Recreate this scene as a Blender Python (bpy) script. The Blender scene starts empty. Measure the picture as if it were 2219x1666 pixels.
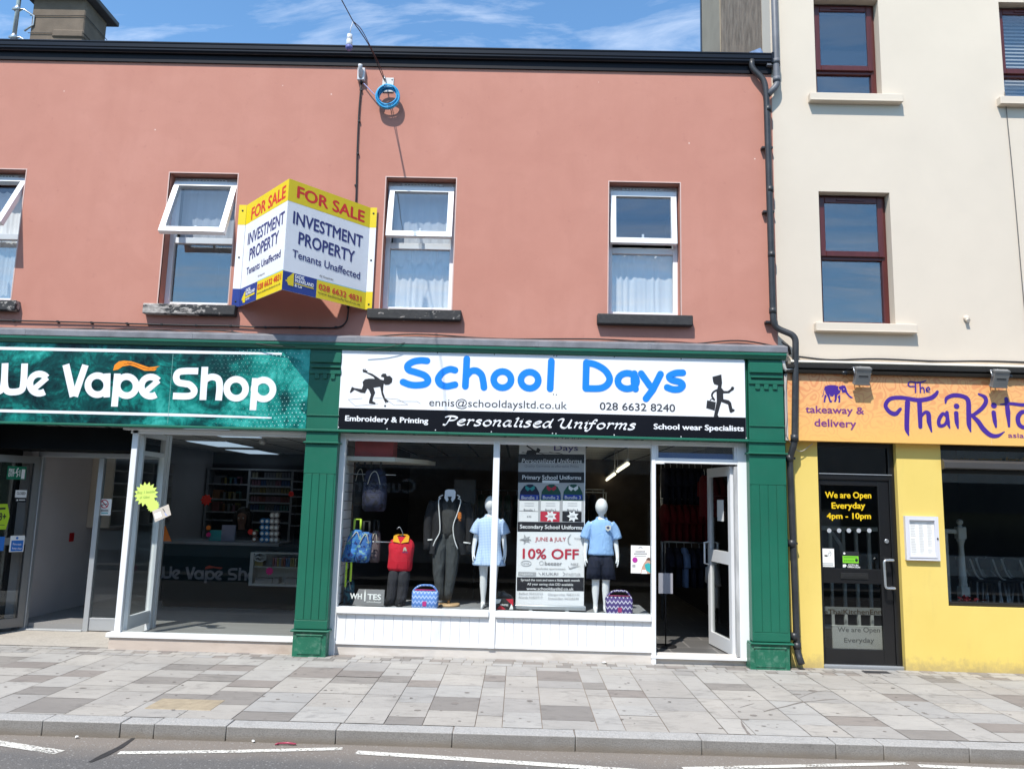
import bpy, bmesh, math, random
from math import sin, cos, pi, radians
from mathutils import Vector, Matrix
from mathutils.geometry import tessellate_polygon
random.seed(11)
S = bpy.context.scene
C = S.collection

# ------------------------------------------------------------------ camera
PW, PH, FPX = 2219.0, 1666.0, 1700.0
CAM = Vector((0, -8.4, 1.62))
YAW, PITCH, ROLL = -0.0124153758, 0.146101543, 0.0255280729
FW = Vector((sin(YAW)*cos(PITCH), cos(YAW)*cos(PITCH), sin(PITCH)))
_r0 = Vector((cos(YAW), -sin(YAW), 0)); _u0 = _r0.cross(FW)
RT = cos(ROLL)*_r0 + sin(ROLL)*_u0
UP = -sin(ROLL)*_r0 + cos(ROLL)*_u0
cd = bpy.data.cameras.new('camera'); cam = bpy.data.objects.new('camera', cd); C.objects.link(cam)
cd.sensor_width = 36; cd.lens = 36*FPX/PW; cd.clip_start = .05; cd.clip_end = 500
cam.matrix_world = Matrix(((RT.x, UP.x, -FW.x, CAM.x), (RT.y, UP.y, -FW.y, CAM.y), (RT.z, UP.z, -FW.z, CAM.z), (0, 0, 0, 1)))
S.camera = cam

# ------------------------------------------------------------------ sun, sky, exposure
SUN = Vector((0.47, 1.0, -1.6)).normalized()          # travel direction of the light
EL = math.asin(-SUN.z); AZ = math.atan2(-SUN.x, -SUN.y)
sl = bpy.data.lights.new('sun', 'SUN'); sl.energy = 4.2; sl.angle = radians(.53); sl.color = (1, .955, .88)
so = bpy.data.objects.new('sun', sl); C.objects.link(so)
so.rotation_euler = SUN.to_track_quat('-Z', 'Y').to_euler(); so.location = (-6, -14, 20)
S.view_settings.view_transform = 'Standard'; S.view_settings.look = 'None'; S.view_settings.gamma = 1
S.view_settings.exposure = 0.5
w = bpy.data.worlds.new('World'); S.world = w; w.use_nodes = True
nt = w.node_tree; N = nt.nodes; L = nt.links; N.clear()
out = N.new('ShaderNodeOutputWorld'); bg = N.new('ShaderNodeBackground'); bg.inputs['Strength'].default_value = .15
sky = N.new('ShaderNodeTexSky'); sky.sky_type = 'NISHITA'; sky.sun_disc = False
sky.sun_elevation = EL; sky.sun_rotation = AZ; sky.air_density = 1.0; sky.dust_density = .35; sky.ozone_density = 1.6
tc = N.new('ShaderNodeTexCoord'); sp = N.new('ShaderNodeSeparateXYZ'); L.new(tc.outputs['Generated'], sp.inputs[0])
zz = N.new('ShaderNodeMath'); zz.operation = 'MAXIMUM'; L.new(sp.outputs['Z'], zz.inputs[0]); zz.inputs[1].default_value = .06
cx = N.new('ShaderNodeMath'); cx.operation = 'DIVIDE'; L.new(sp.outputs['X'], cx.inputs[0]); L.new(zz.outputs[0], cx.inputs[1])
cy = N.new('ShaderNodeMath'); cy.operation = 'DIVIDE'; L.new(sp.outputs['Y'], cy.inputs[0]); L.new(zz.outputs[0], cy.inputs[1])
cb = N.new('ShaderNodeCombineXYZ'); L.new(cx.outputs[0], cb.inputs[0]); L.new(cy.outputs[0], cb.inputs[1])
mp = N.new('ShaderNodeMapping'); mp.inputs['Scale'].default_value = (1.0, 2.6, 1); mp.inputs['Rotation'].default_value = (0, 0, .32); mp.inputs['Location'].default_value = (3.1, .9, 0)
L.new(cb.outputs[0], mp.inputs[0])
n1 = N.new('ShaderNodeTexNoise'); n1.inputs['Scale'].default_value = 1.5; n1.inputs['Detail'].default_value = 9; n1.inputs['Roughness'].default_value = .62; n1.inputs['Distortion'].default_value = .9
L.new(mp.outputs[0], n1.inputs['Vector'])
cr = N.new('ShaderNodeValToRGB'); cr.color_ramp.elements[0].position = .455; cr.color_ramp.elements[1].position = .78
cr.color_ramp.elements[0].color = (0, 0, 0, 1); cr.color_ramp.elements[1].color = (.62, .62, .62, 1)
so_ = N.new('ShaderNodeMath'); so_.operation = 'MULTIPLY_ADD'; L.new(sp.outputs['Y'], so_.inputs[0]); so_.inputs[1].default_value = -.035; L.new(n1.outputs['Fac'], so_.inputs[2])   # more cloud to the south
L.new(so_.outputs[0], cr.inputs[0])
tint = N.new('ShaderNodeMix'); tint.data_type = 'RGBA'; tint.blend_type = 'MULTIPLY'; tint.inputs[0].default_value = 1
tint.inputs[7].default_value = (.8, 1.08, 1.2, 1); L.new(sky.outputs[0], tint.inputs[6])
mx = N.new('ShaderNodeMix'); mx.data_type = 'RGBA'; L.new(cr.outputs[0], mx.inputs[0]); L.new(tint.outputs[2], mx.inputs[6]); mx.inputs[7].default_value = (6.2, 6.6, 7.2, 1)
L.new(mx.outputs[2], bg.inputs['Color']); L.new(bg.outputs[0], out.inputs[0])
S.cycles.max_bounces = 10; S.cycles.transparent_max_bounces = 24; S.cycles.diffuse_bounces = 4; S.cycles.glossy_bounces = 5
S.cycles.sample_clamp_indirect = 6; S.cycles.caustics_reflective = False; S.cycles.caustics_refractive = False

# ------------------------------------------------------------------ frames: a plane in space with its own u, v axes
def ray(px, py): return (px-PW/2)/FPX*RT - (py-PH/2)/FPX*UP + FW
class Fr:
    def __init__(s, o, u=(1, 0, 0), v=(0, 0, 1), ox=0, oy=0, sc=1):
        s.o = Vector(o); s.u = Vector(u).normalized(); s.v = Vector(v).normalized(); s.n = s.u.cross(s.v).normalized()
        s.ox, s.oy, s.sc = ox, oy, sc
    def crop(s, ox, oy, sc): return Fr(s.o, s.u, s.v, ox, oy, sc)
    def px(s, x, y):
        x = s.ox+x*s.sc; y = s.oy+y*s.sc
        r = ray(x, y); t = (s.o-CAM).dot(s.n)/r.dot(s.n); p = CAM+r*t-s.o
        return p.dot(s.u), p.dot(s.v)
    def P(s, u, v, d=0): return s.o+s.u*u+s.v*v+s.n*d
def wall(Y, ox=0, oy=0, sc=1): return Fr((0, Y, 0), ox=ox, oy=oy, sc=sc)
def at(px, py, Y): u, v = wall(Y).px(px, py); return Vector((u, Y, v))
def gz(px, py, Z=0.0):
    r = ray(px, py); t = (Z-CAM.z)/r.z; return CAM+r*t

# ------------------------------------------------------------------ object helpers
BASE = {}
def tag(o, label=None, cat=None, group=None, kind=None):
    if label: o['label'] = label
    if cat: o['category'] = cat
    if group: o['group'] = group
    if kind: o['kind'] = kind
    return o
def thing(name, loc, label, cat, group=None):
    o = bpy.data.objects.new(name, None); C.objects.link(o); o.location = loc; o.empty_display_size = .1
    BASE[o.name] = Vector(loc); return tag(o, label, cat, group)
def copy_tree(o, parent=None, mats=None):
    c = o.copy(); C.objects.link(c); c.parent = parent
    if parent is None: BASE[c.name] = Vector(c.location)
    for ch in list(o.children): copy_tree(ch, c)
    return c
_tcache = {}
def text_geo(s, bold, shear):
    k = (s, bold, shear)
    if k not in _tcache:
        cu = bpy.data.curves.new('t', 'FONT'); cu.body = s; cu.offset = bold; cu.shear = shear; cu.resolution_u = 3; cu.size = 1
        ob = bpy.data.objects.new('t', cu); C.objects.link(ob)
        dg = bpy.context.evaluated_depsgraph_get(); me = bpy.data.meshes.new_from_object(ob.evaluated_get(dg))
        vs = [(v.co.x, v.co.y) for v in me.vertices]; fs = [tuple(p.vertices) for p in me.polygons]
        bpy.data.objects.remove(ob); bpy.data.curves.remove(cu); bpy.data.meshes.remove(me)
        _tcache[k] = (vs, fs)
    return _tcache[k]
def catmull(p, n=8, closed=False):
    if len(p) < 3: return [Vector(q) for q in p]
    p = [Vector(q) for q in p]; o = []; m = len(p)
    rng = range(m if closed else m-1)
    for i in rng:
        a = p[(i-1) % m] if (closed or i > 0) else 2*p[0]-p[1]
        b = p[i]; c = p[(i+1) % m]; d = p[(i+2) % m] if (closed or i+2 < m) else 2*p[-1]-p[-2]
        for k in range(n):
            t = k/n; o.append(.5*((2*b)+(c-a)*t+(2*a-5*b+4*c-d)*t*t+(3*b-a-3*c+d)*t**3))
    if not closed: o.append(p[-1])
    return o
def arc(cx, cy, rx, ry, a0, a1, n=20): return [(cx+rx*cos(radians(a0+(a1-a0)*i/n)), cy-ry*sin(radians(a0+(a1-a0)*i/n))) for i in range(n+1)]

class MB:
    def __init__(s, step=.00008): s.bm = bmesh.new(); s.k = 0; s.step = step
    def face(s, pts, mi=0, smooth=False):
        f = s.bm.faces.new([s.bm.verts.new(p) for p in pts]); f.material_index = mi; f.smooth = smooth; return f
    def box(s, x0, x1, y0, y1, z0, z1, b=0, mi=0, seg=1):
        if x1 < x0: x0, x1 = x1, x0
        if y1 < y0: y0, y1 = y1, y0
        if z1 < z0: z0, z1 = z1, z0
        vs = [s.bm.verts.new((x, y, z)) for x in (x0, x1) for y in (y0, y1) for z in (z0, z1)]
        fs = [s.bm.faces.new([vs[i] for i in q]) for q in ((0, 1, 3, 2), (4, 6, 7, 5), (0, 4, 5, 1), (2, 3, 7, 6), (0, 2, 6, 4), (1, 5, 7, 3))]
        for f in fs: f.material_index = mi
        if b > 0:
            b = min(b, .45*min(x1-x0, y1-y0, z1-z0))
            es = list({e for f in fs for e in f.edges})
            r = bmesh.ops.bevel(s.bm, geom=es, offset=b, segments=seg, affect='EDGES', profile=.5)
            for f in r['faces']: f.material_index = mi; f.smooth = seg > 1
        return vs
    def obox(s, fr, u0, u1, v0, v1, d0, d1, mi=0):   # box in a frame
        c = [fr.P(u, v, d) for u in (u0, u1) for v in (v0, v1) for d in (d0, d1)]
        vs = [s.bm.verts.new(p) for p in c]
        for q in ((0, 1, 3, 2), (4, 6, 7, 5), (0, 4, 5, 1), (2, 3, 7, 6), (0, 2, 6, 4), (1, 5, 7, 3)): s.bm.faces.new([vs[i] for i in q]).material_index = mi
    def pbox(s, p0, p1, Y, depth, b=0, mi=0):         # box whose front face spans two photo points on the plane y = Y
        a = at(p0[0], p0[1], Y); c = at(p1[0], p1[1], Y); s.box(a.x, c.x, Y, Y+depth, c.z, a.z, b, mi)
    def prism(s, prof, x0, x1, axis='x', mi=0, smooth=False):   # profile of (a, b) swept along an axis
        def mk(t, a, b): return (t, a, b) if axis == 'x' else ((a, t, b) if axis == 'y' else (a, b, t))
        A = [s.bm.verts.new(mk(x0, a, b)) for a, b in prof]; B = [s.bm.verts.new(mk(x1, a, b)) for a, b in prof]; n = len(prof)
        for i in range(n):
            f = s.bm.faces.new((A[i], A[(i+1) % n], B[(i+1) % n], B[i])); f.material_index = mi; f.smooth = smooth
        for V in (A, B):
            try:
                f = s.bm.faces.new(V); f.material_index = mi
            except ValueError: pass
    def tube(s, pts, r, n=8, mi=0, caps=True):
        pts = [Vector(p) for p in pts]; R = r if isinstance(r, (list, tuple)) else [r]*len(pts)
        rings = []; ref = None
        for i, p in enumerate(pts):
            t = (pts[min(i+1, len(pts)-1)]-pts[max(i-1, 0)])
            if t.length < 1e-9: t = Vector((0, 0, 1))
            t.normalize()
            if ref is None:
                ref = Vector((0, 0, 1)) if abs(t.z) < .9 else Vector((1, 0, 0))
            a = t.cross(ref).normalized(); b = a.cross(t).normalized(); ref = b
            rings.append([s.bm.verts.new(p+(a*cos(2*pi*k/n)+b*sin(2*pi*k/n))*R[i]) for k in range(n)])
        for i in range(len(rings)-1):
            for k in range(n):
                f = s.bm.faces.new((rings[i][k], rings[i][(k+1) % n], rings[i+1][(k+1) % n], rings[i+1][k])); f.smooth = True; f.material_index = mi
        if caps:
            for q in (rings[0], rings[-1]): s.bm.faces.new(q).material_index = mi
    def loft(s, secs, n=20, mi=0, caps=True, pw=1.0):   # sections (cx, cy, cz, rx, ry)
        rings = []
        for c in secs:
            rg = []
            for k in range(n):
                a = 2*pi*k/n; ca, sa = cos(a), sin(a)
                rg.append(s.bm.verts.new((c[0]+c[3]*math.copysign(abs(ca)**pw, ca), c[1]+c[4]*math.copysign(abs(sa)**pw, sa), c[2])))
            rings.append(rg)
        for i in range(len(rings)-1):
            for k in range(n):
                f = s.bm.faces.new((rings[i][k], rings[i][(k+1) % n], rings[i+1][(k+1) % n], rings[i+1][k])); f.smooth = True; f.material_index = mi
        if caps:
            for q in (rings[0], rings[-1]): s.bm.faces.new(q).material_index = mi
    def lathe(s, c, prof, n=16, axis='z', mi=0):
        rings = []
        for r, h in prof:
            rg = []
            for k in range(n):
                a = 2*pi*k/n
                o = Vector((r*cos(a), r*sin(a), h)) if axis == 'z' else Vector((r*cos(a), h, r*sin(a)))
                rg.append(s.bm.verts.new(Vector(c)+o))
            rings.append(rg)
        for i in range(len(rings)-1):
            for k in range(n):
                f = s.bm.faces.new((rings[i][k], rings[i][(k+1) % n], rings[i+1][(k+1) % n], rings[i+1][k])); f.smooth = True; f.material_index = mi
        for q in (rings[0], rings[-1]): s.bm.faces.new(q).material_index = mi
    def ball(s, c, r, mi=0, sc=(1, 1, 1), n=12):
        rr = bmesh.ops.create_uvsphere(s.bm, u_segments=n, v_segments=max(6, n//2+2), radius=r)
        for v in rr['verts']:
            v.co = Vector((v.co.x*sc[0], v.co.y*sc[1], v.co.z*sc[2]))+Vector(c)
        for f in {f for v in rr['verts'] for f in v.link_faces}: f.smooth = True; f.material_index = mi
    # ---- flat graphics laid on a frame, each a little proud of the last
    def lay(s):
        s.k += 1; return s.k*s.step
    def poly(s, fr, pts, d=.002, mi=0, uv=False):
        q = [Vector(p) for p in pts] if uv else [Vector(fr.px(*p)) for p in pts]
        dd = d+s.lay(); vs = [s.bm.verts.new(fr.P(p.x, p.y, dd)) for p in q]
        for t in tessellate_polygon([[Vector((p.x, p.y, 0)) for p in q]]):
            try: s.bm.faces.new([vs[i] for i in t]).material_index = mi
            except ValueError: pass
    def rect(s, fr, p0, p1, d=.002, mi=0):
        a = fr.px(*p0); b = fr.px(*p1); s.poly(fr, [(a[0], a[1]), (b[0], a[1]), (b[0], b[1]), (a[0], b[1])], d, mi, True)
    def disc(s, fr, c, r, d=.002, mi=0, n=14, ry=None):
        a = fr.px(*c); m = abs(fr.px(c[0]+r, c[1])[0]-a[0]); my = m if ry is None else m*ry/r
        s.poly(fr, [(a[0]+m*cos(2*pi*i/n), a[1]+my*sin(2*pi*i/n)) for i in range(n)], d, mi, True)
    def stroke(s, fr, pts, w, d=.002, mi=0, cap='round', smooth=True, nib=None, closed=False, n=8):
        q = [Vector(fr.px(*p)) for p in pts]
        a = Vector(fr.px(*pts[0])); m = (Vector(fr.px(pts[0][0]+1, pts[0][1]))-a).length
        if smooth: q = catmull(q, n, closed)
        if closed: q = q+[q[0]]
        dd = d+s.lay(); Lv = []; Rv = []; N_ = len(q); Ws = []
        for i, p in enumerate(q):
            if closed and i in (0, N_-1): t = q[1]-q[-2]
            else: t = q[min(i+1, N_-1)]-q[max(i-1, 0)]
            if t.length < 1e-9: t = Vector((1, 0))
            t.normalize()
            if isinstance(w, (list, tuple)):
                x = i/(N_-1)*(len(w)-1); j = min(int(x), len(w)-2); ww = w[j]+(w[j+1]-w[j])*(x-j)
            else: ww = w
            if nib is not None: ww = ww*(.28+.72*abs(t.x*sin(nib)-t.y*cos(nib)))
            ww *= m; Ws.append(ww); nn = Vector((-t.y, t.x))*ww/2
            lp, rp = p+nn, p-nn
            if i and (lp-pl).dot(t) < 0: lp = pl       # the inside of a tight bend must not fold back
            if i and (rp-pr).dot(t) < 0: rp = pr
            pl, pr = lp, rp
            Lv.append(s.bm.verts.new(fr.P(lp.x, lp.y, dd))); Rv.append(s.bm.verts.new(fr.P(rp.x, rp.y, dd)))
        for i in range(N_-1): s.bm.faces.new((Lv[i], Lv[i+1], Rv[i+1], Rv[i])).material_index = mi
        if cap == 'round' and not closed:
            for e, i, j in ((q[0], 0, 1), (q[-1], -1, -2)):
                t = (q[i]-q[j]).normalized(); nn = Vector((-t.y, t.x)); r = Ws[i]/2
                f = [s.bm.verts.new(fr.P(e.x+r*(nn.x*cos(a)+t.x*sin(a)), e.y+r*(nn.y*cos(a)+t.y*sin(a)), dd)) for a in [pi*k/8 for k in range(9)]]
                s.bm.faces.new(f).material_index = mi
    def text(s, fr, st, p0, p1, h, bold=0.0, shear=0.0, d=.002, mi=0, ref='H', uv=False, _in=None):
        if uv: a, b, hm = Vector(p0), Vector(p1), h
        else:
            a, b = Vector(fr.px(*p0)), Vector(fr.px(*p1)); hm = (Vector(fr.px(p0[0], p0[1]-h))-a).length
        vs, fs = text_geo(st, 0, shear)
        if not vs: return
        if bold > 0 and not _in:        # heavier weight: four layers, each nudged a little
            for i, (ox, oy) in enumerate(((-1, 0), (1, 0), (0, .8), (0, -.8))): s.text(fr, st, p0, p1, h, bold, shear, d, mi, ref, uv, (ox*bold, oy*bold))
            return
        x0 = min(v[0] for v in vs)-bold; x1 = max(v[0] for v in vs)+bold; nx_, ny_ = _in or (0, 0); H_ = .729 if ref == 'H' else .546
        dr = (b-a); sx = dr.length/(x1-x0); dr.normalize(); sy = hm/H_; dd = d+s.lay()
        nv = [s.bm.verts.new(fr.P(a.x+dr.x*(x+nx_-x0)*sx, a.y+dr.y*(x+nx_-x0)*sx+(y+ny_)*sy, dd)) for x, y in vs]
        for f in fs:
            try: s.bm.faces.new([nv[i] for i in f]).material_index = mi
            except ValueError: pass
    def build(s, name, mats, parent=None, merge=False, **tg):
        if merge: bmesh.ops.remove_doubles(s.bm, verts=s.bm.verts, dist=1e-5)
        bmesh.ops.recalc_face_normals(s.bm, faces=s.bm.faces)
        me = bpy.data.meshes.new(name)
        root = parent
        while root is not None and root.parent is not None: root = root.parent
        if root is None:
            xs = [v.co.x for v in s.bm.verts]; ys = [v.co.y for v in s.bm.verts]; zs = [v.co.z for v in s.bm.verts]
            b = Vector(((min(xs)+max(xs))/2, (min(ys)+max(ys))/2, min(zs)))
        else: b = BASE[root.name]
        bmesh.ops.translate(s.bm, verts=s.bm.verts, vec=-b)
        s.bm.to_mesh(me); s.bm.free()
        for m in (mats if isinstance(mats, (list, tuple)) else [mats]): me.materials.append(m)
        o = bpy.data.objects.new(name, me); C.objects.link(o)
        if parent is None: o.location = b; BASE[o.name] = b
        else: o.parent = parent
        return tag(o, **tg)
def skin(name, vs, es, mat, parent, sub=2, root=0, egg=None, **tg):
    bm = bmesh.new(); ly = bm.verts.layers.skin.verify()
    root_o = parent
    while root_o.parent is not None: root_o = root_o.parent
    b = BASE[root_o.name]; nv = []
    for i, (p, r) in enumerate(vs):
        v = bm.verts.new(Vector(p)-b); v[ly].radius = r if isinstance(r, tuple) else (r, r); v[ly].use_root = (i == root); nv.append(v)
    for a, c in es: bm.edges.new((nv[a], nv[c]))
    me = bpy.data.meshes.new('k'); bm.to_mesh(me); bm.free()
    ob = bpy.data.objects.new('k', me); C.objects.link(ob)
    m = ob.modifiers.new('s', 'SKIN'); m.use_smooth_shade = True
    m2 = ob.modifiers.new('u', 'SUBSURF'); m2.levels = sub; m2.render_levels = sub
    dg = bpy.context.evaluated_depsgraph_get(); m3 = bpy.data.meshes.new_from_object(ob.evaluated_get(dg)); bpy.data.objects.remove(ob)
    if egg:                                  # the head's own smooth oval, joined into the same mesh
        b2 = bmesh.new(); b2.from_mesh(m3); r = bmesh.ops.create_uvsphere(b2, u_segments=20, v_segments=14, radius=1)
        for v in r['verts']:
            t = v.co.z; f = 1-.2*max(0, -t)**1.5
            v.co = Vector(egg[0])-b+Vector((v.co.x*egg[1]*f, v.co.y*egg[2]*f, t*egg[3]))
        b2.to_mesh(m3); b2.free()
    for p in m3.polygons: p.use_smooth = True
    m3.materials.clear(); m3.materials.append(mat); m3.name = name
    o = bpy.data.objects.new(name, m3); C.objects.link(o); o.parent = parent
    return tag(o, **tg)
def wall_mesh(mb, x0, x1, z0, z1, yf, yb, holes, mi=0, step=None):
    xs = sorted({x0, x1, *[h[0] for h in holes], *[h[1] for h in holes]}); zs = sorted({z0, z1, *[h[2] for h in holes], *[h[3] for h in holes]})
    xs = [x for x in xs if x0 <= x <= x1]; zs = [z for z in zs if z0 <= z <= z1]
    def solid(i, j):
        if i < 0 or j < 0 or i >= len(xs)-1 or j >= len(zs)-1: return False
        cx_, cz_ = (xs[i]+xs[i+1])/2, (zs[j]+zs[j+1])/2
        return not any(h[0] < cx_ < h[1] and h[2] < cz_ < h[3] for h in holes)
    for i in range(len(xs)-1):
        for j in range(len(zs)-1):
            if not solid(i, j): continue
            a, b, c, d = xs[i], xs[i+1], zs[j], zs[j+1]
            for y in (yf, yb): mb.face([(a, y, c), (b, y, c), (b, y, d), (a, y, d)], mi)
            if not solid(i-1, j): mb.face([(a, yf, c), (a, yb, c), (a, yb, d), (a, yf, d)], mi)
            if not solid(i+1, j): mb.face([(b, yf, c), (b, yb, c), (b, yb, d), (b, yf, d)], mi)
            if not solid(i, j-1): mb.face([(a, yf, c), (b, yf, c), (b, yb, c), (a, yb, c)], mi)
            if not solid(i, j+1): mb.face([(a, yf, d), (b, yf, d), (b, yb, d), (a, yb, d)], mi)

# ------------------------------------------------------------------ materials
def rgb(r, g, b):      # sRGB 0..255 to linear
    f = lambda c: (c/255/12.92) if c/255 <= .04045 else ((c/255+.055)/1.055)**2.4
    return (f(r), f(g), f(b))
def node(nt, t, **kw):
    n = nt.nodes.new('ShaderNode'+t)
    for k, v in kw.items():
        if k in ('operation', 'blend_type', 'data_type', 'feature', 'distance', 'bands_direction', 'wave_type', 'noise_dimensions', 'clamp'): setattr(n, k, v)
    return n
def base(name):
    m = bpy.data.materials.new(name); m.use_nodes = True; nt = m.node_tree
    return m, nt, nt.nodes['Principled BSDF']
def coord(nt, scale=(1, 1, 1), kind='Object'):
    t = nt.nodes.new('ShaderNodeTexCoord'); mp = nt.nodes.new('ShaderNodeMapping'); mp.inputs['Scale'].default_value = scale
    nt.links.new(t.outputs[kind], mp.inputs[0]); return mp.outputs[0]
def noise(nt, vec, scale, detail=6, rough=.55, dist=0):
    n = nt.nodes.new('ShaderNodeTexNoise'); n.inputs['Scale'].default_value = scale; n.inputs['Detail'].default_value = detail
    n.inputs['Roughness'].default_value = rough; n.inputs['Distortion'].default_value = dist; nt.links.new(vec, n.inputs['Vector']); return n.outputs['Fac']
def ramp(nt, fac, stops):
    r = nt.nodes.new('ShaderNodeValToRGB'); e = r.color_ramp.elements
    while len(e) < len(stops): e.new(.5)
    for i, (p, c) in enumerate(stops): e[i].position = p; e[i].color = tuple(c)+(1,) if len(c) == 3 else c
    nt.links.new(fac, r.inputs[0]); return r.outputs[0]
def mixc(nt, fac, a, b, bt='MIX'):
    m = nt.nodes.new('ShaderNodeMix'); m.data_type = 'RGBA'; m.blend_type = bt
    for v, i in ((fac, 0), (a, 6), (b, 7)):
        if isinstance(v, (int, float)): m.inputs[i].default_value = v
        elif isinstance(v, tuple): m.inputs[i].default_value = v if len(v) == 4 else v+(1,)
        else: nt.links.new(v, m.inputs[i])
    return m.outputs[2]
def mth(nt, op, a, b=0.0):
    m = nt.nodes.new('ShaderNodeMath'); m.operation = op
    for v, i in ((a, 0), (b, 1)):
        if isinstance(v, (int, float)): m.inputs[i].default_value = v
        else: nt.links.new(v, m.inputs[i])
    return m.outputs[0]
def bump(nt, p, h, strength, dist=.01):
    b = nt.nodes.new('ShaderNodeBump'); b.inputs['Strength'].default_value = strength; b.inputs['Distance'].default_value = dist
    nt.links.new(h, b.inputs['Height']); nt.links.new(b.outputs[0], p.inputs['Normal'])
def mul(c, k): return tuple(min(1, x*k) for x in c)
def M(name, col, rough=.6, var=.08, vs=2.5, bp=0.0, bs=60, metal=0, spec=.4, dirt=0, dirtcol=(.05, .045, .035), ds=4, stretch=(1, 1, 1), fold=0):
    m, nt, p = base(name); v = coord(nt, stretch)
    c = ramp(nt, noise(nt, v, vs), [(.3, mul(col, 1-var)), (.7, mul(col, 1+var))])
    if dirt:
        f = ramp(nt, noise(nt, v, ds, 8, .65, .4), [(.5, (0, 0, 0)), (.75, (dirt,)*3)])
        c = mixc(nt, f, c, dirtcol)
    nt.links.new(c, p.inputs['Base Color'])
    p.inputs['Roughness'].default_value = rough; p.inputs['Metallic'].default_value = metal; p.inputs['Specular IOR Level'].default_value = spec
    if fold:                                # creases of hanging cloth
        fv = coord(nt, (1, 1, .38)); h = mth(nt, 'ADD', mth(nt, 'MULTIPLY', noise(nt, fv, 17, 3, .5, 1.1), fold), mth(nt, 'MULTIPLY', noise(nt, v, 150, 3), .08)); bump(nt, p, h, 1.0, .03)
    elif bp: bump(nt, p, noise(nt, v, bs, 4), bp, .004)
    return m
def emit(name, col, s):
    m, nt, p = base(name); p.inputs['Base Color'].default_value = col+(1,); p.inputs['Emission Color'].default_value = col+(1,); p.inputs['Emission Strength'].default_value = s; return m
def glass(name, refl=.06, tint=(.93, .96, .95), wob=.0):
    m = bpy.data.materials.new(name); m.use_nodes = True; nt = m.node_tree; nt.nodes.clear()
    o = nt.nodes.new('ShaderNodeOutputMaterial'); mx = nt.nodes.new('ShaderNodeMixShader'); t = nt.nodes.new('ShaderNodeBsdfTransparent'); g = nt.nodes.new('ShaderNodeBsdfGlossy')
    t.inputs[0].default_value = tint+(1,); g.inputs['Roughness'].default_value = .0
    ge = nt.nodes.new('ShaderNodeNewGeometry'); dt = nt.nodes.new('ShaderNodeVectorMath'); dt.operation = 'DOT_PRODUCT'
    nt.links.new(ge.outputs['Normal'], dt.inputs[0]); nt.links.new(ge.outputs['Incoming'], dt.inputs[1])
    c5 = mth(nt, 'POWER', mth(nt, 'SUBTRACT', 1.0, mth(nt, 'ABSOLUTE', dt.outputs['Value'])), 5.0)
    f = mth(nt, 'ADD', mth(nt, 'MULTIPLY', c5, 1-refl), refl)      # Schlick reflectance of one face
    if wob:
        v = coord(nt); b = nt.nodes.new('ShaderNodeBump'); b.inputs['Strength'].default_value = wob; b.inputs['Distance'].default_value = .02
        nt.links.new(noise(nt, v, 1.6, 1), b.inputs['Height']); nt.links.new(b.outputs[0], g.inputs['Normal'])
    nt.links.new(f, mx.inputs[0]); nt.links.new(t.outputs[0], mx.inputs[1]); nt.links.new(g.outputs[0], mx.inputs[2]); nt.links.new(mx.outputs[0], o.inputs[0])
    return m
# ------------------------------------------------------------------ shared materials
white_upvc = M('white_upvc', (.78, .79, .8), .35, .03, 3, spec=.5)
alu = M('satin_aluminium', (.5, .52, .54), .38, .05, 3, metal=.6)
alu_white = M('white_aluminium', (.74, .75, .76), .4, .03)
black_gloss = M('black_plastic', (.012, .013, .016), .28, .15, 3, spec=.5)
black_matt = M('black_board', (.006, .006, .007), .6, .2, 3)
green = M('green_gloss_paint', (.01, .118, .072), .4, .12, 1.6, bp=.06, bs=35, spec=.45, dirt=.22, dirtcol=(.035, .12, .085), ds=7)
lead = M('lead_sheet', (.2, .2, .215), .5, .22, 6, bp=.15, bs=18, metal=.25, dirt=.4, dirtcol=(.34, .33, .33), ds=7)
cream_render = M('cream_render', (.63, .548, .45), .85, .035, 1.2, bp=.12, bs=160, dirt=.16, dirtcol=(.55, .48, .4), ds=2.2)
def yellow_wall():
    m, nt, p = base('yellow_masonry_paint'); v = coord(nt)
    c = ramp(nt, noise(nt, v, 1.5, 6), [(.3, (.69, .515, .135)), (.7, (.74, .56, .16))])
    c = mixc(nt, ramp(nt, noise(nt, coord(nt, (2, 2, .5)), 4, 8, .65, .4), [(.55, (0, 0, 0)), (.8, (.28,)*3)]), c, (.56, .42, .13))
    g = nt.nodes.new('ShaderNodeNewGeometry'); s = nt.nodes.new('ShaderNodeSeparateXYZ'); nt.links.new(g.outputs['Position'], s.inputs[0])
    e = mth(nt, 'SUBTRACT', mth(nt, 'MULTIPLY', noise(nt, v, 14, 8, .7), .34), s.outputs['Z'])
    c = mixc(nt, ramp(nt, e, [(.03, (0, 0, 0)), (.16, (.6,)*3)]), c, (.33, .26, .14))           # mud splashed up from the pavement
    sc = noise(nt, coord(nt, (5, 5, 30)), 1.5, 8, .7, .5); c = mixc(nt, ramp(nt, sc, [(.68, (0, 0, 0)), (.72, (.4,)*3)]), c, (.4, .31, .15))
    nt.links.new(c, p.inputs['Base Color']); p.inputs['Roughness'].default_value = .75; p.inputs['Specular IOR Level'].default_value = .25; bump(nt, p, mth(nt, 'ADD', noise(nt, v, 130, 4), mth(nt, 'MULTIPLY', noise(nt, v, 8, 3), .8)), .2, .005); return m
yellow_paint = yellow_wall()
brown_frame = M('mahogany_frame', (.085, .016, .014), .34, .18, 5, spec=.5, stretch=(6, 6, .6))
curtain_white = M('net_curtain_cloth', (.84, .83, .82), .9, .05, 5)
glass_up = glass('upstairs_window_glass', .15, (.92, .94, .95))
glass_shop = glass('shop_window_glass', .023, (.965, .98, .975), .012)
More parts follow.
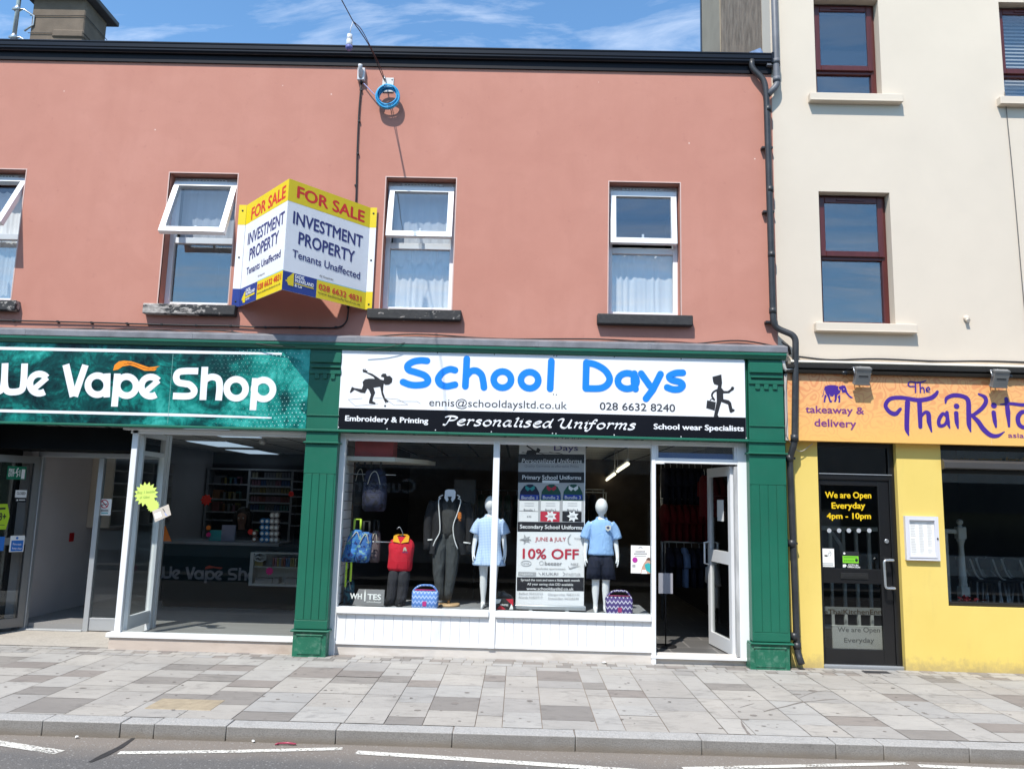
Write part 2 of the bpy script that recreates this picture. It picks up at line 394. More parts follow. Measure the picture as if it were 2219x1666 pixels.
glass_door = glass('door_glass', .05, (.9, .92, .91), .01)
dark_room = M('dark_interior', (.06, .06, .065), .9, .2, 1.2)
steel = M('galvanised_steel', (.5, .52, .54), .35, .12, 10, metal=.8)
paper = M('white_paper', (.8, .8, .78), .8, .03)
ink = M('black_ink', (.015, .016, .02), .6, .05)
screw_m = M('screw_head', (.62, .62, .62), .35, .1, metal=.5)

def rendered_pink():
    m, nt, p = base('pink_render'); v = coord(nt)
    c = ramp(nt, noise(nt, v, .8, 8, .6, .4), [(.3, (.456, .201, .15)), (.55, (.49, .225, .17)), (.75, (.52, .248, .192))])
    st = coord(nt, (3.5, 3.5, .35)); f = ramp(nt, noise(nt, st, 1.6, 7, .62), [(.5, (0, 0, 0)), (.8, (.28,)*3)])
    c = mixc(nt, f, c, (.4, .172, .13))
    c = mixc(nt, ramp(nt, noise(nt, v, 2.6, 5, .6, .8), [(.42, (0, 0, 0)), (.72, (.5,)*3)]), c, (.43, .19, .142))
    c = mixc(nt, ramp(nt, noise(nt, v, 9, 7, .7), [(.6, (0, 0, 0)), (.72, (.45,)*3)]), c, (.36, .15, .12))
    # pale chips where the paint has flaked
    vo = nt.nodes.new('ShaderNodeTexVoronoi'); vo.inputs['Scale'].default_value = 2.6; nt.links.new(v, vo.inputs['Vector'])
    ch = mth(nt, 'LESS_THAN', vo.outputs['Distance'], .022); c = mixc(nt, mth(nt, 'MULTIPLY', ch, .75), c, (.78, .66, .58))
    # fine vertical grain of the render
    g = noise(nt, coord(nt, (260, 260, 40)), 1, 2); c = mixc(nt, mth(nt, 'MULTIPLY', g, .14), c, (.62, .3, .24))
    nt.links.new(c, p.inputs['Base Color']); p.inputs['Roughness'].default_value = .88; p.inputs['Specular IOR Level'].default_value = .25
    h = mth(nt, 'ADD', noise(nt, v, 140, 4), mth(nt, 'MULTIPLY', noise(nt, v, 7, 3), 1.2)); bump(nt, p, h, .22, .006); return m
pink = rendered_pink()
def peeling(name, amount):
    m, nt, p = base(name); v = coord(nt, (1, 1, 2.2))
    f = noise(nt, v, 9, 9, .68, .3)
    if amount < .5:
        xx = nt.nodes.new('ShaderNodeSeparateXYZ'); nt.links.new(coord(nt), xx.inputs[0]); f = mth(nt, 'SUBTRACT', f, mth(nt, 'MULTIPLY', mth(nt, 'ADD', xx.outputs['X'], 1.3), .26))
    k = ramp(nt, f, [(amount, (0, 0, 0)), (amount+.03, (1, 1, 1))])
    x = nt.nodes.new('ShaderNodeSeparateXYZ'); nt.links.new(coord(nt), x.inputs[0])
    c = mixc(nt, k, ramp(nt, noise(nt, v, 30, 4), [(.3, (.014, .014, .016)), (.7, (.035, .034, .034))]), ramp(nt, noise(nt, v, 20, 5), [(.35, (.2, .18, .165)), (.65, (.46, .42, .38))]))
    nt.links.new(c, p.inputs['Base Color']); p.inputs['Roughness'].default_value = .7; bump(nt, p, mth(nt, 'ADD', k, noise(nt, v, 60)), .5, .004); return m
pebble = M('pebble_dash', (.23, .175, .13), .95, .35, 9, bp=1.0, bs=70, stretch=(1, 1, .45), dirt=.5, dirtcol=(.36, .32, .26), ds=14)
stone_grey = M('cement_render', (.15, .116, .088), .95, .2, 4, bp=.6, bs=45, dirt=.45, dirtcol=(.12, .1, .085), ds=3)
slate = M('roof_slate', (.07, .075, .085), .6, .3, 9, bp=.4, bs=20)
plinth_render = M('stained_plinth_render', (.5, .42, .36), .9, .08, 3, bp=.2, bs=90, dirt=.55, dirtcol=(.27, .2, .15), ds=2.4, stretch=(.8, 1, 3))

# ------------------------------------------------------------------ ground
def asphalt():
    m, nt, p = base('asphalt'); v = coord(nt)
    c = ramp(nt, noise(nt, v, 90, 5, .75), [(.3, (.045, .043, .043)), (.55, (.125, .12, .118)), (.75, (.26, .25, .24))])
    c = mixc(nt, ramp(nt, noise(nt, v, 1.3, 5), [(.4, (0, 0, 0)), (.7, (.5,)*3)]), c, (.15, .138, .128))
    g = nt.nodes.new('ShaderNodeNewGeometry'); s = nt.nodes.new('ShaderNodeSeparateXYZ'); nt.links.new(g.outputs['Position'], s.inputs[0])
    e = mth(nt, 'ADD', s.outputs['Y'], mth(nt, 'MULTIPLY', noise(nt, v, 2.2, 6), .35))
    gut = ramp(nt, mth(nt, 'ADD', e, 3.6), [(.72, (0, 0, 0)), (1.0, (.85,)*3)])     # silt along the gutter
    c = mixc(nt, gut, c, ramp(nt, noise(nt, v, 120, 4), [(.3, (.15, .125, .105)), (.7, (.27, .235, .2))]))
    c = mixc(nt, ramp(nt, mth(nt, 'ADD', e, 5), [(.6, (.85,)*3), (1.2, (0, 0, 0))]), c, (.022, .021, .021))   # road out of view darkened to dim its reflection in the shop glass
    vo = nt.nodes.new('ShaderNodeTexVoronoi'); vo.inputs['Scale'].default_value = 30; nt.links.new(v, vo.inputs['Vector'])
    c = mixc(nt, mth(nt, 'MULTIPLY', mth(nt, 'LESS_THAN', vo.outputs['Distance'], .2), .5), c, (.33, .32, .31))
    nt.links.new(c, p.inputs['Base Color']); p.inputs['Roughness'].default_value = .85; bump(nt, p, noise(nt, v, 110, 4), .7, .008); return m
mb = MB(); mb.face([(-60, -7.4, -.1), (60, -7.4, -.1), (60, -2.6, -.1), (-60, -2.6, -.1)]); mb.build('road', asphalt(), kind='structure')
mb = MB(); mb.face([(-60, -60, -.13), (60, -60, -.13), (60, 60, -.13), (-60, 60, -.13)])
mb.build('ground', M('earth', (.07, .065, .06), .95), kind='structure')
mb = MB(); mb.box(-60, 60, -14, -7.4, -.12, .01); mb.build('far_pavement', M('grey_paving', (.07, .068, .066), .9, .12, 2), kind='structure')

def slab_mat(name, col, var=.1):
    m, nt, p = base(name); v = coord(nt)
    c = ramp(nt, noise(nt, v, 1.7, 4), [(.3, mul(col, 1-var)), (.7, mul(col, 1+var))])
    ge = nt.nodes.new('ShaderNodeNewGeometry'); c = mixc(nt, 1.0, c, ramp(nt, ge.outputs['Random Per Island'], [(0, (.91, .91, .915)), (1, (1.06, 1.055, 1.04))]), 'MULTIPLY')   # each stone its own shade
    c = mixc(nt, ramp(nt, noise(nt, coord(nt, (1.2, 3.5, 1)), 6, 9, .72, .6), [(.5, (0, 0, 0)), (.68, (.4,)*3)]), c, mul(col, .7))
    c = mixc(nt, ramp(nt, noise(nt, v, 170, 3, .7), [(.35, (0, 0, 0)), (.8, (.5,)*3)]), c, mul(col, .62))
    s2 = coord(nt, (1.0, 2.0, 1)); f = ramp(nt, noise(nt, s2, 3.4, 9, .68, 1.2), [(.53, (0, 0, 0)), (.66, (.55,)*3)])
    c = mixc(nt, f, c, mul(col, .56))                         # old spills
    vo = nt.nodes.new('ShaderNodeTexVoronoi'); vo.inputs['Scale'].default_value = 4.5; nt.links.new(coord(nt, (1, 1.5, 1)), vo.inputs['Vector'])
    gum = mth(nt, 'LESS_THAN', mth(nt, 'ADD', vo.outputs['Distance'], mth(nt, 'MULTIPLY', noise(nt, v, 9), .12)), .125)
    c = mixc(nt, mth(nt, 'MULTIPLY', gum, .5), c, (.1, .085, .08))      # trodden chewing gum
    nt.links.new(c, p.inputs['Base Color']); p.inputs['Roughness'].default_value = .82; p.inputs['Specular IOR Level'].default_value = .3
    bump(nt, p, noise(nt, v, 120, 4), .25, .004); return m
LIGHT = [slab_mat('pale_slab', (.39, .37, .345)), slab_mat('cool_slab', (.37, .357, .34)), slab_mat('warm_slab', (.385, .36, .33)), slab_mat('mid_slab', (.355, .336, .315))]
DARK = [slab_mat('dark_slab', (.25, .23, .212)), slab_mat('brown_slab', (.262, .233, .212))]
JOINT = M('mortar_joint', (.22, .175, .14), .95, .2, 8)
KB = -2.62
cols = [gz(x, 1572).x for x in (740, 828.6, 914, 1029, 1088, 1175, 1293.6, 1352, 1442)]
while cols[0] > -12: cols.insert(0, cols[0]-random.choice((.2, .3, .3, .4, .42)))
while cols[-1] < 12: cols.append(cols[-1]+random.choice((.2, .3, .3, .4, .42)))
dk = []
for ox, lst in ((0, [(70, 265), (150, 355), (530, 325), (250, 435), (230, 525, 1), (1230, 285), (1560, 290), (1060, 370), (1290, 350), (1240, 485), (1480, 480, 1), (1620, 390), (1610, 600), (2130, 320, 1)]),
                (740, [(60, 325), (135, 370), (320, 360), (515, 390), (725, 520, 1), (980, 355), (390, 635), (1390, 340, 1), (1465, 580, 1), (1615, 405), (1830, 455)]),
                (1480, [(230, 410), (1540, 350, 1), (1400, 480), (1010, 630), (1620, 725), (1970, 675), (2100, 500, 1)])):
    for q in lst:
        g = gz(ox+q[0]*.3345, 1350+q[1]*.3345); dk.append((g.x, g.y, .42 if len(q) > 2 else .25))
for _ in range(26): dk.append((random.choice((-1, 1))*random.uniform(5, 12), random.uniform(-2.3, -.5), random.choice((.25, .4))))
mb = MB(); Y0, Y1 = KB+.17, -.34
mb.face([(-14, KB+.02, -.006), (14, KB+.02, -.006), (14, .0, -.006), (-14, .0, -.006)], 6)
def slab(x0, x1, y0, y1, mi):
    g = .0028; z = random.uniform(-.0008, .0012)
    mb.face([(x0+g, y0+g, z), (x1-g, y0+g, z), (x1-g, y1-g, z), (x0+g, y1-g, z)], mi)
for a, b in zip(cols, cols[1:]):
    mine = sorted([(y-l/2, y+l/2) for x, y, l in dk if a <= x < b]); y = Y0
    def fill(y, ye):
        while ye-y > .02:
            l = random.choice((.3, .42, .42, .6)); e = ye if ye-y-l < .18 else y+l
            slab(a, b, y, e, random.choice((0, 0, 1, 2, 2, 3))); y = e
    for d0, d1 in mine:
        d0 = max(d0, y); d1 = min(d1, Y1)
        if d1-d0 < .06: continue
        fill(y, d0); slab(a, b, d0, d1, 4 if random.random() < .6 else 5); y = d1
    fill(y, Y1)
for r_ in range(3):
    x = -12+random.random()*.1
    while x < 12:
        l = random.choice((.1, .14, .2)); slab(x, x+l, Y1+r_*.113, Y1+(r_+1)*.113, random.choice((0, 0, 1, 2, 2, 2, 3, 3, 4, 5))); x += l
mb.build('pavement', LIGHT+DARK+[JOINT], kind='structure')

def kerb_mat():
    m, nt, p = base('granite_kerb'); v = coord(nt)
    c = ramp(nt, noise(nt, v, 120, 4, .7), [(.3, (.2, .197, .192)), (.5, (.36, .35, .337)), (.7, (.46, .445, .425))])
    f = ramp(nt, noise(nt, v, 5, 8, .65, .4), [(.55, (0, 0, 0)), (.8, (.55,)*3)]); c = mixc(nt, f, c, (.1, .095, .09))
    g = nt.nodes.new('ShaderNodeNewGeometry'); s = nt.nodes.new('ShaderNodeSeparateXYZ'); nt.links.new(g.outputs['Position'], s.inputs[0])
    e = mth(nt, 'ADD', s.outputs['Z'], mth(nt, 'MULTIPLY', noise(nt, v, 6, 5), .05))
    mud = ramp(nt, mth(nt, 'MULTIPLY', mth(nt, 'ADD', e, .1), 10), [(.38, (.85,)*3), (.8, (0, 0, 0))]); c = mixc(nt, mud, c, (.27, .215, .155))
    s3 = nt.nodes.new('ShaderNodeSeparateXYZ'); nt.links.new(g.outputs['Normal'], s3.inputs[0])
    grime_shade = mth(nt, 'MULTIPLY', mth(nt, 'SUBTRACT', 1.0, mth(nt, 'MAXIMUM', s3.outputs['Z'], 0.0)), mth(nt, 'ADD', .35, mth(nt, 'MULTIPLY', noise(nt, v, 3.5, 7, .65), .5))); c = mixc(nt, grime_shade, c, (.125, .115, .105))   # shade of the upright face put into the colour, mottled like grime
    nt.links.new(c, p.inputs['Base Color']); p.inputs['Roughness'].default_value = .8; bump(nt, p, noise(nt, v, 100, 4), .5, .006); return m
kj = [gz(x, 1595).x for x in (-300, 20, 210, 291, 462, 716, 978, 1247, 1515, 1790, 1886, 2055, 2300)]
while kj[0] > -12: kj.insert(0, kj[0]-random.uniform(.6, 1.0))
while kj[-1] < 12: kj.append(kj[-1]+random.uniform(.6, 1.0))
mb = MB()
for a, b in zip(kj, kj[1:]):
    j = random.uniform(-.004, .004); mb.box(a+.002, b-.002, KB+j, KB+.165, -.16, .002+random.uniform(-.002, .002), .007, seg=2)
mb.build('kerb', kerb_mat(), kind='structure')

def paint_mat():
    m, nt, p = base('worn_road_paint'); v = coord(nt)
    nt.links.new(ramp(nt, noise(nt, v, 30, 4), [(.3, (.6, .58, .52)), (.7, (.74, .72, .67))]), p.inputs['Base Color']); p.inputs['Roughness'].default_value = .75
    f = ramp(nt, mth(nt, 'ADD', noise(nt, v, 55, 6, .7), mth(nt, 'MULTIPLY', noise(nt, v, 3.0, 3), .5)), [(.62, (0, 0, 0)), (.74, (.95, .95, .95))])
    nt.links.new(f, p.inputs['Alpha']); return m
mb = MB()
def line(pts, w):
    q = [gz(x, y, -.096) for x, y in pts]; P_ = [Vector((a.x, a.y)) for a in q]
    for i in range(len(P_)-1):
        t = (P_[i+1]-P_[i]).normalized(); n = Vector((-t.y, t.x))*w/2
        if i == 0: A = (P_[0]+n, P_[0]-n)
        B = (P_[i+1]+n, P_[i+1]-n); mb.face([(A[0].x, A[0].y, -.096), (A[1].x, A[1].y, -.096), (B[1].x, B[1].y, -.096), (B[0].x, B[0].y, -.096)]); A = B
line([(-600, 1500), (-120, 1588), (0, 1609), (130, 1629)], .085); line([(257, 1630), (500, 1627), (742, 1621)], .06)
line([(772, 1629), (1000, 1643), (1309, 1664), (1420, 1672)], .075); line([(1480, 1664), (1700, 1659), (1965, 1653)], .055); line([(1991, 1658), (2219, 1668), (2500, 1681)], .06)
mb.build('road_marking', paint_mat(), kind='structure')
mb = MB()
crk = [gz(x, y, -.097) for x, y in ((291, 1597), (262, 1617), (225, 1636), (195, 1650))]
for i in range(3):
    a, b = crk[i], crk[i+1]; wa, wb = (.012, .022, .028, .012)[i], (.012, .022, .028, .012)[i+1]; mb.face([(a.x-wa, a.y, -.097), (a.x+wa, a.y, -.097), (b.x+wb, b.y, -.097), (b.x-wb, b.y, -.097)])
mb.build('tar_joint', M('tar', (.035, .033, .034), .6, .3, 12), kind='structure')
# spill trails and trodden gum on the slabs
mb = MB(.00001); GF = Fr((0, 0, .0018), (1, 0, 0), (0, 1, 0))
for pts, wd in (([(1655, 1541), (1672, 1536), (1700, 1530), (1735, 1521), (1765, 1518), (1790, 1515), (1816, 1514)], [2, 5, 3, 6, 2, 6, 1]), ([(1606, 1562), (1611, 1573), (1617, 1582), (1624, 1591)], [2, 6, 4, 8]), ([(1603, 1532), (1620, 1527), (1634, 1523)], [1, 3, 1]), ([(1730, 1512), (1760, 1500), (1795, 1494)], [1, 3, 1])): mb.stroke(GF, pts, wd, 0, n=5)
for x, y, r in ((1633, 1549, 8), (1615, 1558, 9), (1655, 1572, 5), (1561, 1577, 5), (1640, 1582, 4), (1728, 1503, 9), (1762, 1496, 8), (1810, 1584, 5), (1950, 1549, 5), (2052, 1553, 5), (1966, 1529, 6), (1148, 1518, 7), (1146, 1563, 5), (905, 1538, 8), (806, 1554, 4), (985, 1523, 9), (1012, 1500, 6), (570, 1508, 5), (640, 1488, 4), (660, 1460, 4), (180, 1490, 8)): mb.disc(GF, (x, y), r, 0, n=9, ry=r*random.uniform(.5, 1.2))
for _ in range(150):
    x, y = random.uniform(-5.5, 5.5), random.uniform(-2.4, -.4); r = random.uniform(.006, .017); n_ = 7; o_ = random.random()*6
    mb.poly(GF, [(x+r*random.uniform(.7, 1.25)*cos(o_+2*pi*i/n_), y+r*random.uniform(.7, 1.25)*sin(o_+2*pi*i/n_)) for i in range(n_)], 0, 0, True)
mb.build('pavement_stain', M('old_spill', (.19, .168, .152), .75, .15, 20), kind='structure')
# small things on the ground
c0 = gz(405, 1526); mb = MB(); mb.box(c0.x-.26, c0.x+.24, c0.y-.15, c0.y+.15, -.02, .004, .003); mb.box(c0.x-.02, c0.x+.03, c0.y-.015, c0.y+.015, .002, .0052)
mb.build('inspection_cover', M('beige_cover', (.33, .27, .19), .8, .15, 20, bp=.5, bs=60), label='beige rectangular inspection cover set in the pavement near the kerb', cat='manhole cover')
c1 = gz(1899, 1456); mb = MB()
mb.box(c1.x-.13, c1.x+.13, c1.y-.055, c1.y+.055, -.02, .003, .002)
for i in range(6): mb.box(c1.x-.11+i*.04, c1.x-.09+i*.04, c1.y-.04, c1.y+.04, .002, .0045)
mb.build('drain_cover', M('cast_iron', (.06, .058, .06), .6, .2, 20, metal=.4), label='small dark iron drain cover in front of the black door', cat='drain cover')
mb = MB(); c2 = gz(623, 1611, -.09)
mb.tube([(c2.x-.06, c2.y, -.088), (c2.x, c2.y+.004, -.085), (c2.x+.06, c2.y-.003, -.088)], [.006, .008, .006], 7); mb.tube([(c2.x-.085, c2.y-.01, -.093), (c2.x-.06, c2.y, -.088)], [.004, .009], 6)
mb.build('sweet_wrapper', M('red_foil', (.33, .05, .09), .35, .3, 30), label='crumpled red wrapper lying in the gutter below the kerb', cat='litter')
for (px, py, s_, zz_, lab) in ((1310, 1438, .03, .0, 'small scrap of white paper on the setts below the boarded window base'), (548, 1609, .014, -.1, 'tiny white scrap of paper in the gutter left of the red wrapper'), (166, 1600, .018, -.1, 'small yellowish scrap of paper in the gutter at the left')):
    g = gz(px, py, zz_); mb = MB(); vs = [mb.bm.verts.new((g.x+s_*cos(a)*random.uniform(.6, 1.3), g.y+s_*.6*sin(a), zz_+.006+random.random()*.014)) for a in [2*pi*i/7 for i in range(7)]]
    cv = mb.bm.verts.new((g.x, g.y, zz_+.022)); cl = mb.bm.verts.new((g.x, g.y, zz_+.003))
    for i in range(7): mb.bm.faces.new((vs[i], vs[(i+1) % 7], cv)); mb.bm.faces.new((vs[(i+1) % 7], vs[i], cl))
    mb.build('paper_scrap', paper, label=lab, cat='litter')

# ------------------------------------------------------------------ pink building
PB = thing('pink_building', (-2.6, 0, 0), 'two storey terraced building with dusky pink rendered upper wall over two shops', 'building')
XR = 2.775
WIN = [(-6.47, -5.675), (-4.035, -3.262), (-1.578, -.792), (.930, 1.722)]; WZ = (3.655, 5.182)
mb = MB(); wall_mesh(mb, -9, XR, 3.25, 6.62, 0, .3, [(a, b, WZ[0], WZ[1]) for a, b in WIN]); mb.build('wall', pink, PB, True)
for a, b in ():
    mb.box(a-.012, a, -.003, .02, WZ[0], WZ[1]+.012); mb.box(b, b+.012, -.003, .02, WZ[0], WZ[1]+.012); mb.box(a, b, -.003, .02, WZ[1], WZ[1]+.012)
bead_m = M('pale_bead', (.6, .42, .37), .7)
mb = MB(); mb.box(-9, XR, -.022, .3, 6.512, 6.72); mb.build('fascia_board', M('dark_fascia_paint', (.005, .005, .009), .5, .2, 3, spec=.2), PB)
prof = [(-.03, 6.728), (-.085, 6.728), (-.092, 6.722), (-.092, 6.71), (-.085, 6.702), (-.085, 6.66), (-.076, 6.65), (-.076, 6.632), (-.062, 6.612), (-.052, 6.606), (-.03, 6.606), (-.024, 6.612), (-.024, 6.728)]
mb = MB(); mb.prism(prof, -9, XR-.02); mb.box(XR-.02, XR+.02, -.098, -.02, 6.6, 6.735, .006); 

mb.build('gutter', M('black_gutter', (.006, .007, .011), .3, .1, 3, spec=.3), PB)
mb = MB(); zr = 6.735+.5*3.63
mb.face([(-9, -.03, 6.735), (XR, -.03, 6.735), (XR, 3.6, zr), (-9, 3.6, zr)]); mb.face([(-9, 3.6, zr), (XR, 3.6, zr), (XR, 7.2, 6.7), (-9, 7.2, 6.7)])
mb.face([(-9, -.05, 6.695), (-9, 3.6, zr-.01), (-9, 7.2, 6.69)]); mb.box(-9, XR, 3.52, 3.68, zr-.03, zr+.06, .02)
roof = mb.build('roof', slate, PB)
mb = MB(); mb.box(-9, XR, 6.9, 7.2, -.05, 6.7); mb.build('rear_wall', stone_grey, PB)
# chimney and its parts
mb = MB(); mb.box(-7.91, -7.06, 3.0, 3.62, 7.9, 9.32, .015); mb.box(-7.55, -7.045, 2.975, 3.2, 8.66, 8.79, .02); mb.box(-7.93, -7.0, 2.96, 3.66, 7.9, 8.46, .02)
ch = mb.build('chimney', stone_grey, roof)
tag(ch, 'squat cement rendered chimney stack with an overhanging slab cap')
mb = MB(); mb.box(-8.02, -6.92, 2.88, 3.74, 9.32, 9.4, .01); mb.build('chimney_cap', M('dark_slab_cap', (.1, .1, .105), .8, .2, 6), roof)
mb = MB()
dw = M('dark_wire', (.05, .045, .04), .6)
for z in (8.72, 9.02): mb = MB(); mb.tube([(-7.93, 2.985, z), (-7.04, 2.985, z+.01), (-7.04, 3.63, z)], .006, 5); mb.build('steel_strap', dw, roof)
MT = thing('aerial_mast', (-8.12, 2.9, 8.3), 'galvanised aerial mast strapped beside the chimney on two bent brackets', 'aerial mast')
mb = MB(); mb.tube([(-8.12, 2.95, 8.2), (-8.1, 2.95, 11.2)], .033, 12); mb.build('pole', steel, MT)
for z in (8.62, 9.1):
    mb = MB(); mb.tube([(-8.2, 2.95, z), (-8.02, 2.95, z), (-7.86, 2.985, z-.09), (-7.86, 2.985, z-.24), (-7.98, 2.97, z-.36)], .014, 6); mb.tube([(-8.16, 2.95, z-.03), (-8.08, 2.95, z+.03)], .05, 8); mb.build('bracket', steel, MT)
mb = MB(); mb.tube([(-8.35, 3.0, 10.75), (-7.4, 2.7, 10.75)], .012, 6)
for i in range(7):
    t = i/6; c = Vector((-8.35, 3.0, 10.75)).lerp(Vector((-7.4, 2.7, 10.75)), t); mb.tube([c+Vector((-.04, -.1, -.16)), c+Vector((.04, .1, .16))], .006, 5)
mb.build('aerial', steel, MT)

# windows
SILLM = [peeling('sill_paint', .53), peeling('peeling_sill_paint', .44), peeling('sill_paint_flaking', .6), peeling('sill_paint_sound', .68)]
def tilt_sash(mb_f, mb_g, x0, x1, L_, ang, yh, zh, fw=.062):
    c, s_ = cos(ang), sin(ang)
    fr = Fr((0, yh, zh), (1, 0, 0), (0, s_, c))         # v runs up along the tilted sash; the sash hangs from v = 0 down to -L
    for a, b, p, q in ((x0, x1, -fw, 0), (x0, x1, -L_, -L_+fw), (x0, x0+fw, -L_+fw, -fw), (x1-fw, x1, -L_+fw, -fw)): mb_f.obox(fr, a, b, p, q, -.03, .03)
    mb_g.obox(fr, x0+fw-.005, x1-fw+.005, -L_+fw-.005, -fw+.005, -.004, .004)
    fr2 = fr; mb_f.obox(fr2, (x0+x1)/2-.012, (x0+x1)/2+.012, -L_+fw*.5, -L_+fw+.07, -.06, -.03)
for i, ((a, b), ang, ztr) in enumerate(zip(WIN, (29, 23, 9.5, 5.0), (4.44, 4.44, 4.43, 4.43))):
    y0, y1 = .14, .205; mb = MB(); fw = .055; zb, zt = WZ
    mb.box(a, a+fw, y0, y1, zb, zt, .004); mb.box(b-fw, b, y0, y1, zb, zt, .004); mb.box(a+fw, b-fw, y0, y1, zb, zb+.065, .004); mb.box(a+fw, b-fw, y0, y1, zt-.06, zt, .004)
    mb.box(a+fw, b-fw, y0+.002, y1, ztr-.035, ztr+.035, .004); mb.box(a+.16, b-.16, y0-.018, y0, zt-.05, zt-.018, .003)
    for k in range(11): mb.box(a+.19+k*.037, a+.215+k*.037, y0-.0195, y0-.017, zt-.036, zt-.03, mi=1)
    wn = mb.build('window', [white_upvc, black_matt], PB)
    mb = MB(); mb.box(a-.012, a, -.003, .02, WZ[0], WZ[1]+.012); mb.box(b, b+.012, -.003, .02, WZ[0], WZ[1]+.012); mb.box(a, b, -.003, .02, WZ[1], WZ[1]+.012); mb.build('angle_bead', bead_m, wn)
    mf, mg = MB(), MB(); tilt_sash(mf, mg, a+.025, b-.025, .745 if i < 2 else .625, radians(ang), .112, zt-.075)
    mf.build('sash', white_upvc, wn); mg.build('sash_pane', glass_up, wn)
    mg = MB(); mg.box(a+fw-.005, b-fw+.005, .17, .178, zb+.06, ztr-.03); mg.build('pane', glass_up, wn)
    mb = MB(); n = 9; sx0, sx1 = a-.125, b+.118
    mb.box(sx0, sx1, -.085, .138, 3.532, 3.648, .012, seg=2); mb.build('sill', SILLM[i], wn, label=['black painted sill', 'black sill with its paint peeling away at the left', 'black sill with a few pale flakes', 'black painted sill'][i])
    mb = MB(); mb.box(a-.3, b+.3, 2.2, 2.25, 3.3, 5.6); mb.box(a-.3, a-.25, .32, 2.2, 3.3, 5.6); mb.box(b+.25, b+.3, .32, 2.2, 3.3, 5.6); mb.box(a-.3, b+.3, .32, 2.2, 5.55, 5.6); mb.box(a-.3, b+.3, .32, 2.2, 3.3, 3.35)
    mb.build('room_wall', M('room_plaster', (.2, .19, .18) if i != 3 else (.16, .15, .15), .9), PB)
    if i != 1:
        mb = MB(); nn = 60; rows = 9; top = 4.42 if i else 5.0; bot = zb+.04; g = []
        for r_ in range(rows+1):
            z = top+(bot-top)*r_/rows
            g.append([mb.bm.verts.new((a+.03+(b-a-.06)*k/nn, .245+(.006+.007*r_/rows)*(sin(k*.62+i*2+1.6*sin(k*.23+i)+.25*r_*sin(i+k*.2))+.5*sin(k*1.31+2.2*sin(k*.17+2*i)))*(.4+.6*abs(sin(k*.11+i))), z+(.012*sin(k*.8+i) if r_ in (0,) else 0))) for k in range(nn+1)])
        for r_ in range(rows):
            for k in range(nn):
                f = mb.bm.faces.new((g[r_][k], g[r_][k+1], g[r_+1][k+1], g[r_+1][k])); f.smooth = True
        # a gathered valance hanging in swags over it
        if i:
            g = []
            for r_ in range(4): g.append([mb.bm.verts.new((a+.03+(b-a-.06)*k/nn, .226+.008*sin(k*.9+i+1.5*sin(k*.3)), top+.005-((.17 if i == 2 else .07)+.05*sin(k*.42+i*1.7)+.02*sin(k*1.1))*r_/3)) for k in range(nn+1)])
            for r_ in range(3):
                for k in range(nn): mb.bm.faces.new((g[r_][k], g[r_][k+1], g[r_+1][k+1], g[r_+1][k])).smooth = True
        mb.build('net_curtain', curtain_white, label=['white net curtain hanging in the upstairs window cut off at the left edge', '', 'white frilled net curtain in the pink wall window right of the sale board', 'white frilled net curtain in the upstairs window nearest the downpipe'][i], cat='curtain', group='net curtains in the pink wall windows')
    else:
        pass
    if i in (1, 2):  # pale sheets added behind these sashes to imitate their bright sky reflection
        mb = MB(); g = [[mb.bm.verts.new((a+.06+(b-a-.12)*k/40, .262+.006*sin(k*.9+i)+.003*sin(k*2.2), z)) for k in range(41)] for z in (5.12, 4.9, 4.62, 4.47)]
        for r_ in range(3):
            for k in range(40): mb.bm.faces.new((g[r_][k], g[r_][k+1], g[r_+1][k+1], g[r_+1][k])).smooth = True
        mb.build('sash_glare_sheet', M('pale_glare_cloth', (.42, .45, .5) if i == 1 else (.55, .57, .6), .9), label='pale cloth added behind the propped open sash left of the sale board as its sky reflection' if i == 1 else 'pale cloth added in the upper sash right of the sale board as its sky reflection', cat='blind')

# ------------------------------------------------------------------ cream building and its downpipe
CB = thing('cream_building', (5.0, 0, 0), 'tall cream rendered building with mahogany brown windows above a yellow restaurant front', 'building')
CW = [(3.285, 4.03, 6.27, 7.47), (3.27, 4.06, 3.612, 5.122), (5.42, 6.2, 6.27, 7.47), (5.95, 6.7, 3.612, 5.122)]
mb = MB(); wall_mesh(mb, XR+.001, 8, 3.16, 9.6, .002, .3, CW); mb.build('wall', cream_render, CB, True)
mb = MB(); mb.box(XR-.004, XR+.1, .302, 2.15, 5.5, 11); mb.build('gable_wall', pebble, CB, label='pebble dashed gable end')
mb = MB(); mb.box(XR-.02, XR+.1, 2.152, 3.24, 5.5, 11); mb.build('gable_stack', M('smooth_cement', (.3, .255, .195), .9, .12, 2, bp=.2), CB)
mb = MB(); mb.box(XR-.03, XR+.1, 3.242, 3.32, 5.5, 11); mb.build('verge_trim', black_gloss, CB)
mb = MB(); mb.box(XR+.1, 8, .3, 3.3, 3.2, 9.6); mb.box(XR, 8, -.1, 3.4, 9.6, 9.75); mb.build('roof', slate, CB)
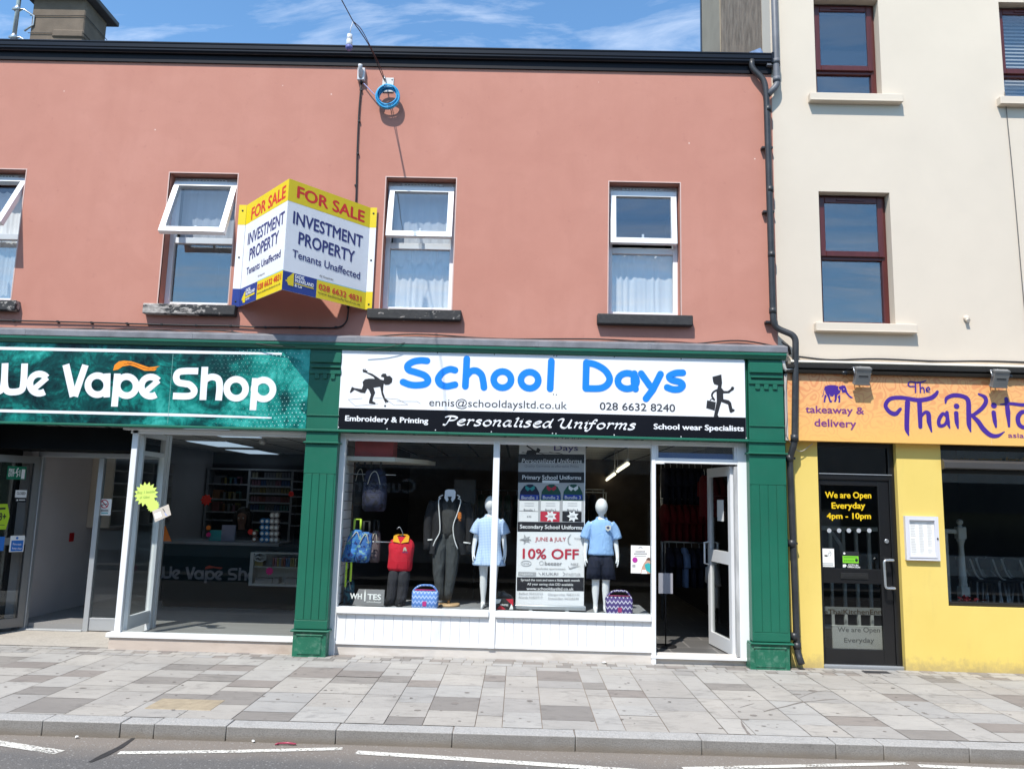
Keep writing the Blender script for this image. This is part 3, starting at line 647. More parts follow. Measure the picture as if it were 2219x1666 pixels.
for i, (a, b, zb, zt) in enumerate(CW):
    y0, y1 = .12, .19; mb = MB(); fw = .06; ztr = zb+(zt-zb)*(.52 if i in (1, 3) else .30)
    mb.box(a, a+fw, y0, y1, zb, zt, .005); mb.box(b-fw, b, y0, y1, zb, zt, .005); mb.box(a+fw, b-fw, y0, y1, zb, zb+.05, .004); mb.box(a+fw, b-fw, y0, y1, zt-.06, zt, .004); mb.box(a+fw, b-fw, y0+.002, y1, ztr-.03, ztr+.03, .004)
    wn = mb.build('window', brown_frame, CB)
    mb = MB(); u0, u1 = a+.035, b-.035
    mb.box(u0, u0+.065, .095, .125, ztr+.005, zt-.03, .006); mb.box(u1-.065, u1, .095, .125, ztr+.005, zt-.03, .006); mb.box(u0+.065, u1-.065, .095, .125, ztr+.005, ztr+.07, .006); mb.box(u0+.065, u1-.065, .095, .125, zt-.095, zt-.03, .006)
    mb.box(u0+.2, u1-.2, .085, .096, zt-.07, zt-.05); mb.build('sash', brown_frame, wn)
    mb = MB(); mb.box(u0+.06, u1-.06, .108, .114, ztr+.065, zt-.09); mb.build('sash_pane', glass_up, wn)
    mb = MB(); mb.box(a+fw-.004, b-fw+.004, .15, .157, zb+.045, ztr-.027); mb.build('pane', glass_up, wn)
    mb = MB(); mb.box(a-.1, b+.2, -.075, .118, zb-.1, zb-.005, .006); mb.box(a-.1, b+.2, -.083, -.073, zb-.1, zb-.088, .003); mb.build('sill', cream_render, wn)
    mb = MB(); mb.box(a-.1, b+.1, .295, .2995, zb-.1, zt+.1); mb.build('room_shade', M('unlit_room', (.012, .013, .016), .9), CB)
    if i in (2,):
        mb = MB()
        for k in range(26): mb.obox(Fr((0, .24, zb+.03+k*.045), (1, 0, 0), (0, .5, .87)), a+.05, b-.05, 0, .035, -.001, .001)
        mb.build('venetian_blind', M('pale_slats', (.5, .5, .5), .5), label='slatted venetian blind in the top floor window at the right edge', cat='blind')
# cream cornice over the yellow shop, floor and returns
mb = MB(); mb.prism([(0.0, 3.178), (-.15, 3.17), (-.155, 3.15), (-.13, 3.134), (0, 3.134)], 2.86, 8); mb.build('cornice', M('cream_cornice', (.7, .64, .55), .6, .06, 3, dirt=.25, dirtcol=(.4, .34, .28), ds=5), CB)
mb = MB(); YH = [(3.165, 4.0, -.1, 2.5), (4.47, 7.4, .645, 2.5)]
wall_mesh(mb, XR+.055, 8, -.05, 3.16, .0, .32, YH); mb.build('ground_floor_wall', yellow_paint, CB, True)
mb = MB(); mb.box(XR+.06, 8, 5.9, 6.0, -.05, 3.1); mb.box(7.9, 8, .33, 5.9, -.05, 3.1); mb.box(XR+.06, XR+.1, .33, 5.9, -.05, 3.1); mb.box(XR+.1, 8, .33, 5.9, 2.9, 3.0); mb.build('interior_wall', M('restaurant_wall', (.24, .24, .23), .9), CB)
mb = MB(); mb.box(XR+.1, 8, .1, 5.9, -.04, .03); mb.build('shop_floor', M('restaurant_floor', (.2, .18, .16), .6), CB)

def elbow_path(pts, r=.06, n=5):
    o = [Vector(pts[0])]
    for a, b, c in zip(pts, pts[1:], pts[2:]):
        a, b, c = Vector(a), Vector(b), Vector(c); p = b+(a-b).normalized()*min(r, (a-b).length*.45); q = b+(c-b).normalized()*min(r, (c-b).length*.45)
        for k in range(n+1):
            t = k/n; o.append(p.lerp(b, t).lerp(b.lerp(q, t), t))
    o.append(Vector(pts[-1])); return o
pipe_m = M('black_downpipe', (.028, .03, .034), .42, .25, 6, spec=.45, dirt=.3, dirtcol=(.09, .085, .08), ds=9)
grey_pipe = M('weathered_grey_pipe', (.12, .125, .14), .5, .2, 5)
YP = -.075; X1 = at(1672, 560, YP).x
top = at(1629, 145, -.055); mb = MB()
mid = at(1660, 178, YP)
low0 = at(1678, 707, YP); low1 = at(1724, 728, -.13)
bend0 = at(1722, 960, -.13); bend1 = at(1711, 992, -.08); bot = at(1730, 1420, -.08)
pth = elbow_path([top+Vector((0, 0, .08)), top+Vector((0, 0, -.02)), mid+Vector((-.02, 0, .02)), (X1-.015, YP, mid.z-.16), (X1, YP, low0.z+.05), (low0.x+.02, YP, low0.z-.02), (low1.x, -.13, low1.z+.0), (low1.x-.005, -.13, low1.z-.2), (bend0.x, -.13, bend0.z), (bend1.x, -.08, bend1.z), (bend1.x+.005, -.08, bend1.z-.2), (bot.x-.01, -.08, .17), (bot.x+.01, -.14, .06)], .07)
mb.tube(pth, .034, 14)
for z in (6.05, 5.1, 4.35, 3.72): mb.tube([(X1, YP, z-.03), (X1, YP, z+.03)], .04, 14); 
for z in (5.6, 4.85, 3.6): mb.box(X1-.075, X1+.05, -.065, -.001, z-.012, z+.012, .003)
for z in (2.13, 1.25, .32): mb.box(bend1.x-.13, bend1.x+.06, -.09, -.001, z-.012, z+.012, .003); mb.tube([(bend1.x+(.0), -.08, z-.035), (bend1.x, -.08, z+.035)], .04, 14)
mb.tube([(bend0.x, -.13, bend0.z+.02), (bend0.x, -.13, bend0.z+.09)], .041, 14); mb.tube([(bot.x-.01, -.08, .2), (bot.x-.01, -.08, .26)], .041, 14)
mb.build('downpipe', pipe_m, PB, label='black downpipe running the full height at the joint with the cream building')
mb = MB(); X2 = at(1680, 60, -.075).x
p2 = elbow_path([(X2-.01, -.075, 9.5), (X2, -.075, 6.42), (X2+.005, -.075, 6.34), (X1, YP, 6.22)], .06); mb.tube(p2, .036, 14)
for z in (6.62, 6.40): mb.tube([(X2, -.075, z-.02), (X2, -.075, z+.035)], .043, 14)
mb.box(X2-.1, X2+.05, -.07, .0, 6.585, 6.61, .003); mb.build('downpipe', grey_pipe, CB)
mb = MB(); q = at(1648, 112, -.05); mb.box(q.x-.24, q.x+.03, -.06, .12, 6.7, 6.72, .004)
mb.prism([(q.x-.2, 6.72), (q.x+.0, 6.81), (q.x+.03, 6.76), (q.x+.03, 6.72)], -.05, .1, 'y'); mb.build('lead_flashing', M('blue_grey_flashing', (.2, .27, .4), .4, .3, 14, metal=.3), PB)
mb = MB(); v_ = at(2093, 690, .0); mb.ball((v_.x, -.01, v_.z), .032, sc=(1, .8, 1)); mb.tube([(v_.x, 0, v_.z-.01), (v_.x, -.05, v_.z-.035)], .02, 10); mb.build('overflow_pipe', cream_render, CB)
# ------------------------------------------------------------------ green timber surround: cornice, pilasters
YS = -.15
SR = thing('shopfront_surround', (-2.6, -.1, 0), 'green painted timber surround with pilasters and lead capped cornice below the pink wall', 'shopfront surround')
XE = 2.80
mb = MB(); mb.prism([(-.0, 3.352), (-.10, 3.336), (-.2, 3.302), (-.206, 3.295), (-.206, 3.24), (-.2, 3.234), (0, 3.234)], -9, XE+.01)
for x in (-7.2, -5.35, -3.55, -1.75, .15, 1.35): mb.box(x-.02, x+.02, -.2085, -.19, 3.238, 3.3, .002)
mb.build('lead_capping', lead, SR)
mb = MB(); mb.prism([(0, 3.232), (-.2, 3.232), (-.2, 3.206), (-.188, 3.2), (-.182, 3.19), (-.182, 3.183), (-.172, 3.172), (-.168, 3.166), (0, 3.166)], -9, XE); mb.build('cornice', green, SR)
mb = MB(); mb.box(-9, 2.40, -.105, -.0, 2.31, 3.164); mb.box(-9, 2.40, -.172, -.105, 2.283, 2.309, .006); mb.build('fascia_backing', green, SR)
def pilaster(x0, x1, f0, f1, p0, p1):
    mb = MB(); yf = -.148
    mb.box(f0, f1, yf, -.002, 2.30, 3.164, .004)                                 # frieze block
    w = f1-f0
    mb.box(f0+.02*w, f1-.02*w, yf-.022, yf, 3.02, 3.13, .006); mb.box(f0+.06*w, f1-.03*w, yf-.03, yf, 2.965, 2.985, .004)
    mb.box(f0, f1, yf-.016, yf, 2.90, 2.94, .003)
    for k in range(3): c = f0+w*(.25+.25*k); mb.box(c-w*.065, c+w*.065, yf-.016, yf, 2.845, 2.8995, .003)
    mb.box(f0-.004, f1+.004, yf-.012, yf, 2.45, 2.462, .003)
    mb.box(f0-.008, f1+.008, yf-.02, -.002, 2.283, 2.299, .003)
    mb.box(x0, x1, yf, -.002, .27, 2.282, .003)                                   # shaft
    bw = (x1-x0-.03)/4
    for k in range(4): mb.box(x0+.015+k*bw+.003, x0+.015+(k+1)*bw-.003, yf-.007, yf, .36, 1.84, .003)
    mb.box(x0, x1, yf-.007, yf, 1.843, 2.15, .003); mb.box(x0, x1, yf-.007, yf, .27, .357, .003)
    mb.box(x0-.02, x1+.02, yf-.035, -.002, 2.158, 2.176, .006); mb.box(x0-.028, x1+.028, yf-.045, -.002, .245, .262, .006)
    p = mb.build('pilaster', green, SR)
    mb = MB(); mb.box(p0, p1, yf-.018, -.002, -.02, .244, .005); mb.box(p0+.05, p1-.05, yf-.026, yf-.018, .025, .205, .006); mb.box(p0+.035, p1-.035, yf-.034, yf-.018, .2055, .222, .004)
    mb.build('plinth', M('chipped_green_paint', (.012, .125, .072), .4, .15, 4, bp=.2, bs=25, spec=.5, dirt=.35, dirtcol=(.3, .4, .34), ds=16), p)
aX = lambda px, py: at(px, py, YS).x
pilaster(aX(659, 1010), aX(729, 1010), aX(668, 838), aX(738, 838), aX(634, 1400), aX(707, 1400))
pilaster(aX(1624, 1010), aX(1703, 1010), aX(1623, 868), aX(1698.5, 868), aX(1625, 1418), aX(1711, 1418))
PL0, PL1 = aX(659, 1010), aX(729, 1010)

# ------------------------------------------------------------------ the vape shop's sign
def vape_mat():
    m, nt, p = base('teal_smoke_print'); v = coord(nt, (1, 1, 1))
    n1 = noise(nt, v, 1.7, 3, .5, .6); n2 = noise(nt, coord(nt, (1, 1, 1.3)), 3.1, 10, .62, 2.6); n3 = noise(nt, coord(nt, (1.2, 1, .9)), 6.5, 8, .6, 3.5)
    f = mth(nt, 'ADD', mth(nt, 'MULTIPLY', n2, .8), mth(nt, 'MULTIPLY', mth(nt, 'SUBTRACT', n1, .5), 1.1)); f = mth(nt, 'ADD', f, mth(nt, 'MULTIPLY', mth(nt, 'SUBTRACT', n3, .5), .35))
    s = nt.nodes.new('ShaderNodeSeparateXYZ'); nt.links.new(coord(nt), s.inputs[0])
    f = mth(nt, 'ADD', f, .03); f = mth(nt, 'ADD', f, mth(nt, 'MULTIPLY', mth(nt, 'MAXIMUM', mth(nt, 'SUBTRACT', s.outputs['X'], 1.4), 0), .13))
    c = ramp(nt, f, [(.22, (.002, .012, .016)), (.42, (.004, .06, .058)), (.58, (.008, .2, .17)), (.78, (.05, .42, .36))])
    nt.links.new(c, p.inputs['Base Color']); p.inputs['Roughness'].default_value = .28; p.inputs['Specular IOR Level'].default_value = .35; return m
VS = thing('shop_sign', (-4.8, YS, 2.3), 'teal smoke printed shop sign reading We Vape Shop in white', 'shop sign')
vx1 = at(668, 840, YS).x
mb = MB(); mb.box(-8.6, vx1, YS, -.106, 2.31, 3.164, .002); mb.build('sign_panel', vape_mat(), VS)
VF = wall(YS, 0, 680, .31646); VF.sc = 700/2212
white_v = M('white_vinyl', (.79, .8, .83), .35, .02, spec=.4)
def vape_word(mb, VF, w_=46):
    def V_(*pts, **k): mb.stroke(VF, list(pts), k.pop('w', w_), cap='flat', **k)
    V_(*[(-112, 338), (-104, 470), (-90, 520), (-40, 535), (10, 520), (28, 470), (36, 338)]); V_(*[(36, 338), (32, 470), (48, 525), (98, 535), (148, 520), (162, 470), (170, 340)])
    for ex, ey in ((270, 478), (1033, 498)):
        V_(*[(ex+65*cos(radians(a)), ey-66*sin(radians(a))) for a in range(38, 318, 14)], smooth=False); V_((ex-34, ey+34), (ex+54, ey-42), w=40, smooth=False)
    V_((452, 347), (502, 566), smooth=False, w=48); V_((586, 350), (512, 566), smooth=False, w=46)
    def ring(x, y): V_(*[(x+65*cos(radians(a)), y-65*sin(radians(a))) for a in range(0, 360, 12)], closed=True, smooth=False)
    ring(668, 488); V_((736, 408), (732, 572), smooth=False, w=44); ring(868, 495); V_((805, 409), (784, 635), smooth=False, w=46)
    V_(*[(1358, 392), (1265, 392), (1222, 402), (1207, 435), (1222, 468), (1265, 478), (1300, 486), (1330, 520), (1320, 552), (1280, 564), (1185, 562)])
    V_((1404, 363), (1390, 590), smooth=False); V_((1396, 500), (1405, 455), (1450, 432), (1495, 448), (1505, 500), (1497, 593))
    ring(1618, 513); ring(1805, 518); V_((1750, 440), (1732, 660), smooth=False)
mb = MB(); vape_word(mb, VF)
mb.build('lettering', white_v, VS)
mb = MB()
mb.poly(VF, [(775, 388), (785, 350), (815, 326), (850, 320), (900, 325), (960, 345), (1020, 366), (1095, 358), (1060, 374), (1005, 378), (1075, 376), (1060, 390), (990, 390), (935, 366), (890, 352), (840, 360), (808, 382)])
mb.stroke(VF, [(850, 345), (900, 338), (960, 362), (1020, 380)], 4, mi=1); mb.stroke(VF, [(870, 340), (920, 343), (985, 372), (1050, 378)], 3, mi=1); mb.stroke(VF, [(875, 338), (890, 342), (905, 340)], 7, mi=1)
mb.build('flame_motif', [M('orange_vinyl', (.85, .26, .012), .4), M('dark_orange_vinyl', (.35, .09, .01), .4)], VS)
mb = MB(); mb.stroke(VF, [(-800, 205), (0, 236), (1000, 256), (1300, 262)], 21, cap='flat', smooth=False); mb.stroke(VF, [(1300, 262), (1930, 274)], [21, 14], cap='flat', smooth=False); mb.build('white_band', white_v, VS); mb = MB()
mb.stroke(VF, [(-800, 640), (0, 663), (1300, 694)], 19, cap='flat', smooth=False); mb.stroke(VF, [(1300, 694), (1860, 712)], [19, 10], cap='flat', smooth=False); mb.build('white_band', white_v, VS)
mb = MB()
for i in range(27):
    for j in range(19):
        x = 1400+i*27+(j % 2)*13; y = 250+j*28+i*.7+9*sin(i*.33+j*.2)
        if x > 2100 or y > 775: continue
        r = 1.2+3.3*max(0, (x-1400)/700)**1.2*(.55+.45*sin(j*.35+i*.12)); 
        if r > 1.3: mb.disc(VF, (x, y), r, n=6)
mb.build('dot_pattern', M('pale_teal_vinyl', (.45, .75, .7), .4), VS)
mb = MB(); mb.stroke(VF, [(1186, 275), (1148, 750)], 2.5, cap='flat', smooth=False); mb.build('panel_joint', M('pale_joint', (.2, .42, .38), .5), VS)

# ------------------------------------------------------------------ the school shop's sign
SS = thing('shop_sign', (.2, YS, 2.3), 'white and black shop sign reading School Days in bright blue', 'shop sign')
sx0, sx1 = at(733, 905, YS).x, at(1616, 905, YS).x
A6 = wall(YS, 700, 720, 550/2212); A7 = wall(YS, 1200, 720, 550/2212)
mb = MB(); mb.box(sx0, sx1, YS, -.106, 2.31, 3.164, .002); mb.build('sign_panel', M('white_sign_face', (.8, .805, .82), .3, .015, 2, spec=.4), SS)
zb = at(1176, 894, YS).z
mb = MB(); fr = wall(YS); mb.poly(fr, [(sx0+.002, 2.312), (sx1-.002, 2.312), (sx1-.002, zb), (sx0+.002, zb)], .001, uv=True); mb.build('black_strip', M('black_sign_strip', (.005, .0055, .009), .4, .1, 3, spec=.2), SS)
blue = M('bright_blue_vinyl', (.012, .215, .76), .35, .02)
mb = MB(); W_ = 59
def B6(*p, **k): mb.stroke(A6, list(p), k.pop('w', W_), **k)
def B7(*p, **k): mb.stroke(A7, list(p), k.pop('w', W_), **k)
B6((906, 249), (852, 245), (785, 257), (738, 290), (748, 328), (815, 350), (885, 376), (915, 415), (893, 449), (820, 461), (755, 455), (697, 433))
B6((1150, 330), (1102, 322), (1042, 350), (1004, 405), (1022, 450), (1075, 470), (1150, 456))
B6((1253, 232), (1248, 340), (1240, 470), smooth=False); B6((1246, 385), (1285, 342), (1335, 335), (1380, 370), (1396, 430), (1402, 480))
B6(*[(1563+76*cos(radians(a)), 412-71*sin(radians(a))) for a in range(0, 360, 15)], closed=True, smooth=False); B6(*[(1800+76*cos(radians(a)), 417-71*sin(radians(a))) for a in range(0, 360, 15)], closed=True, smooth=False)
B6((1990, 252), (1979, 491), smooth=False)
B7((284, 264), (278, 487), smooth=False); B7((284, 264), (365, 282), (445, 330), (486, 398), (468, 453), (405, 487), (280, 489))
B7(*[(640+82*cos(radians(a)), 424-68*sin(radians(a))) for a in range(0, 360, 15)], closed=True, smooth=False); B7((702, 360), (698, 430), (712, 493))
B7((762, 360), (838, 468), smooth=False); B7((930, 364), (862, 500), (803, 578), smooth=False)
B7((1124, 352), (1060, 356), (1006, 384), (1030, 415), (1100, 434), (1122, 463), (1095, 493), (1040, 497), (988, 480))
mb.build('lettering', blue, SS, label='School Days in rounded blue letters')
grey_ink = M('dark_grey_ink', (.045, .047, .055), .5)
mb = MB(); mb.text(A6, 'ennis@schooldaysltd.co.uk', (925, 641), (2125, 669), 68, -.004); mb.build('lettering', grey_ink, SS, label='thin grey e-mail address'); mb = MB(); mb.text(A7, '028 6632 8240', (400, 674), (1058, 692), 68, .012); mb.build('lettering', grey_ink, SS, label='dark grey telephone number')
mb = MB(); mb.text(A6, 'Embroidery & Printing', (192, 770), (917, 793), 48, .03, d=.003); mb.build('lettering', white_v, SS, label='Embroidery & Printing in white'); mb = MB(); mb.text(A7, 'School wear Specialists', (870, 842), (1656, 860), 48, .03, d=.003); mb.build('lettering', white_v, SS, label='School wear Specialists in white'); mb = MB()
# chancery italic, written with a broad nib
G = {'P': [[(.05, .62), (.2, .72), (.45, .72), (.62, .6), (.5, .42), (.25, .36)], [(.32, .7), (.24, .35), (.14, .02), (0, .02)]], 'e': [[(.08, .24), (.3, .3), (.4, .42), (.28, .48), (.1, .32), (.1, .08), (.25, 0), (.42, .1)]], 'r': [[(.05, .42), (.14, .46), (.06, 0)], [(.1, .3), (.24, .46), (.36, .42)]],
     's': [[(.34, .43), (.2, .48), (.1, .38), (.26, .22), (.26, .06), (.1, 0), (0, .06)]], 'o': [[(.25, .47), (.08, .34), (.06, .12), (.18, 0), (.34, .1), (.38, .32), (.25, .47)]], 'n': [[(.03, .42), (.13, .46), (.05, 0)], [(.09, .28), (.26, .46), (.36, .4), (.29, .06), (.4, .03)]],
     'a': [[(.38, .44), (.2, .46), (.06, .22), (.12, .01), (.26, .1), (.38, .44), (.32, .06), (.44, .04)]], 'l': [[(.1, .62), (.22, .72), (.14, .3), (.1, .05), (.22, .02)]], 'i': [[(.03, .42), (.13, .46), (.07, .05), (.18, .02)], [(.17, .62), (.18, .64)]],
     'd': [[(.38, .44), (.2, .46), (.06, .22), (.12, .01), (.26, .1), (.4, .44), (.48, .72)], [(.48, .72), (.4, .44), (.36, .06), (.46, .04)]], 'U': [[(-.06, .58), (.08, .72), (.2, .66), (.12, .2), (.22, .01), (.4, .06), (.58, .7)], [(.58, .7), (.5, .06), (.64, .04)]],
     'f': [[(.36, .64), (.28, .72), (.18, .6), (.08, 0), (-.04, -.2), (-.16, -.16)], [(-.02, .42), (.3, .44)]], 'm': [[(.03, .42), (.13, .46), (.05, 0)], [(.09, .28), (.24, .46), (.34, .4), (.26, 0)], [(.3, .28), (.46, .46), (.55, .4), (.48, .06), (.58, .03)]], ' ': []}
ADV = {'P': .62, 'e': .47, 'r': .38, 's': .4, 'o': .46, 'n': .48, 'a': .49, 'l': .28, 'i': .24, 'd': .53, 'U': .72, 'f': .36, 'm': .66, ' ': .24}
def chancery(st, p0, p1, hgt, frm, nibw):
    tot = sum(ADV[c] for c in st); x = 0
    for c in st:
        for sset in G[c]:
            pts = []
            for u, v in sset:
                t = (x+u+.1*v)/tot; pts.append((p0[0]+(p1[0]-p0[0])*t, p0[1]+(p1[1]-p0[1])*t-v*hgt))
            mb.stroke(frm, pts, nibw, d=.003, nib=radians(40), cap='flat', n=5)
        x += ADV[c]
chancery('Personalised Uniforms', (1044, 805), (2728, 848), 104, A6, 19)
mb.build('lettering', white_v, SS, label='Personalised Uniforms in white chancery script')
mb = MB()
mb.poly(A6, [(345, 330), (352, 318), (362, 330), (366, 312), (374, 332), (388, 334), (386, 348), (430, 362), (470, 388), (500, 410), (528, 418), (532, 400), (528, 392), (505, 386), (508, 372), (522, 360), (548, 360), (557, 382), (583, 379), (605, 402), (601, 436), (576, 456), (545, 459), (530, 447), (526, 470), (523, 520), (542, 572), (570, 600), (566, 612), (552, 606), (550, 622), (535, 598), (512, 545), (498, 474), (440, 482), (455, 525), (436, 570), (432, 600), (458, 614), (455, 627), (400, 619), (402, 596), (417, 542), (400, 502), (386, 488), (367, 530), (330, 526), (274, 500), (252, 520), (240, 529), (234, 520), (252, 474), (276, 486), (338, 495), (350, 462), (345, 432), (365, 410), (400, 403), (452, 405), (438, 386), (376, 353), (348, 346)])
mb.disc(A6, (541, 641), 9, n=8); mb.build('child_silhouette', ink, SS, label='black stooping girl silhouette'); mb = MB()
mb.poly(A7, [(1382, 388), (1460, 367), (1467, 440), (1460, 482), (1482, 510), (1515, 512), (1540, 494), (1548, 476), (1562, 472), (1573, 484), (1566, 503), (1549, 512), (1528, 530), (1476, 532), (1478, 582), (1524, 592), (1545, 612), (1556, 664), (1577, 674), (1573, 688), (1543, 703), (1532, 692), (1518, 628), (1460, 606), (1428, 718), (1438, 738), (1393, 740), (1398, 712), (1420, 600), (1418, 520), (1432, 462), (1398, 452), (1388, 432)])
mb.stroke(A7, [(1432, 498), (1392, 520), (1378, 552), (1398, 588)], 16); mb.poly(A7, [(1336, 592), (1412, 608), (1402, 682), (1328, 660)]); mb.stroke(A7, [(1362, 594), (1376, 580), (1398, 590)], 7)
mb.build('child_silhouette', ink, SS, label='black walking boy silhouette with a case')
mb = MB()
for a, b in (((220, 585), (280, 640)), ((280, 640), (480, 625)), ((220, 585), (345, 575)), ((440, 570), (650, 582)), ((650, 582), (740, 630)), ((560, 590), (620, 635)), ((620, 635), (740, 630)), ((640, 600), (820, 602)), ((820, 602), (850, 622))): mb.stroke(A6, [a, b], 2.2, smooth=False, cap='flat')
mb.build('hopscotch_grid', M('thin_grey_line', (.25, .25, .25), .6), SS)
mb = MB()
for frm, l in ((A6, [(135, 828), (558, 843), (980, 853), (1467, 868), (2000, 882), (2030, 884)]), (A7, [(528, 896), (1110, 911), (1678, 924)])):
    for p in l: u, v = frm.px(*p); mb.ball((u, YS, v), .008, sc=(1, .5, 1), n=8)
for frm, l in ((A6, [(590, 163), (998, 178), (1493, 192), (2012, 205), (2036, 207), (2008, 541), (2034, 543)]), (A7, [(528, 215), (1110, 232), (1660, 243)])):
    for p in l: u, v = frm.px(*p); mb.ball((u, YS, v), .007, sc=(1, .5, 1), n=8, mi=1)
mb.build('screws', [screw_m, M('dark_screw', (.06, .06, .07), .4)], SS)

# ------------------------------------------------------------------ the restaurant's sign
YT = -.1
def thai_mat():
    m, nt, p = base('orange_motif_print'); v = coord(nt)
    s = nt.nodes.new('ShaderNodeSeparateXYZ'); nt.links.new(v, s.inputs[0])
    g = mth(nt, 'ADD', mth(nt, 'MULTIPLY', s.outputs['Z'], .85), mth(nt, 'MULTIPLY', s.outputs['X'], -.06))
    basec = ramp(nt, g, [(.05, (.82, .47, .13)), (.75, (.78, .39, .18))])
    wv = nt.nodes.new('ShaderNodeTexVoronoi'); wv.inputs['Scale'].default_value = 5.2; wv.inputs['Randomness'].default_value = .55
    d = nt.nodes.new('ShaderNodeTexNoise'); d.inputs['Scale'].default_value = 3; nt.links.new(v, d.inputs['Vector'])
    vm = nt.nodes.new('ShaderNodeVectorMath'); vm.operation = 'ADD'; sc = nt.nodes.new('ShaderNodeVectorMath'); sc.operation = 'SCALE'; sc.inputs['Scale'].default_value = .35; nt.links.new(d.outputs['Color'], sc.inputs[0]); nt.links.new(v, vm.inputs[0]); nt.links.new(sc.outputs[0], vm.inputs[1]); nt.links.new(vm.outputs[0], wv.inputs['Vector'])
    rings = mth(nt, 'SINE', mth(nt, 'MULTIPLY', wv.outputs['Distance'], 34)); pat = ramp(nt, rings, [(.35, (0, 0, 0)), (.5, (1, 1, 1))])
    msk = ramp(nt, mth(nt, 'ADD', g, mth(nt, 'MULTIPLY', noise(nt, v, 2.1, 4), .5)), [(.28, (0, 0, 0)), (.95, (.8,)*3)])
    f = mixc(nt, 1.0, pat, msk, 'MULTIPLY')
    c = mixc(nt, f, basec, (.68, .24, .1)); nt.links.new(c, p.inputs['Base Color']); p.inputs['Roughness'].default_value = .4; return m
TS = thing('shop_sign', (4.6, YT, 2.3), 'orange patterned shop sign with purple swash lettering and an elephant', 'shop sign')
tx0 = at(1707, 880, YT).x
mb = MB(); mb.box(tx0, 7.8, YT, -.004, 2.316, 3.034, .002); mb.build('sign_panel', thai_mat(), TS)
mb = MB(); mb.box(tx0-.03, tx0-.002, YT-.004, -.004, 2.316, 3.03, .002); mb.build('edge_trim', M('white_edge_trim', (.55, .5, .48), .5), TS)
mb = MB(); mb.prism([(-.004, 3.034), (-.15, 3.034), (-.155, 3.06), (-.135, 3.075), (-.16, 3.09), (-.16, 3.118), (-.14, 3.132), (-.004, 3.132)], tx0-.02, 7.8); mb.build('header_rail', M('dark_bronze_rail', (.03, .026, .022), .35, .2, 3, metal=.3), TS)
T8 = wall(YT, 1650, 760, 569/2212); purple = M('purple_vinyl', (.06, .022, .25), .4, .04); plum = M('plum_vinyl', (.19, .045, .19), .4)
mb = MB()
def T_(*p, w=[30, 44, 30], **k): mb.stroke(T8, list(p), w, cap=k.pop('cap', 'round'), **k)
T_((1170, 490), (1130, 530), (1080, 515), (1045, 460), (1085, 405), (1180, 395), (1320, 415), (1420, 400), (1465, 370), (1482, 345), w=[26, 40, 34, 34, 34, 38, 36, 24])
T_((1230, 435), (1225, 560), (1225, 660), (1240, 712), w=[44, 42, 40, 10]); T_((1330, 425), (1335, 540), (1338, 640), w=[40, 40, 34]); T_((1342, 560), (1375, 520), (1405, 530), (1412, 600), (1432, 680), w=[18, 26, 40, 40, 14])
T_((1565, 560), (1530, 530), (1495, 580), (1500, 630), (1545, 620), (1568, 560), w=[20, 30, 32, 32, 26, 18]); T_((1562, 520), (1570, 600), (1585, 650), w=[30, 36, 12])
T_((1640, 525), (1645, 600), (1655, 650), w=[38, 36, 16]); mb.disc(T8, (1643, 467), 24)
T_((1550, 440), (1560, 400), (1620, 375), (1700, 385), (1740, 420), (1745, 520), (1748, 620), (1762, 680), w=[14, 30, 36, 36, 40, 42, 40, 12])
T_((1830, 365), (1880, 390), (1890, 430), (1860, 480), (1800, 530), (1760, 545), w=[18, 34, 36, 34, 30, 24]); T_((1765, 540), (1820, 590), (1870, 660), (1930, 710), (1990, 715), (2045, 682), w=[24, 40, 44, 40, 30, 8])
T_((1955, 520), (1965, 590), (1975, 640), w=[38, 36, 18]); mb.disc(T8, (1957, 460), 25)
T_((2012, 452), (2100, 445), (2200, 455), (2300, 440), w=[10, 26, 30, 20]); T_((2062, 405), (2075, 520), (2085, 635), w=[34, 42, 20])
T_((2250, 525), (2195, 515), (2160, 560), (2170, 620), (2215, 645), (2265, 620), w=[34, 34, 40, 38, 32, 14])
x = 2310
T_((x, 400), (x+8, 560), (x+15, 640), w=[38, 42, 18]); T_((x+10, 560), (x+50, 525), (x+85, 560), (x+100, 650), w=[16, 28, 40, 14])
T_((x+160, 590), (x+230, 575), (x+215, 525), (x+165, 540), (x+155, 600), (x+190, 645), (x+245, 625), w=[20, 26, 30, 34, 38, 32, 12]); T_((x+290, 520), (x+297, 580), (x+305, 645), w=[38, 42, 18]); T_((x+300, 570), (x+340, 525), (x+375, 560), (x+390, 650), w=[16, 28, 40, 14])
T_((1285, 300), (1250, 300), (1235, 285), (1250, 262), (1310, 268), (1360, 262), (1386, 250), w=[10, 12, 12, 12, 12, 12, 6]); T_((1295, 280), (1298, 350), w=[14, 12], smooth=False)
T_((1335, 275), (1338, 350), w=[13, 12], smooth=False); T_((1338, 325), (1355, 308), (1368, 325), (1370, 350), w=[8, 12, 12]); T_((1390, 332), (1416, 326), (1408, 308), (1390, 318), (1390, 340), (1415, 348), w=[8, 9, 10, 12, 12, 6])
mb.build('lettering', purple, TS)
E12 = wall(YT, 1680, 740, 280/2212); mb = MB()
mb.poly(E12, [(850, 765), (920, 745), (1010, 745), (1080, 765), (1072, 800), (1090, 835), (1120, 830), (1105, 880), (1060, 915), (1050, 990), (1035, 1035), (1000, 1030), (1020, 985), (1010, 900), (985, 940), (940, 935), (920, 880), (945, 1000), (975, 1020), (965, 1042), (930, 1040), (900, 950), (860, 880), (845, 820)])
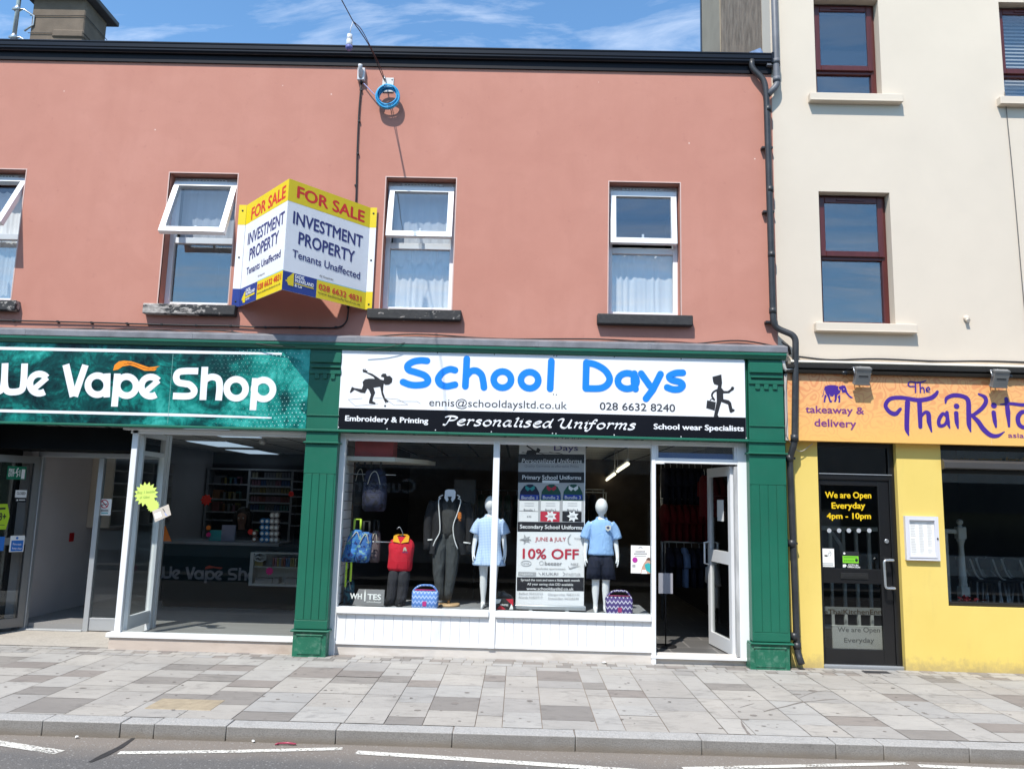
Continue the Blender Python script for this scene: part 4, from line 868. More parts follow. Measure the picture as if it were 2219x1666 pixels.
mb.poly(E12, [(1090, 770), (1150, 750), (1195, 755), (1215, 800), (1230, 860), (1270, 920), (1325, 958), (1322, 972), (1280, 965), (1225, 910), (1195, 870), (1150, 878), (1135, 850), (1130, 820), (1105, 822), (1085, 800)])
mb.poly(E12, [(1065, 940), (1110, 905), (1112, 960), (1108, 1042), (1080, 1044), (1085, 985)]); mb.poly(E12, [(850, 900), (880, 930), (860, 980), (855, 1038), (825, 1040), (835, 970)]); mb.stroke(E12, [(850, 780), (830, 850), (825, 900), (800, 945)], 9)
mb.build('elephant_motif', purple, TS)
mb = MB(); mb.disc(E12, (1172, 815), 9, d=.004)
por = M('pale_orange_vinyl', (.8, .5, .25), .5); mb.build('elephant_eye', por, TS)
for st_, a_, b_, h_, w_ in (('takeaway &', (370, 520), (866, 534), 62, .022), ('delivery', (446, 634), (800, 646), 66, .022), ('asian street food', (2078, 730), (2700, 745), 42, .015)): mb = MB(); mb.text(T8, st_, a_, b_, h_, w_); mb.build('lettering', plum, TS, label='small plum coloured words '+st_)
mb = MB(); mb.stroke(T8, [(1928, 560), (1940, 796)], 1.6, smooth=False, cap='flat'); mb.build('panel_joint', M('pale_orange_joint', (.75, .6, .4), .5), TS)
flood_m = M('grey_floodlight', (.19, .19, .185), .5, .1, 6)
for i, (px, lab) in enumerate(((808, 'grey floodlight above the elephant on the orange sign'), (1950, 'grey floodlight above the swash lettering of the orange sign'))):
    u, v = T8.px(px, 195 if i == 0 else 218); FL = thing('floodlight', (u, -.16, v), lab, 'floodlight', 'floodlights over the orange sign')
    mb = MB(); fr = Fr((u, -.235, v+.0), (1, 0, 0), (0, -.42, .9)); mb.obox(fr, -.075, .075, -.13, .05, -.03, .03); mb.obox(fr, -.05, .05, -.045, -.035, .03, .0325, 1)
    mb.obox(fr, -.079, .079, -.135, -.12, -.034, .034); mb.obox(fr, -.079, .079, .03, .042, -.034, .034)
    mb.build('lamp_body', [flood_m, black_matt], FL)
    mb = MB(); fr_ = fr; mb.obox(fr, -.065, .065, -.118, .03, -.034, -.0302); mb.build('lens', glass_shop, FL)
    mb = MB(); mb.tube([(u-.084, -.235, v-.02), (u-.084, -.2, v+.05), (u+.084, -.2, v+.05), (u+.084, -.235, v-.02)], .008, 6); mb.tube([(u, -.15, v+.06), (u, -.2, v+.05)], .016, 8); mb.build('bracket', steel, FL)
    mb = MB(); mb.tube([(u-.02, -.16, v+.07), (u-.04, -.22, v+.06), (u-.02, -.25, v+.03), (u+.0, -.22, v+.055)], .008, 6); s_ = -1 if i == 0 else 1; mb.ball((u+s_*.15, -.14, v-.0), .035, sc=(1.1, .6, .75), mi=0); mb.tube([(u+s_*.15, -.14, v+.02), (u+s_*.07, -.16, v+.06), (u, -.17, v+.06)], .006, 5); mb.build('flex', black_gloss, FL)

# ------------------------------------------------------------------ for sale board
Lp, Rp, Ap = Vector((-3.12, -.03, 3.642)), Vector((-1.735, -.03, 3.642)), Vector((-2.42, -.80, 3.642)); BH = 1.165
FS = thing('sale_board', (-2.42, -.4, 3.642), 'V shaped yellow and white FOR SALE board projecting from the pink wall', 'for sale board')
bw_m = M('white_corrugated_board', (.74, .75, .78), .4, .03, 4); by_m = M('yellow_board_print', (.72, .55, .01), .4, .03); bb_m = M('navy_board_print', (.018, .04, .22), .4); br_m = M('red_board_print', (.62, .03, .02), .4); bn_m = M('navy_lettering', (.03, .035, .16), .4); bk_m = M('black_board_print', (.03, .03, .03), .5); bl_m = M('pale_blue_line', (.2, .5, .6), .5)
mats = [bw_m, by_m, bb_m, br_m, bn_m, bk_m, bl_m]
for side, (a, b) in enumerate(((Ap, Rp), (Lp, Ap))):
    u = (b-a); Wd = u.length; fr = Fr(a, u, (0, 0, 1)); pan = MB(); pan.obox(fr, .001, Wd-.001, 0, BH, -.006, 0)
    P_ = pan.build('panel', bw_m, FS)
    F2 = Fr(a, u, (0, 0, 1), ox=500, oy=370, sc=320/1661); g = MB()
    uv = lambda pts, mi: g.poly(fr, pts, .0008, mi, True)
    uv([(0, .80*BH), (Wd, .80*BH), (Wd, BH), (0, BH)], 1)
    if side == 0:
        ub = F2.px(965, 1300)[0]; uv([(0, 0), (ub, 0), (ub, .17*BH), (0, .17*BH)], 2); uv([(ub, 0), (Wd, 0), (Wd, .165*BH), (ub, .165*BH)], 1); uv([(ub, .165*BH), (Wd, .165*BH), (Wd, .172*BH), (ub, .172*BH)], 6)
        T = lambda s_, p, q, h, b_, mi: g.text(F2, s_, p, q, h, b_, d=.0012, mi=mi)
        T('FOR SALE', (742, 300), (1505, 583), 137, .034, 3); T('INVESTMENT', (697, 590), (1482, 866), 146, .026, 4); T('PROPERTY', (757, 822), (1392, 1036), 144, .026, 4); T('Tenants Unaffected', (690, 968), (1452, 1222), 90, .016, 4)
        T('All Enquiries', (995, 1192), (1152, 1236), 26, 0, 5); T('EADIE,', (722, 1206), (832, 1236), 40, .04, 0); T('McFARLAND', (720, 1252), (932, 1312), 40, .04, 0); T('& Co', (715, 1302), (798, 1326), 36, .04, 0)
        T('028 6632 4831', (986, 1332), (1466, 1478), 68, .022, 3); T('www.eadiemcfarland.co.uk', (980, 1380), (1456, 1522), 30, -.004, 5)
        g.poly(F2, [(632, 1206), (692, 1158), (710, 1152), (702, 1302), (640, 1284), (640, 1262), (632, 1262), (632, 1244), (614, 1240), (614, 1226), (632, 1228)], .0014, 1); g.stroke(F2, [(716, 1266), (930, 1328)], 9, .0014, 1, smooth=False, cap='flat')
    else:
        ub = F2.px(290, 1400)[0]; uv([(0, 0), (ub, 0), (ub, .172*BH), (0, .172*BH)], 2); uv([(ub, 0), (Wd, 0), (Wd, .172*BH), (ub, .172*BH)], 1); uv([(ub, .172*BH), (Wd, .172*BH), (Wd, .179*BH), (ub, .179*BH)], 6)
        T = lambda s_, p, q, h, b_, mi: g.text(F2, s_, p, q, h, b_, d=.0012, mi=mi)
        T('FOR SALE', (228, 556), (618, 300), 128, .034, 3); T('INVESTMENT', (190, 838), (602, 590), 128, .024, 4); T('PROPERTY', (207, 1012), (536, 808), 130, .024, 4); T('Tenants Unaffected', (176, 1176), (560, 968), 78, .014, 4); T('All Enquiries', (305, 1200), (384, 1160), 22, 0, 5)
        T('EADIE,', (172, 1366), (226, 1340), 34, .04, 0); T('McFARLAND', (170, 1408), (272, 1354), 34, .04, 0); T('& Co', (170, 1462), (212, 1440), 30, .04, 0); T('028 6632 4831', (300, 1346), (566, 1222), 64, .022, 3); T('www.eadiemcfarland.co.uk', (298, 1396), (560, 1280), 25, -.004, 5)
        g.poly(F2, [(138, 1420), (160, 1365), (170, 1358), (164, 1482), (138, 1486), (138, 1462), (128, 1462), (128, 1442)], .0014, 1); g.stroke(F2, [(168, 1428), (272, 1378)], 8, .0014, 1, smooth=False, cap='flat')
    g.build('print', mats, P_)
for x0, x1, s_ in ((Lp.x-.085, Lp.x-.002, 0), (Rp.x+.002, Rp.x+.075, 1)):
    mb = MB(); mb.box(x0, x1, -.034, -.028, 3.642, 3.642+BH); f = mb.build('flange', bw_m, FS)
    mb = MB(); fr = wall(-.034); mb.poly(fr, [(x0, 3.642+.80*BH), (x1, 3.642+.80*BH), (x1, 3.642+BH), (x0, 3.642+BH)], .0006, 1, True); mb.poly(fr, [(x0, 3.642), (x1, 3.642), (x1, 3.642+.172*BH), (x0, 3.642+.172*BH)], .0006, 2 if s_ == 0 else 1, True)
    for z in (3.7, 4.2, 4.74): mb.ball(((x0+x1)/2, -.036, z), .011, sc=(1, .6, 1), mi=5, n=8)
    mb.build('flange_print', mats, f)
mb = MB(); mb.box(Lp.x+.05, Rp.x-.05, -.022, -.002, 3.9, 3.94); mb.box(Lp.x+.05, Rp.x-.05, -.022, -.002, 4.5, 4.54); mb.tube([(-2.42, -.78, 3.66), (-2.42, -.78, 4.79)], .012, 6); mb.build('batten', M('timber_batten', (.3, .2, .12), .8), FS)

# ------------------------------------------------------------------ cables, boxes and coil on the wall
blk = M('black_cable', (.016, .016, .017), .5, .2, 5); brn = M('brown_painted_cable', (.09, .035, .03), .6, .2, 5)
def cable(name, pts, r, mat, lab, cat='cable', group=None, n=6):
    mb = MB(); mb.tube(catmull([Vector(p) for p in pts], 6), r, n); return mb.build(name, mat, label=lab, cat=cat, group=group)
W0 = lambda x, y, Y=-.02: at(x, y, Y)
c = [W0(-200, 688), W0(0, 694), W0(120, 697), W0(240, 700), W0(300, 702), W0(420, 705), W0(500, 706), W0(560, 709), W0(640, 709), W0(725, 710), W0(748, 700), W0(754, 680), W0(755, 640), W0(763, 520), W0(771, 440), W0(774, 330), W0(778, 240), W0(783, 182)]
cb_ = MB(); cb_.tube(catmull(c, 5), .009, 6)
for x, y in ((30, 695), (125, 697), (198, 699), (275, 701), (350, 703), (425, 705), (500, 706), (575, 709), (650, 709), (728, 709), (754, 665), (768, 470), (771, 402), (775, 333), (778, 263), (782, 195)): p = W0(x, y, -.02); cb_.box(p.x-.014, p.x+.014, -.03, -.001, p.z-.011, p.z+.011, .003)
cb_.build('cable', blk, label='black clipped cable running down from the white socket and along the pink wall', cat='cable')
cable('cable', [W0(-100, 706), W0(60, 712), W0(200, 712), W0(330, 716), W0(470, 716), W0(560, 726), W0(690, 728), W0(760, 733), W0(900, 724), W0(1080, 734), W0(1300, 735), W0(1480, 745), W0(1600, 738), W0(1690, 752)], .008, blk, 'thin wavy black cable lying along the top of the lead capping, uppermost of two')
cable('cable', [W0(-100, 715, -.05), W0(150, 718, -.05), W0(300, 712, -.05), W0(520, 724, -.05), W0(700, 735, -.05), W0(980, 731, -.05), W0(1200, 742, -.05), W0(1420, 739, -.05), W0(1560, 748, -.05), W0(1690, 755, -.05)], .007, brn, 'thin brown cable trailing along the lead capping below the black one')
cable('cable', [W0(466, 722, -.1), W0(560, 745, -.2), W0(640, 752, -.22)], .005, blk, 'short slack cable drooping over the cornice above the vape sign')
cable('cable', [W0(922, 735, -.08), W0(880, 742, -.2), W0(840, 752, -.214), W0(790, 757, -.214)], .004, blk, 'short slack cable drooping over the cornice above the running child silhouette')
cable('cable', [W0(1722, 772, -.03), W0(1800, 780, -.03), W0(1900, 778, -.03), W0(2030, 783, -.03), W0(2150, 783, -.03), W0(2300, 788, -.03)], .011, blk, 'bundle of dark cables along the cream wall above the orange sign')
cable('cable', [W0(1722, 780, -.03), W0(1850, 783, -.03), W0(1980, 786, -.03), W0(2120, 784, -.03), W0(2300, 792, -.03)], .006, M('tan_cable', (.3, .24, .18), .6), 'thin tan cable under the dark bundle above the orange sign')
cable('cable', [W0(2177, 199, -.012), W0(2184, 270, -.012), W0(2192, 350, -.012), W0(2203, 470, -.012), W0(2214, 600, -.012), W0(2225, 720, -.012)], .0045, M('grey_cable', (.12, .11, .1), .6), 'thin grey cable clipped down the cream wall near the right edge')
cable('cable', [W0(1706, 800, -.12), W0(1703, 850, -.13), W0(1705, 900, -.13), W0(1704, 940, -.12), W0(1716, 962, -.08), W0(1735, 978, -.05), W0(1762, 960, -.04)], .004, M('pale_cable', (.4, .36, .33), .6), 'loose pale cable hanging between the green pilaster and the downpipe')
# overhead line, with its bracket plate, coil and insulator
pl = W0(841, 183, 0); BP = thing('cable_anchor', (pl.x, 0, pl.z), 'white anchor plate screwed to the pink wall under the gutter', 'cable bracket')
mb = MB(); mb.box(pl.x-.065, pl.x+.065, -.012, -.001, pl.z-.1, pl.z+.075, .003); mb.build('plate', M('white_plate', (.6, .58, .56), .5), BP)
mb = MB(); mb.tube([(pl.x-.03, -.01, pl.z+.05), (pl.x-.03, -.08, pl.z+.05), (pl.x-.03, -.085, pl.z+.0)], .008, 8); mb.ball((pl.x+.045, -.014, pl.z+.055), .009, n=8); mb.build('hook', steel, BP)
cc = W0(840, 208, -.075); mb = MB()
for k in range(9):
    r = .115+.006*(k % 4)+random.uniform(-.004, .004); o = Vector((cc.x+random.uniform(-.012, .012), -.05-.008*k, cc.z+random.uniform(-.014, .01)-(.115-.1)))
    mb.tube([o+Vector((r*cos(a)*.97, .004*sin(3*a+k), r*sin(a))) for a in [2*pi*i/30 for i in range(31)]], .0085, 6, mi=0 if k % 3 else 1, caps=False)
mb.tube(catmull([(cc.x-.07, -.06, cc.z-.06), (cc.x-.18, -.05, cc.z+.05), (at(788, 181, -.03).x, -.03, at(788, 181, -.03).z)], 6), .006, 6, mi=2)
mb.build('cable_coil', [M('blue_cable', (.02, .3, .58), .4, .1, 8), M('light_blue_cable', (.1, .48, .72), .4), M('lilac_cable', (.3, .3, .5), .5)], label='hanging coil of bright blue cable under the gutter', cat='cable coil')
sk = W0(785, 163, 0); mb = MB(); mb.box(sk.x-.045, sk.x+.04, -.06, -.001, sk.z-.09, sk.z+.06, .008, seg=2); mb.tube([(sk.x-.005, -.05, sk.z-.06), (sk.x-.005, -.1, sk.z+.05), (sk.x-.005, -.105, sk.z+.07)], .024, 10); mb.tube([(sk.x, -.03, sk.z-.12), (sk.x, -.03, sk.z-.08)], .014, 8, mi=1)
mb.build('junction_box', [M('white_box', (.6, .6, .62), .4), black_gloss], label='small white junction box on the pink wall left of the blue coil', cat='junction box')
hk = Vector((pl.x-.03, -.085, pl.z)); ow = [hk, at(822, 150, -.25), at(803, 105, -.6), at(780, 68, -1.0), at(766, 48, -1.2), at(740, 0, -1.7), at(690, -90, -2.3), at(420, -420, -3.6), at(-400, -1100, -5)]
cable('overhead_cable', ow, .0055, blk, 'thin black overhead cable rising from the anchor plate to the top edge', 'cable')
cable('overhead_cable', [hk+Vector((.01, 0, -.02)), at(826, 150, -.25), at(806, 108, -.58), at(784, 66, -1.0), at(768, 49, -1.2)], .0045, brn, 'thinner cable twisted round the end of the overhead cable', 'cable')
ip = at(757, 92, -1.2); mb = MB(); mb.lathe((ip.x, ip.y, ip.z), [(.008, .085), (.026, .08), (.028, .03), (.024, .025), (.03, .02), (.032, -.03), (.026, -.04)], 12); mb.lathe((ip.x, ip.y, ip.z), [(.034, -.04), (.036, -.065), (.02, -.085)], 12, mi=1); tp = at(765, 48, -1.2); mb.tube([(ip.x, ip.y, ip.z+.08), (ip.x+.005, ip.y, ip.z+.15), tp], .004, 5)
mb.build('cable_joint', [M('white_joint', (.62, .62, .64), .4), M('blue_joint', (.12, .13, .35), .4)], label='white and blue cable joint dangling from the overhead cable', cat='cable joint')
jb = at(1696, 772, -.05); mb = MB(); mb.box(jb.x-.05, jb.x+.05, -.09, -.001, jb.z-.02, jb.z+.11, .02, seg=2); mb.tube(catmull([(jb.x-.04, -.1, jb.z), (jb.x-.03, -.13, jb.z-.06), (jb.x+.0, -.13, jb.z-.16), (jb.x+.07, -.12, jb.z-.15), (jb.x+.1, -.1, jb.z-.1)], 5), .022, 8); mb.tube(catmull([(jb.x+.0, -.05, jb.z+.16), (jb.x+.05, -.08, jb.z+.1), (jb.x+.08, -.06, jb.z+.02)], 5), .016, 7, mi=1)
mb.build('junction_box', [M('dirty_white_plastic', (.5, .49, .46), .5, .1, 9, dirt=.4), blk], label='grubby white cable box at the cornice end beside the downpipe', cat='junction box')
# ------------------------------------------------------------------ vape shop: glazing, recess, interior
fr0 = wall(-.02)
def R4(mb, fr, u0, u1, v0, v1, t, d0, d1, top=None, bot=None):   # a rectangular frame of four bars
    top = t if top is None else top; bot = t if bot is None else bot
    mb.obox(fr, u0, u0+t, v0, v1, d0, d1); mb.obox(fr, u1-t, u1, v0, v1, d0, d1); mb.obox(fr, u0+t, u1-t, v0, v0+bot, d0, d1); mb.obox(fr, u0+t, u1-t, v1-top, v1, d0, d1)
VW = thing('shop_window', (-3.2, 0, 0), 'vape shop window with white frame, return pane and low white sill', 'shop window')
px0, px1 = at(274, 1090, -.02).x, at(287, 1090, -.02).x; vr = PL0-.0
mb = MB(); mb.box(px0, px1, -.03, .03, .165, 2.262, .004); mb.box(px0-.1, vr+.02, -.05, .06, 2.262, 2.286, .003); mb.box(px0-.02, vr+.02, -.03, .05, 2.225, 2.2615, .003)
mb.box(vr-.0, vr+.05, -.03, .03, .165, 2.224, .003)
RX = px0+.045
mb.box(RX-.03, RX+.03, .09, .13, .165, 2.262, .003); mb.box(RX-.03, RX+.03, .62, .69, .0, 2.262, .003); mb.box(RX-.035, RX+.035, .70, .76, .0, 2.262, .003)
mb.box(RX-.02, RX+.02, .13, .62, 2.0, 2.05, .003); mb.box(RX-.02, RX+.02, .13, .62, .165, .30, .003); mb.box(RX-.02, RX+.02, .03, .76, 2.2, 2.262, .003)
mb.build('frame', alu_white, VW)
mb = MB(); mb.box(px1-.004, vr+.01, .0, .008, .16, 2.23); mb.build('pane', glass_shop, VW)
mb = MB(); mb.box(RX-.004, RX+.004, .13, .62, .30, 2.0); mb.box(RX-.004, RX+.004, .13, .62, 2.05, 2.2); mb.build('return_pane', glass_shop, VW)
mb = MB(); mb.box(px0-.06, vr+.02, -.075, .05, .118, .164, .006); mb.build('sill', M('white_sill', (.78, .78, .78), .5, .03, dirt=.15, dirtcol=(.5, .47, .42)), VW)
mb = MB(); mb.box(px0-.03, vr+.02, -.055, .05, -.06, .117, .003); mb.build('stall_riser', plinth_render, VW, label='stained beige rendered base')

SC = thing('entrance_screen', (-5.0, .75, 0), 'aluminium framed glass screen at the back of the vape shop entrance recess', 'glass screen')
f75 = wall(.75); pcx0, pcx1 = at(207, 1090, .75).x, at(218, 1090, .75).x; djx = at(84, 1090, .75).x
mb = MB(); mb.box(djx-.06, RX-.03, .74, .8, 1.985, 2.04, .003); mb.box(pcx0, pcx1, .735, .8, .03, 1.985, .003); mb.box(djx-.06, djx, .74, .8, .03, 1.985, .003); mb.box(pcx1, RX-.035, .75, .79, .155, .18, .002); mb.box(RX-.1, RX-.035, .745, .79, .03, 1.985, .003)
mb.box(pcx1, RX-.1, .752, .788, .04, .154, .002); mb.box(djx-.1, pcx0, .72, .8, .028, .045, .003); mb.build('frame', alu, SC)
mb = MB(); mb.box(pcx1-.003, RX-.1, .768, .774, .17, 1.99); mb.build('pane', glass_door, SC)
mb = MB(); mb.box(-7.5, RX-.06, .2, .8, 2.045, 2.30, .004); mb.build('shutter_box', M('black_shutter_box', (.004, .005, .006), .8, .2, spec=.1), SC)
SX = 1650; lab_ = 'print'
mb = MB(); F = Fr((0, .767, 0), ox=0, oy=900, sc=.31646); mb.rect(F, (680, 570), (756, 684), 0); mb.k = 2; 
mb.stroke(F, [(716+25*cos(a), 605+27*sin(a)) for a in [2*pi*i/18 for i in range(18)]], 6, closed=True, smooth=False, mi=1); mb.stroke(F, [(700, 586), (734, 626)], 6, smooth=False, mi=1); mb.stroke(F, [(700, 612), (732, 606)], 5, smooth=False, mi=2)
for y in (646, 654): mb.stroke(F, [(692, y), (742, y)], 4, smooth=False, cap='flat', mi=2)
mb.stroke(F, [(694, 668), (740, 668)], 9, smooth=False, cap='flat', mi=3)
red_ink = M('red_ink', (.5, .02, .04), .5); teal_ink = M('teal_ink', (.15, .4, .42), .5)
mb.build('no_smoking_sticker', [paper, red_ink, ink, teal_ink], label='white no smoking sticker on the glass screen of the entrance recess', cat='sticker')
# the open door leaf
H_ = Vector((djx-.03, .74, 0)); E_ = H_+Vector((-.46, -.72, 0)).normalized()*.86; FD = Fr(E_, H_-E_, (0, 0, 1)); WD = .86
VD = thing('glass_door', (E_.x, E_.y, 0), 'aluminium framed glass door of the vape shop propped open at the left edge', 'glass door')
mb = MB(); R4(mb, FD, 0, WD, .07, 1.98, .07, -.022, .022, .08, .1); mb.obox(FD, .07, WD-.07, .98, 1.06, -.02, .02); mb.build('frame', M('bronze_grey_aluminium', (.2, .2, .2), .4, .05, metal=.5), VD)
mb = MB(); mb.obox(FD, .065, WD-.065, .165, .985, -.003, .003); mb.obox(FD, .065, WD-.065, 1.055, 1.905, -.003, .003); mb.build('pane', glass_door, VD)
D1 = Fr(E_, H_-E_, (0, 0, 1), 0, 900, .31646); g_ink = M('green_sign', (.0, .16, .08), .5); lime = M('fluorescent_lime', (.42, .62, .02), .5); sky_ink = M('blue_sign', (.02, .16, .55), .5)
def sticker(name, lab, mats, fn):
    mb = MB(); fn(mb); return mb.build(name, mats, label=lab, cat='sticker')
def s1(m):
    m.rect(D1, (52, 345), (172, 440), .006); m.text(D1, 'FIRE', (58, 388), (96, 390), 26, .03, d=.0065, mi=1); m.text(D1, 'EXIT', (55, 416), (96, 418), 26, .03, d=.0065, mi=1)
    m.stroke(D1, [(116, 370), (110, 392), (122, 404), (112, 418)], 7, .0065, 1, smooth=False); m.stroke(D1, [(100, 392), (126, 384)], 5, .0065, 1, smooth=False); m.disc(D1, (122, 364), 5, .0065, 1); m.stroke(D1, [(135, 372), (133, 418)], 5, .0065, 1, smooth=False, cap='flat'); m.rect(D1, (148, 368), (164, 434), .0065, 1)
sticker('exit_sticker', 'green FIRE EXIT sticker with running figure on the open glass door', [g_ink, paper], s1)
def s2(m):
    m.rect(D1, (106, 510), (178, 562), .006); m.text(D1, 'CLOSED', (112, 540), (172, 542), 18, .03, d=.0065, mi=1); m.rect(D1, (104, 564), (176, 594), .006, 1); m.stroke(D1, [(128, 578), (170, 578)], 6, .0065, 0, smooth=False, cap='flat'); m.disc(D1, (116, 579), 6, .0065)
sticker('closed_sticker', 'small white and black CLOSED sticker on the open glass door', [paper, ink], s2)
def s3(m):
    m.poly(D1, [(-90, 605), (50, 605), (64, 690), (38, 780), (-90, 780)], .006); m.text(D1, 'UNDER 18+', (-80, 712), (38, 714), 50, .03, d=.0065, mi=1) if False else m.text(D1, '18+', (-30, 716), (38, 716), 52, .03, d=.0065, mi=1); m.stroke(D1, [(-60, 640), (36, 636)], 14, .0065, 1, smooth=False, cap='flat'); m.stroke(D1, [(-60, 750), (30, 750)], 4, .0065, 1, smooth=False, cap='flat')
sticker('age_sticker', 'lime green hexagonal 18+ sticker on the open glass door', [lime, ink], s3)
def s4(m):
    m.rect(D1, (66, 822), (152, 930), .024); m.rect(D1, (72, 855), (146, 926), .0245, 1); m.text(D1, 'Fire exit', (80, 886), (138, 888), 16, .01, d=.025); m.text(D1, 'keep clear', (76, 914), (142, 916), 15, .01, d=.025); m.disc(D1, (110, 838), 9, .025, 1)
sticker('fire_door_sticker', 'blue and white fire exit keep clear sticker on the rail of the open glass door', [paper, sky_ink], s4)
def s5(m): m.rect(D1, (-60, 830), (16, 925), .024)
sticker('door_notice', 'plain blue sticker beside the keep clear sticker, cut by the left edge', [sky_ink], s5)
# interior shell of the vape shop
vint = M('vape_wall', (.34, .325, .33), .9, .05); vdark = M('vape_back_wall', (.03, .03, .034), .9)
mb = MB(); mb.box(-5.85, -5.75, .81, 6.4, -.05, 2.5); mb.build('interior_wall', M('pale_lilac_wall', (.5, .47, .475), .85, .04), PB)
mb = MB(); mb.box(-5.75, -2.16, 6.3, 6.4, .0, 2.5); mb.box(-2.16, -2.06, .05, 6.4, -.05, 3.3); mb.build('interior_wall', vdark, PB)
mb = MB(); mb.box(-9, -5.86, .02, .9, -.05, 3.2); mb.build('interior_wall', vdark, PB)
def tiles_ceiling():
    m, nt, p = base('ceiling_tiles'); b = nt.nodes.new('ShaderNodeTexBrick'); b.offset = 0; b.inputs['Scale'].default_value = 1; b.inputs['Brick Width'].default_value = .6; b.inputs['Row Height'].default_value = .6; b.inputs['Mortar Size'].default_value = .02
    b.inputs['Color1'].default_value = (.74, .72, .68, 1); b.inputs['Color2'].default_value = (.7, .69, .66, 1); b.inputs['Mortar'].default_value = (.05, .05, .05, 1); nt.links.new(coord(nt), b.inputs['Vector']); nt.links.new(b.outputs['Color'], p.inputs['Base Color']); p.inputs['Roughness'].default_value = .9; return m
ceil_m = tiles_ceiling()
mb = MB(); mb.box(-5.75, -2.16, .06, 6.3, 2.37, 2.42); mb.build('ceiling', ceil_m, PB)
mb = MB(); mb.box(-5.75, -2.16, .8, 6.3, -.02, .10); mb.box(px1+.02, -2.16, .055, .8, -.02, .10); mb.build('shop_floor', M('grey_lino', (.26, .255, .25), .45, .1, 2, stretch=(.4, 4, 1)), PB)
mb = MB(); mb.face([(-9, .0, .004), (px0-.04, .0, .004), (px0-.04, .76, .03), (-9, .76, .03)]); mb.build('entrance_paving', M('beige_terrazzo', (.4, .365, .32), .7, .12, 40, bp=.15, bs=60, dirt=.3, dirtcol=(.2, .18, .16), ds=6), PB)
lampw = emit('cool_light_panel', (.62, .8, 1), .45)
for i, (x, y) in enumerate(((-4.05, 3.2), (-3.98, 6.35-.6), (-4.02, 1.2))):
    q = (at(416, 963, 3.2).x, at(500, 964, 3.2).x) if i == 0 else ((at(497, 986, 5.2).x, at(565, 988, 5.2).x) if i == 1 else (-3.95, -3.42)); y0 = (3.0, 5.0, .75)[i]
    mb = MB(); mb.box(q[0]-.02, q[1]+.02, y0-.02, y0+1.22, 2.352, 2.3695); t = mb.build('ceiling_light', white_upvc, label=['lit ceiling light panel in the middle of the vape shop ceiling', 'lit ceiling light panel farthest back in the vape shop', 'lit ceiling light panel nearest the vape shop window'][i], cat='ceiling light', group='vape shop ceiling light panels')
    mb = MB(); mb.box(q[0], q[1], y0, y0+1.2, 2.347, 2.3515); mb.build('diffuser', lampw, t)
mb = MB(); d_ = at(568, 972, 2.6); mb.lathe((d_.x, 2.6, 2.3), [(.03, 0), (.055, .02), (.055, .068)], 12); mb.build('smoke_detector', white_upvc, label='small white smoke detector on the vape shop ceiling', cat='smoke detector')
# wall cabinet, call point, buttons
WC = thing('wall_cabinet', (-5.6, 2.9, 1.12), 'pale open shelf cabinet fixed to the lilac wall inside the vape shop', 'shelf unit')
mb = MB(); mb.box(-5.745, -5.45, 2.15, 2.19, 1.12, 2.05); mb.build('end_panel', M('cream_laminate', (.55, .49, .42), .6, .03), WC)
mb = MB(); mb.box(-5.745, -5.45, 2.19, 4.0, 1.12, 1.14); mb.box(-5.745, -5.45, 2.19, 4.0, 2.03, 2.05); mb.box(-5.745, -5.73, 2.19, 4.0, 1.14, 2.03)
for z in (1.33, 1.52, 1.7, 1.87): mb.box(-5.73, -5.45, 2.19, 4.0, z, z+.018)
for y in (2.7, 3.3, 3.98): mb.box(-5.73, -5.45, y, y+.02, 1.14, 2.03)
mb.build('shelf', vint, WC)
prod_cols = [M('box_%s' % n, tuple(x*.42+.012 for x in c), .6) for n, c in (('red', (.35, .05, .05)), ('blue', (.05, .14, .35)), ('cream', (.42, .38, .25)), ('pink', (.4, .16, .22)), ('teal', (.05, .26, .25)), ('yellow', (.42, .32, .05)), ('grey', (.25, .25, .28)), ('orange', (.45, .15, .03)))]
mb = MB(); mb.box(-5.75, -5.735, 1.78, 1.87, .95, 1.06, .004); mb.build('call_point', M('red_plastic', (.4, .01, .015), .4), label='red fire alarm call point on the lilac wall', cat='fire alarm')
mb = MB(); mb.box(-5.75, -5.735, .93, 1.04, 1.36, 1.52, .003)
for j in range(2):
    for k in range(3): mb.box(-5.735, -5.731, .945+k*.032, .962+k*.032, 1.385+j*.065, 1.425+j*.065, mi=1)
mb.build('switch_panel', [black_matt, alu_white], label='black panel of six pale switches on the lilac wall by the vape shop door', cat='switch panel')
# counter
YC = 2.3; CT = thing('shop_counter', (-3.4, YC+.3, .1), 'dark shop counter with We Vape Shop lettering across its front', 'counter')
cx0, cx1 = -4.75, -2.2; zc = .965
mb = MB(); mb.box(cx0, cx1, YC, YC+.6, .18, zc-.04); mb.box(cx0+.02, cx1, YC+.05, YC+.6, .1, .18); mb.build('front_panel', M('dark_teal_gloss', (.004, .014, .016), .7, .2, 2, spec=.12), CT)
mb = MB(); mb.box(cx0-.02, at(606, 1176, YC).x, YC-.03, YC+.62, zc-.038, zc, .004); mb.build('worktop', M('grey_worktop', (.16, .16, .165), .6), CT)
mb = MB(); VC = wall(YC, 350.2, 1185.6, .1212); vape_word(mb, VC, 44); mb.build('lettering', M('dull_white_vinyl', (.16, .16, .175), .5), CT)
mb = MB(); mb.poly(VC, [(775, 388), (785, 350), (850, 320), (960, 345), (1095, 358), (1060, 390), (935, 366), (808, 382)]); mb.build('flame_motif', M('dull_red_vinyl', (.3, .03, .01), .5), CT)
K3 = lambda x, y, Y: at(340+.14467*x, 1150+.14467*y, Y)
DC = thing('display_cabinet', (K3(1740, 600, 2.1).x, 2.1, .6), 'small glass display cabinet with boxes at the right end of the vape counter', 'display cabinet')
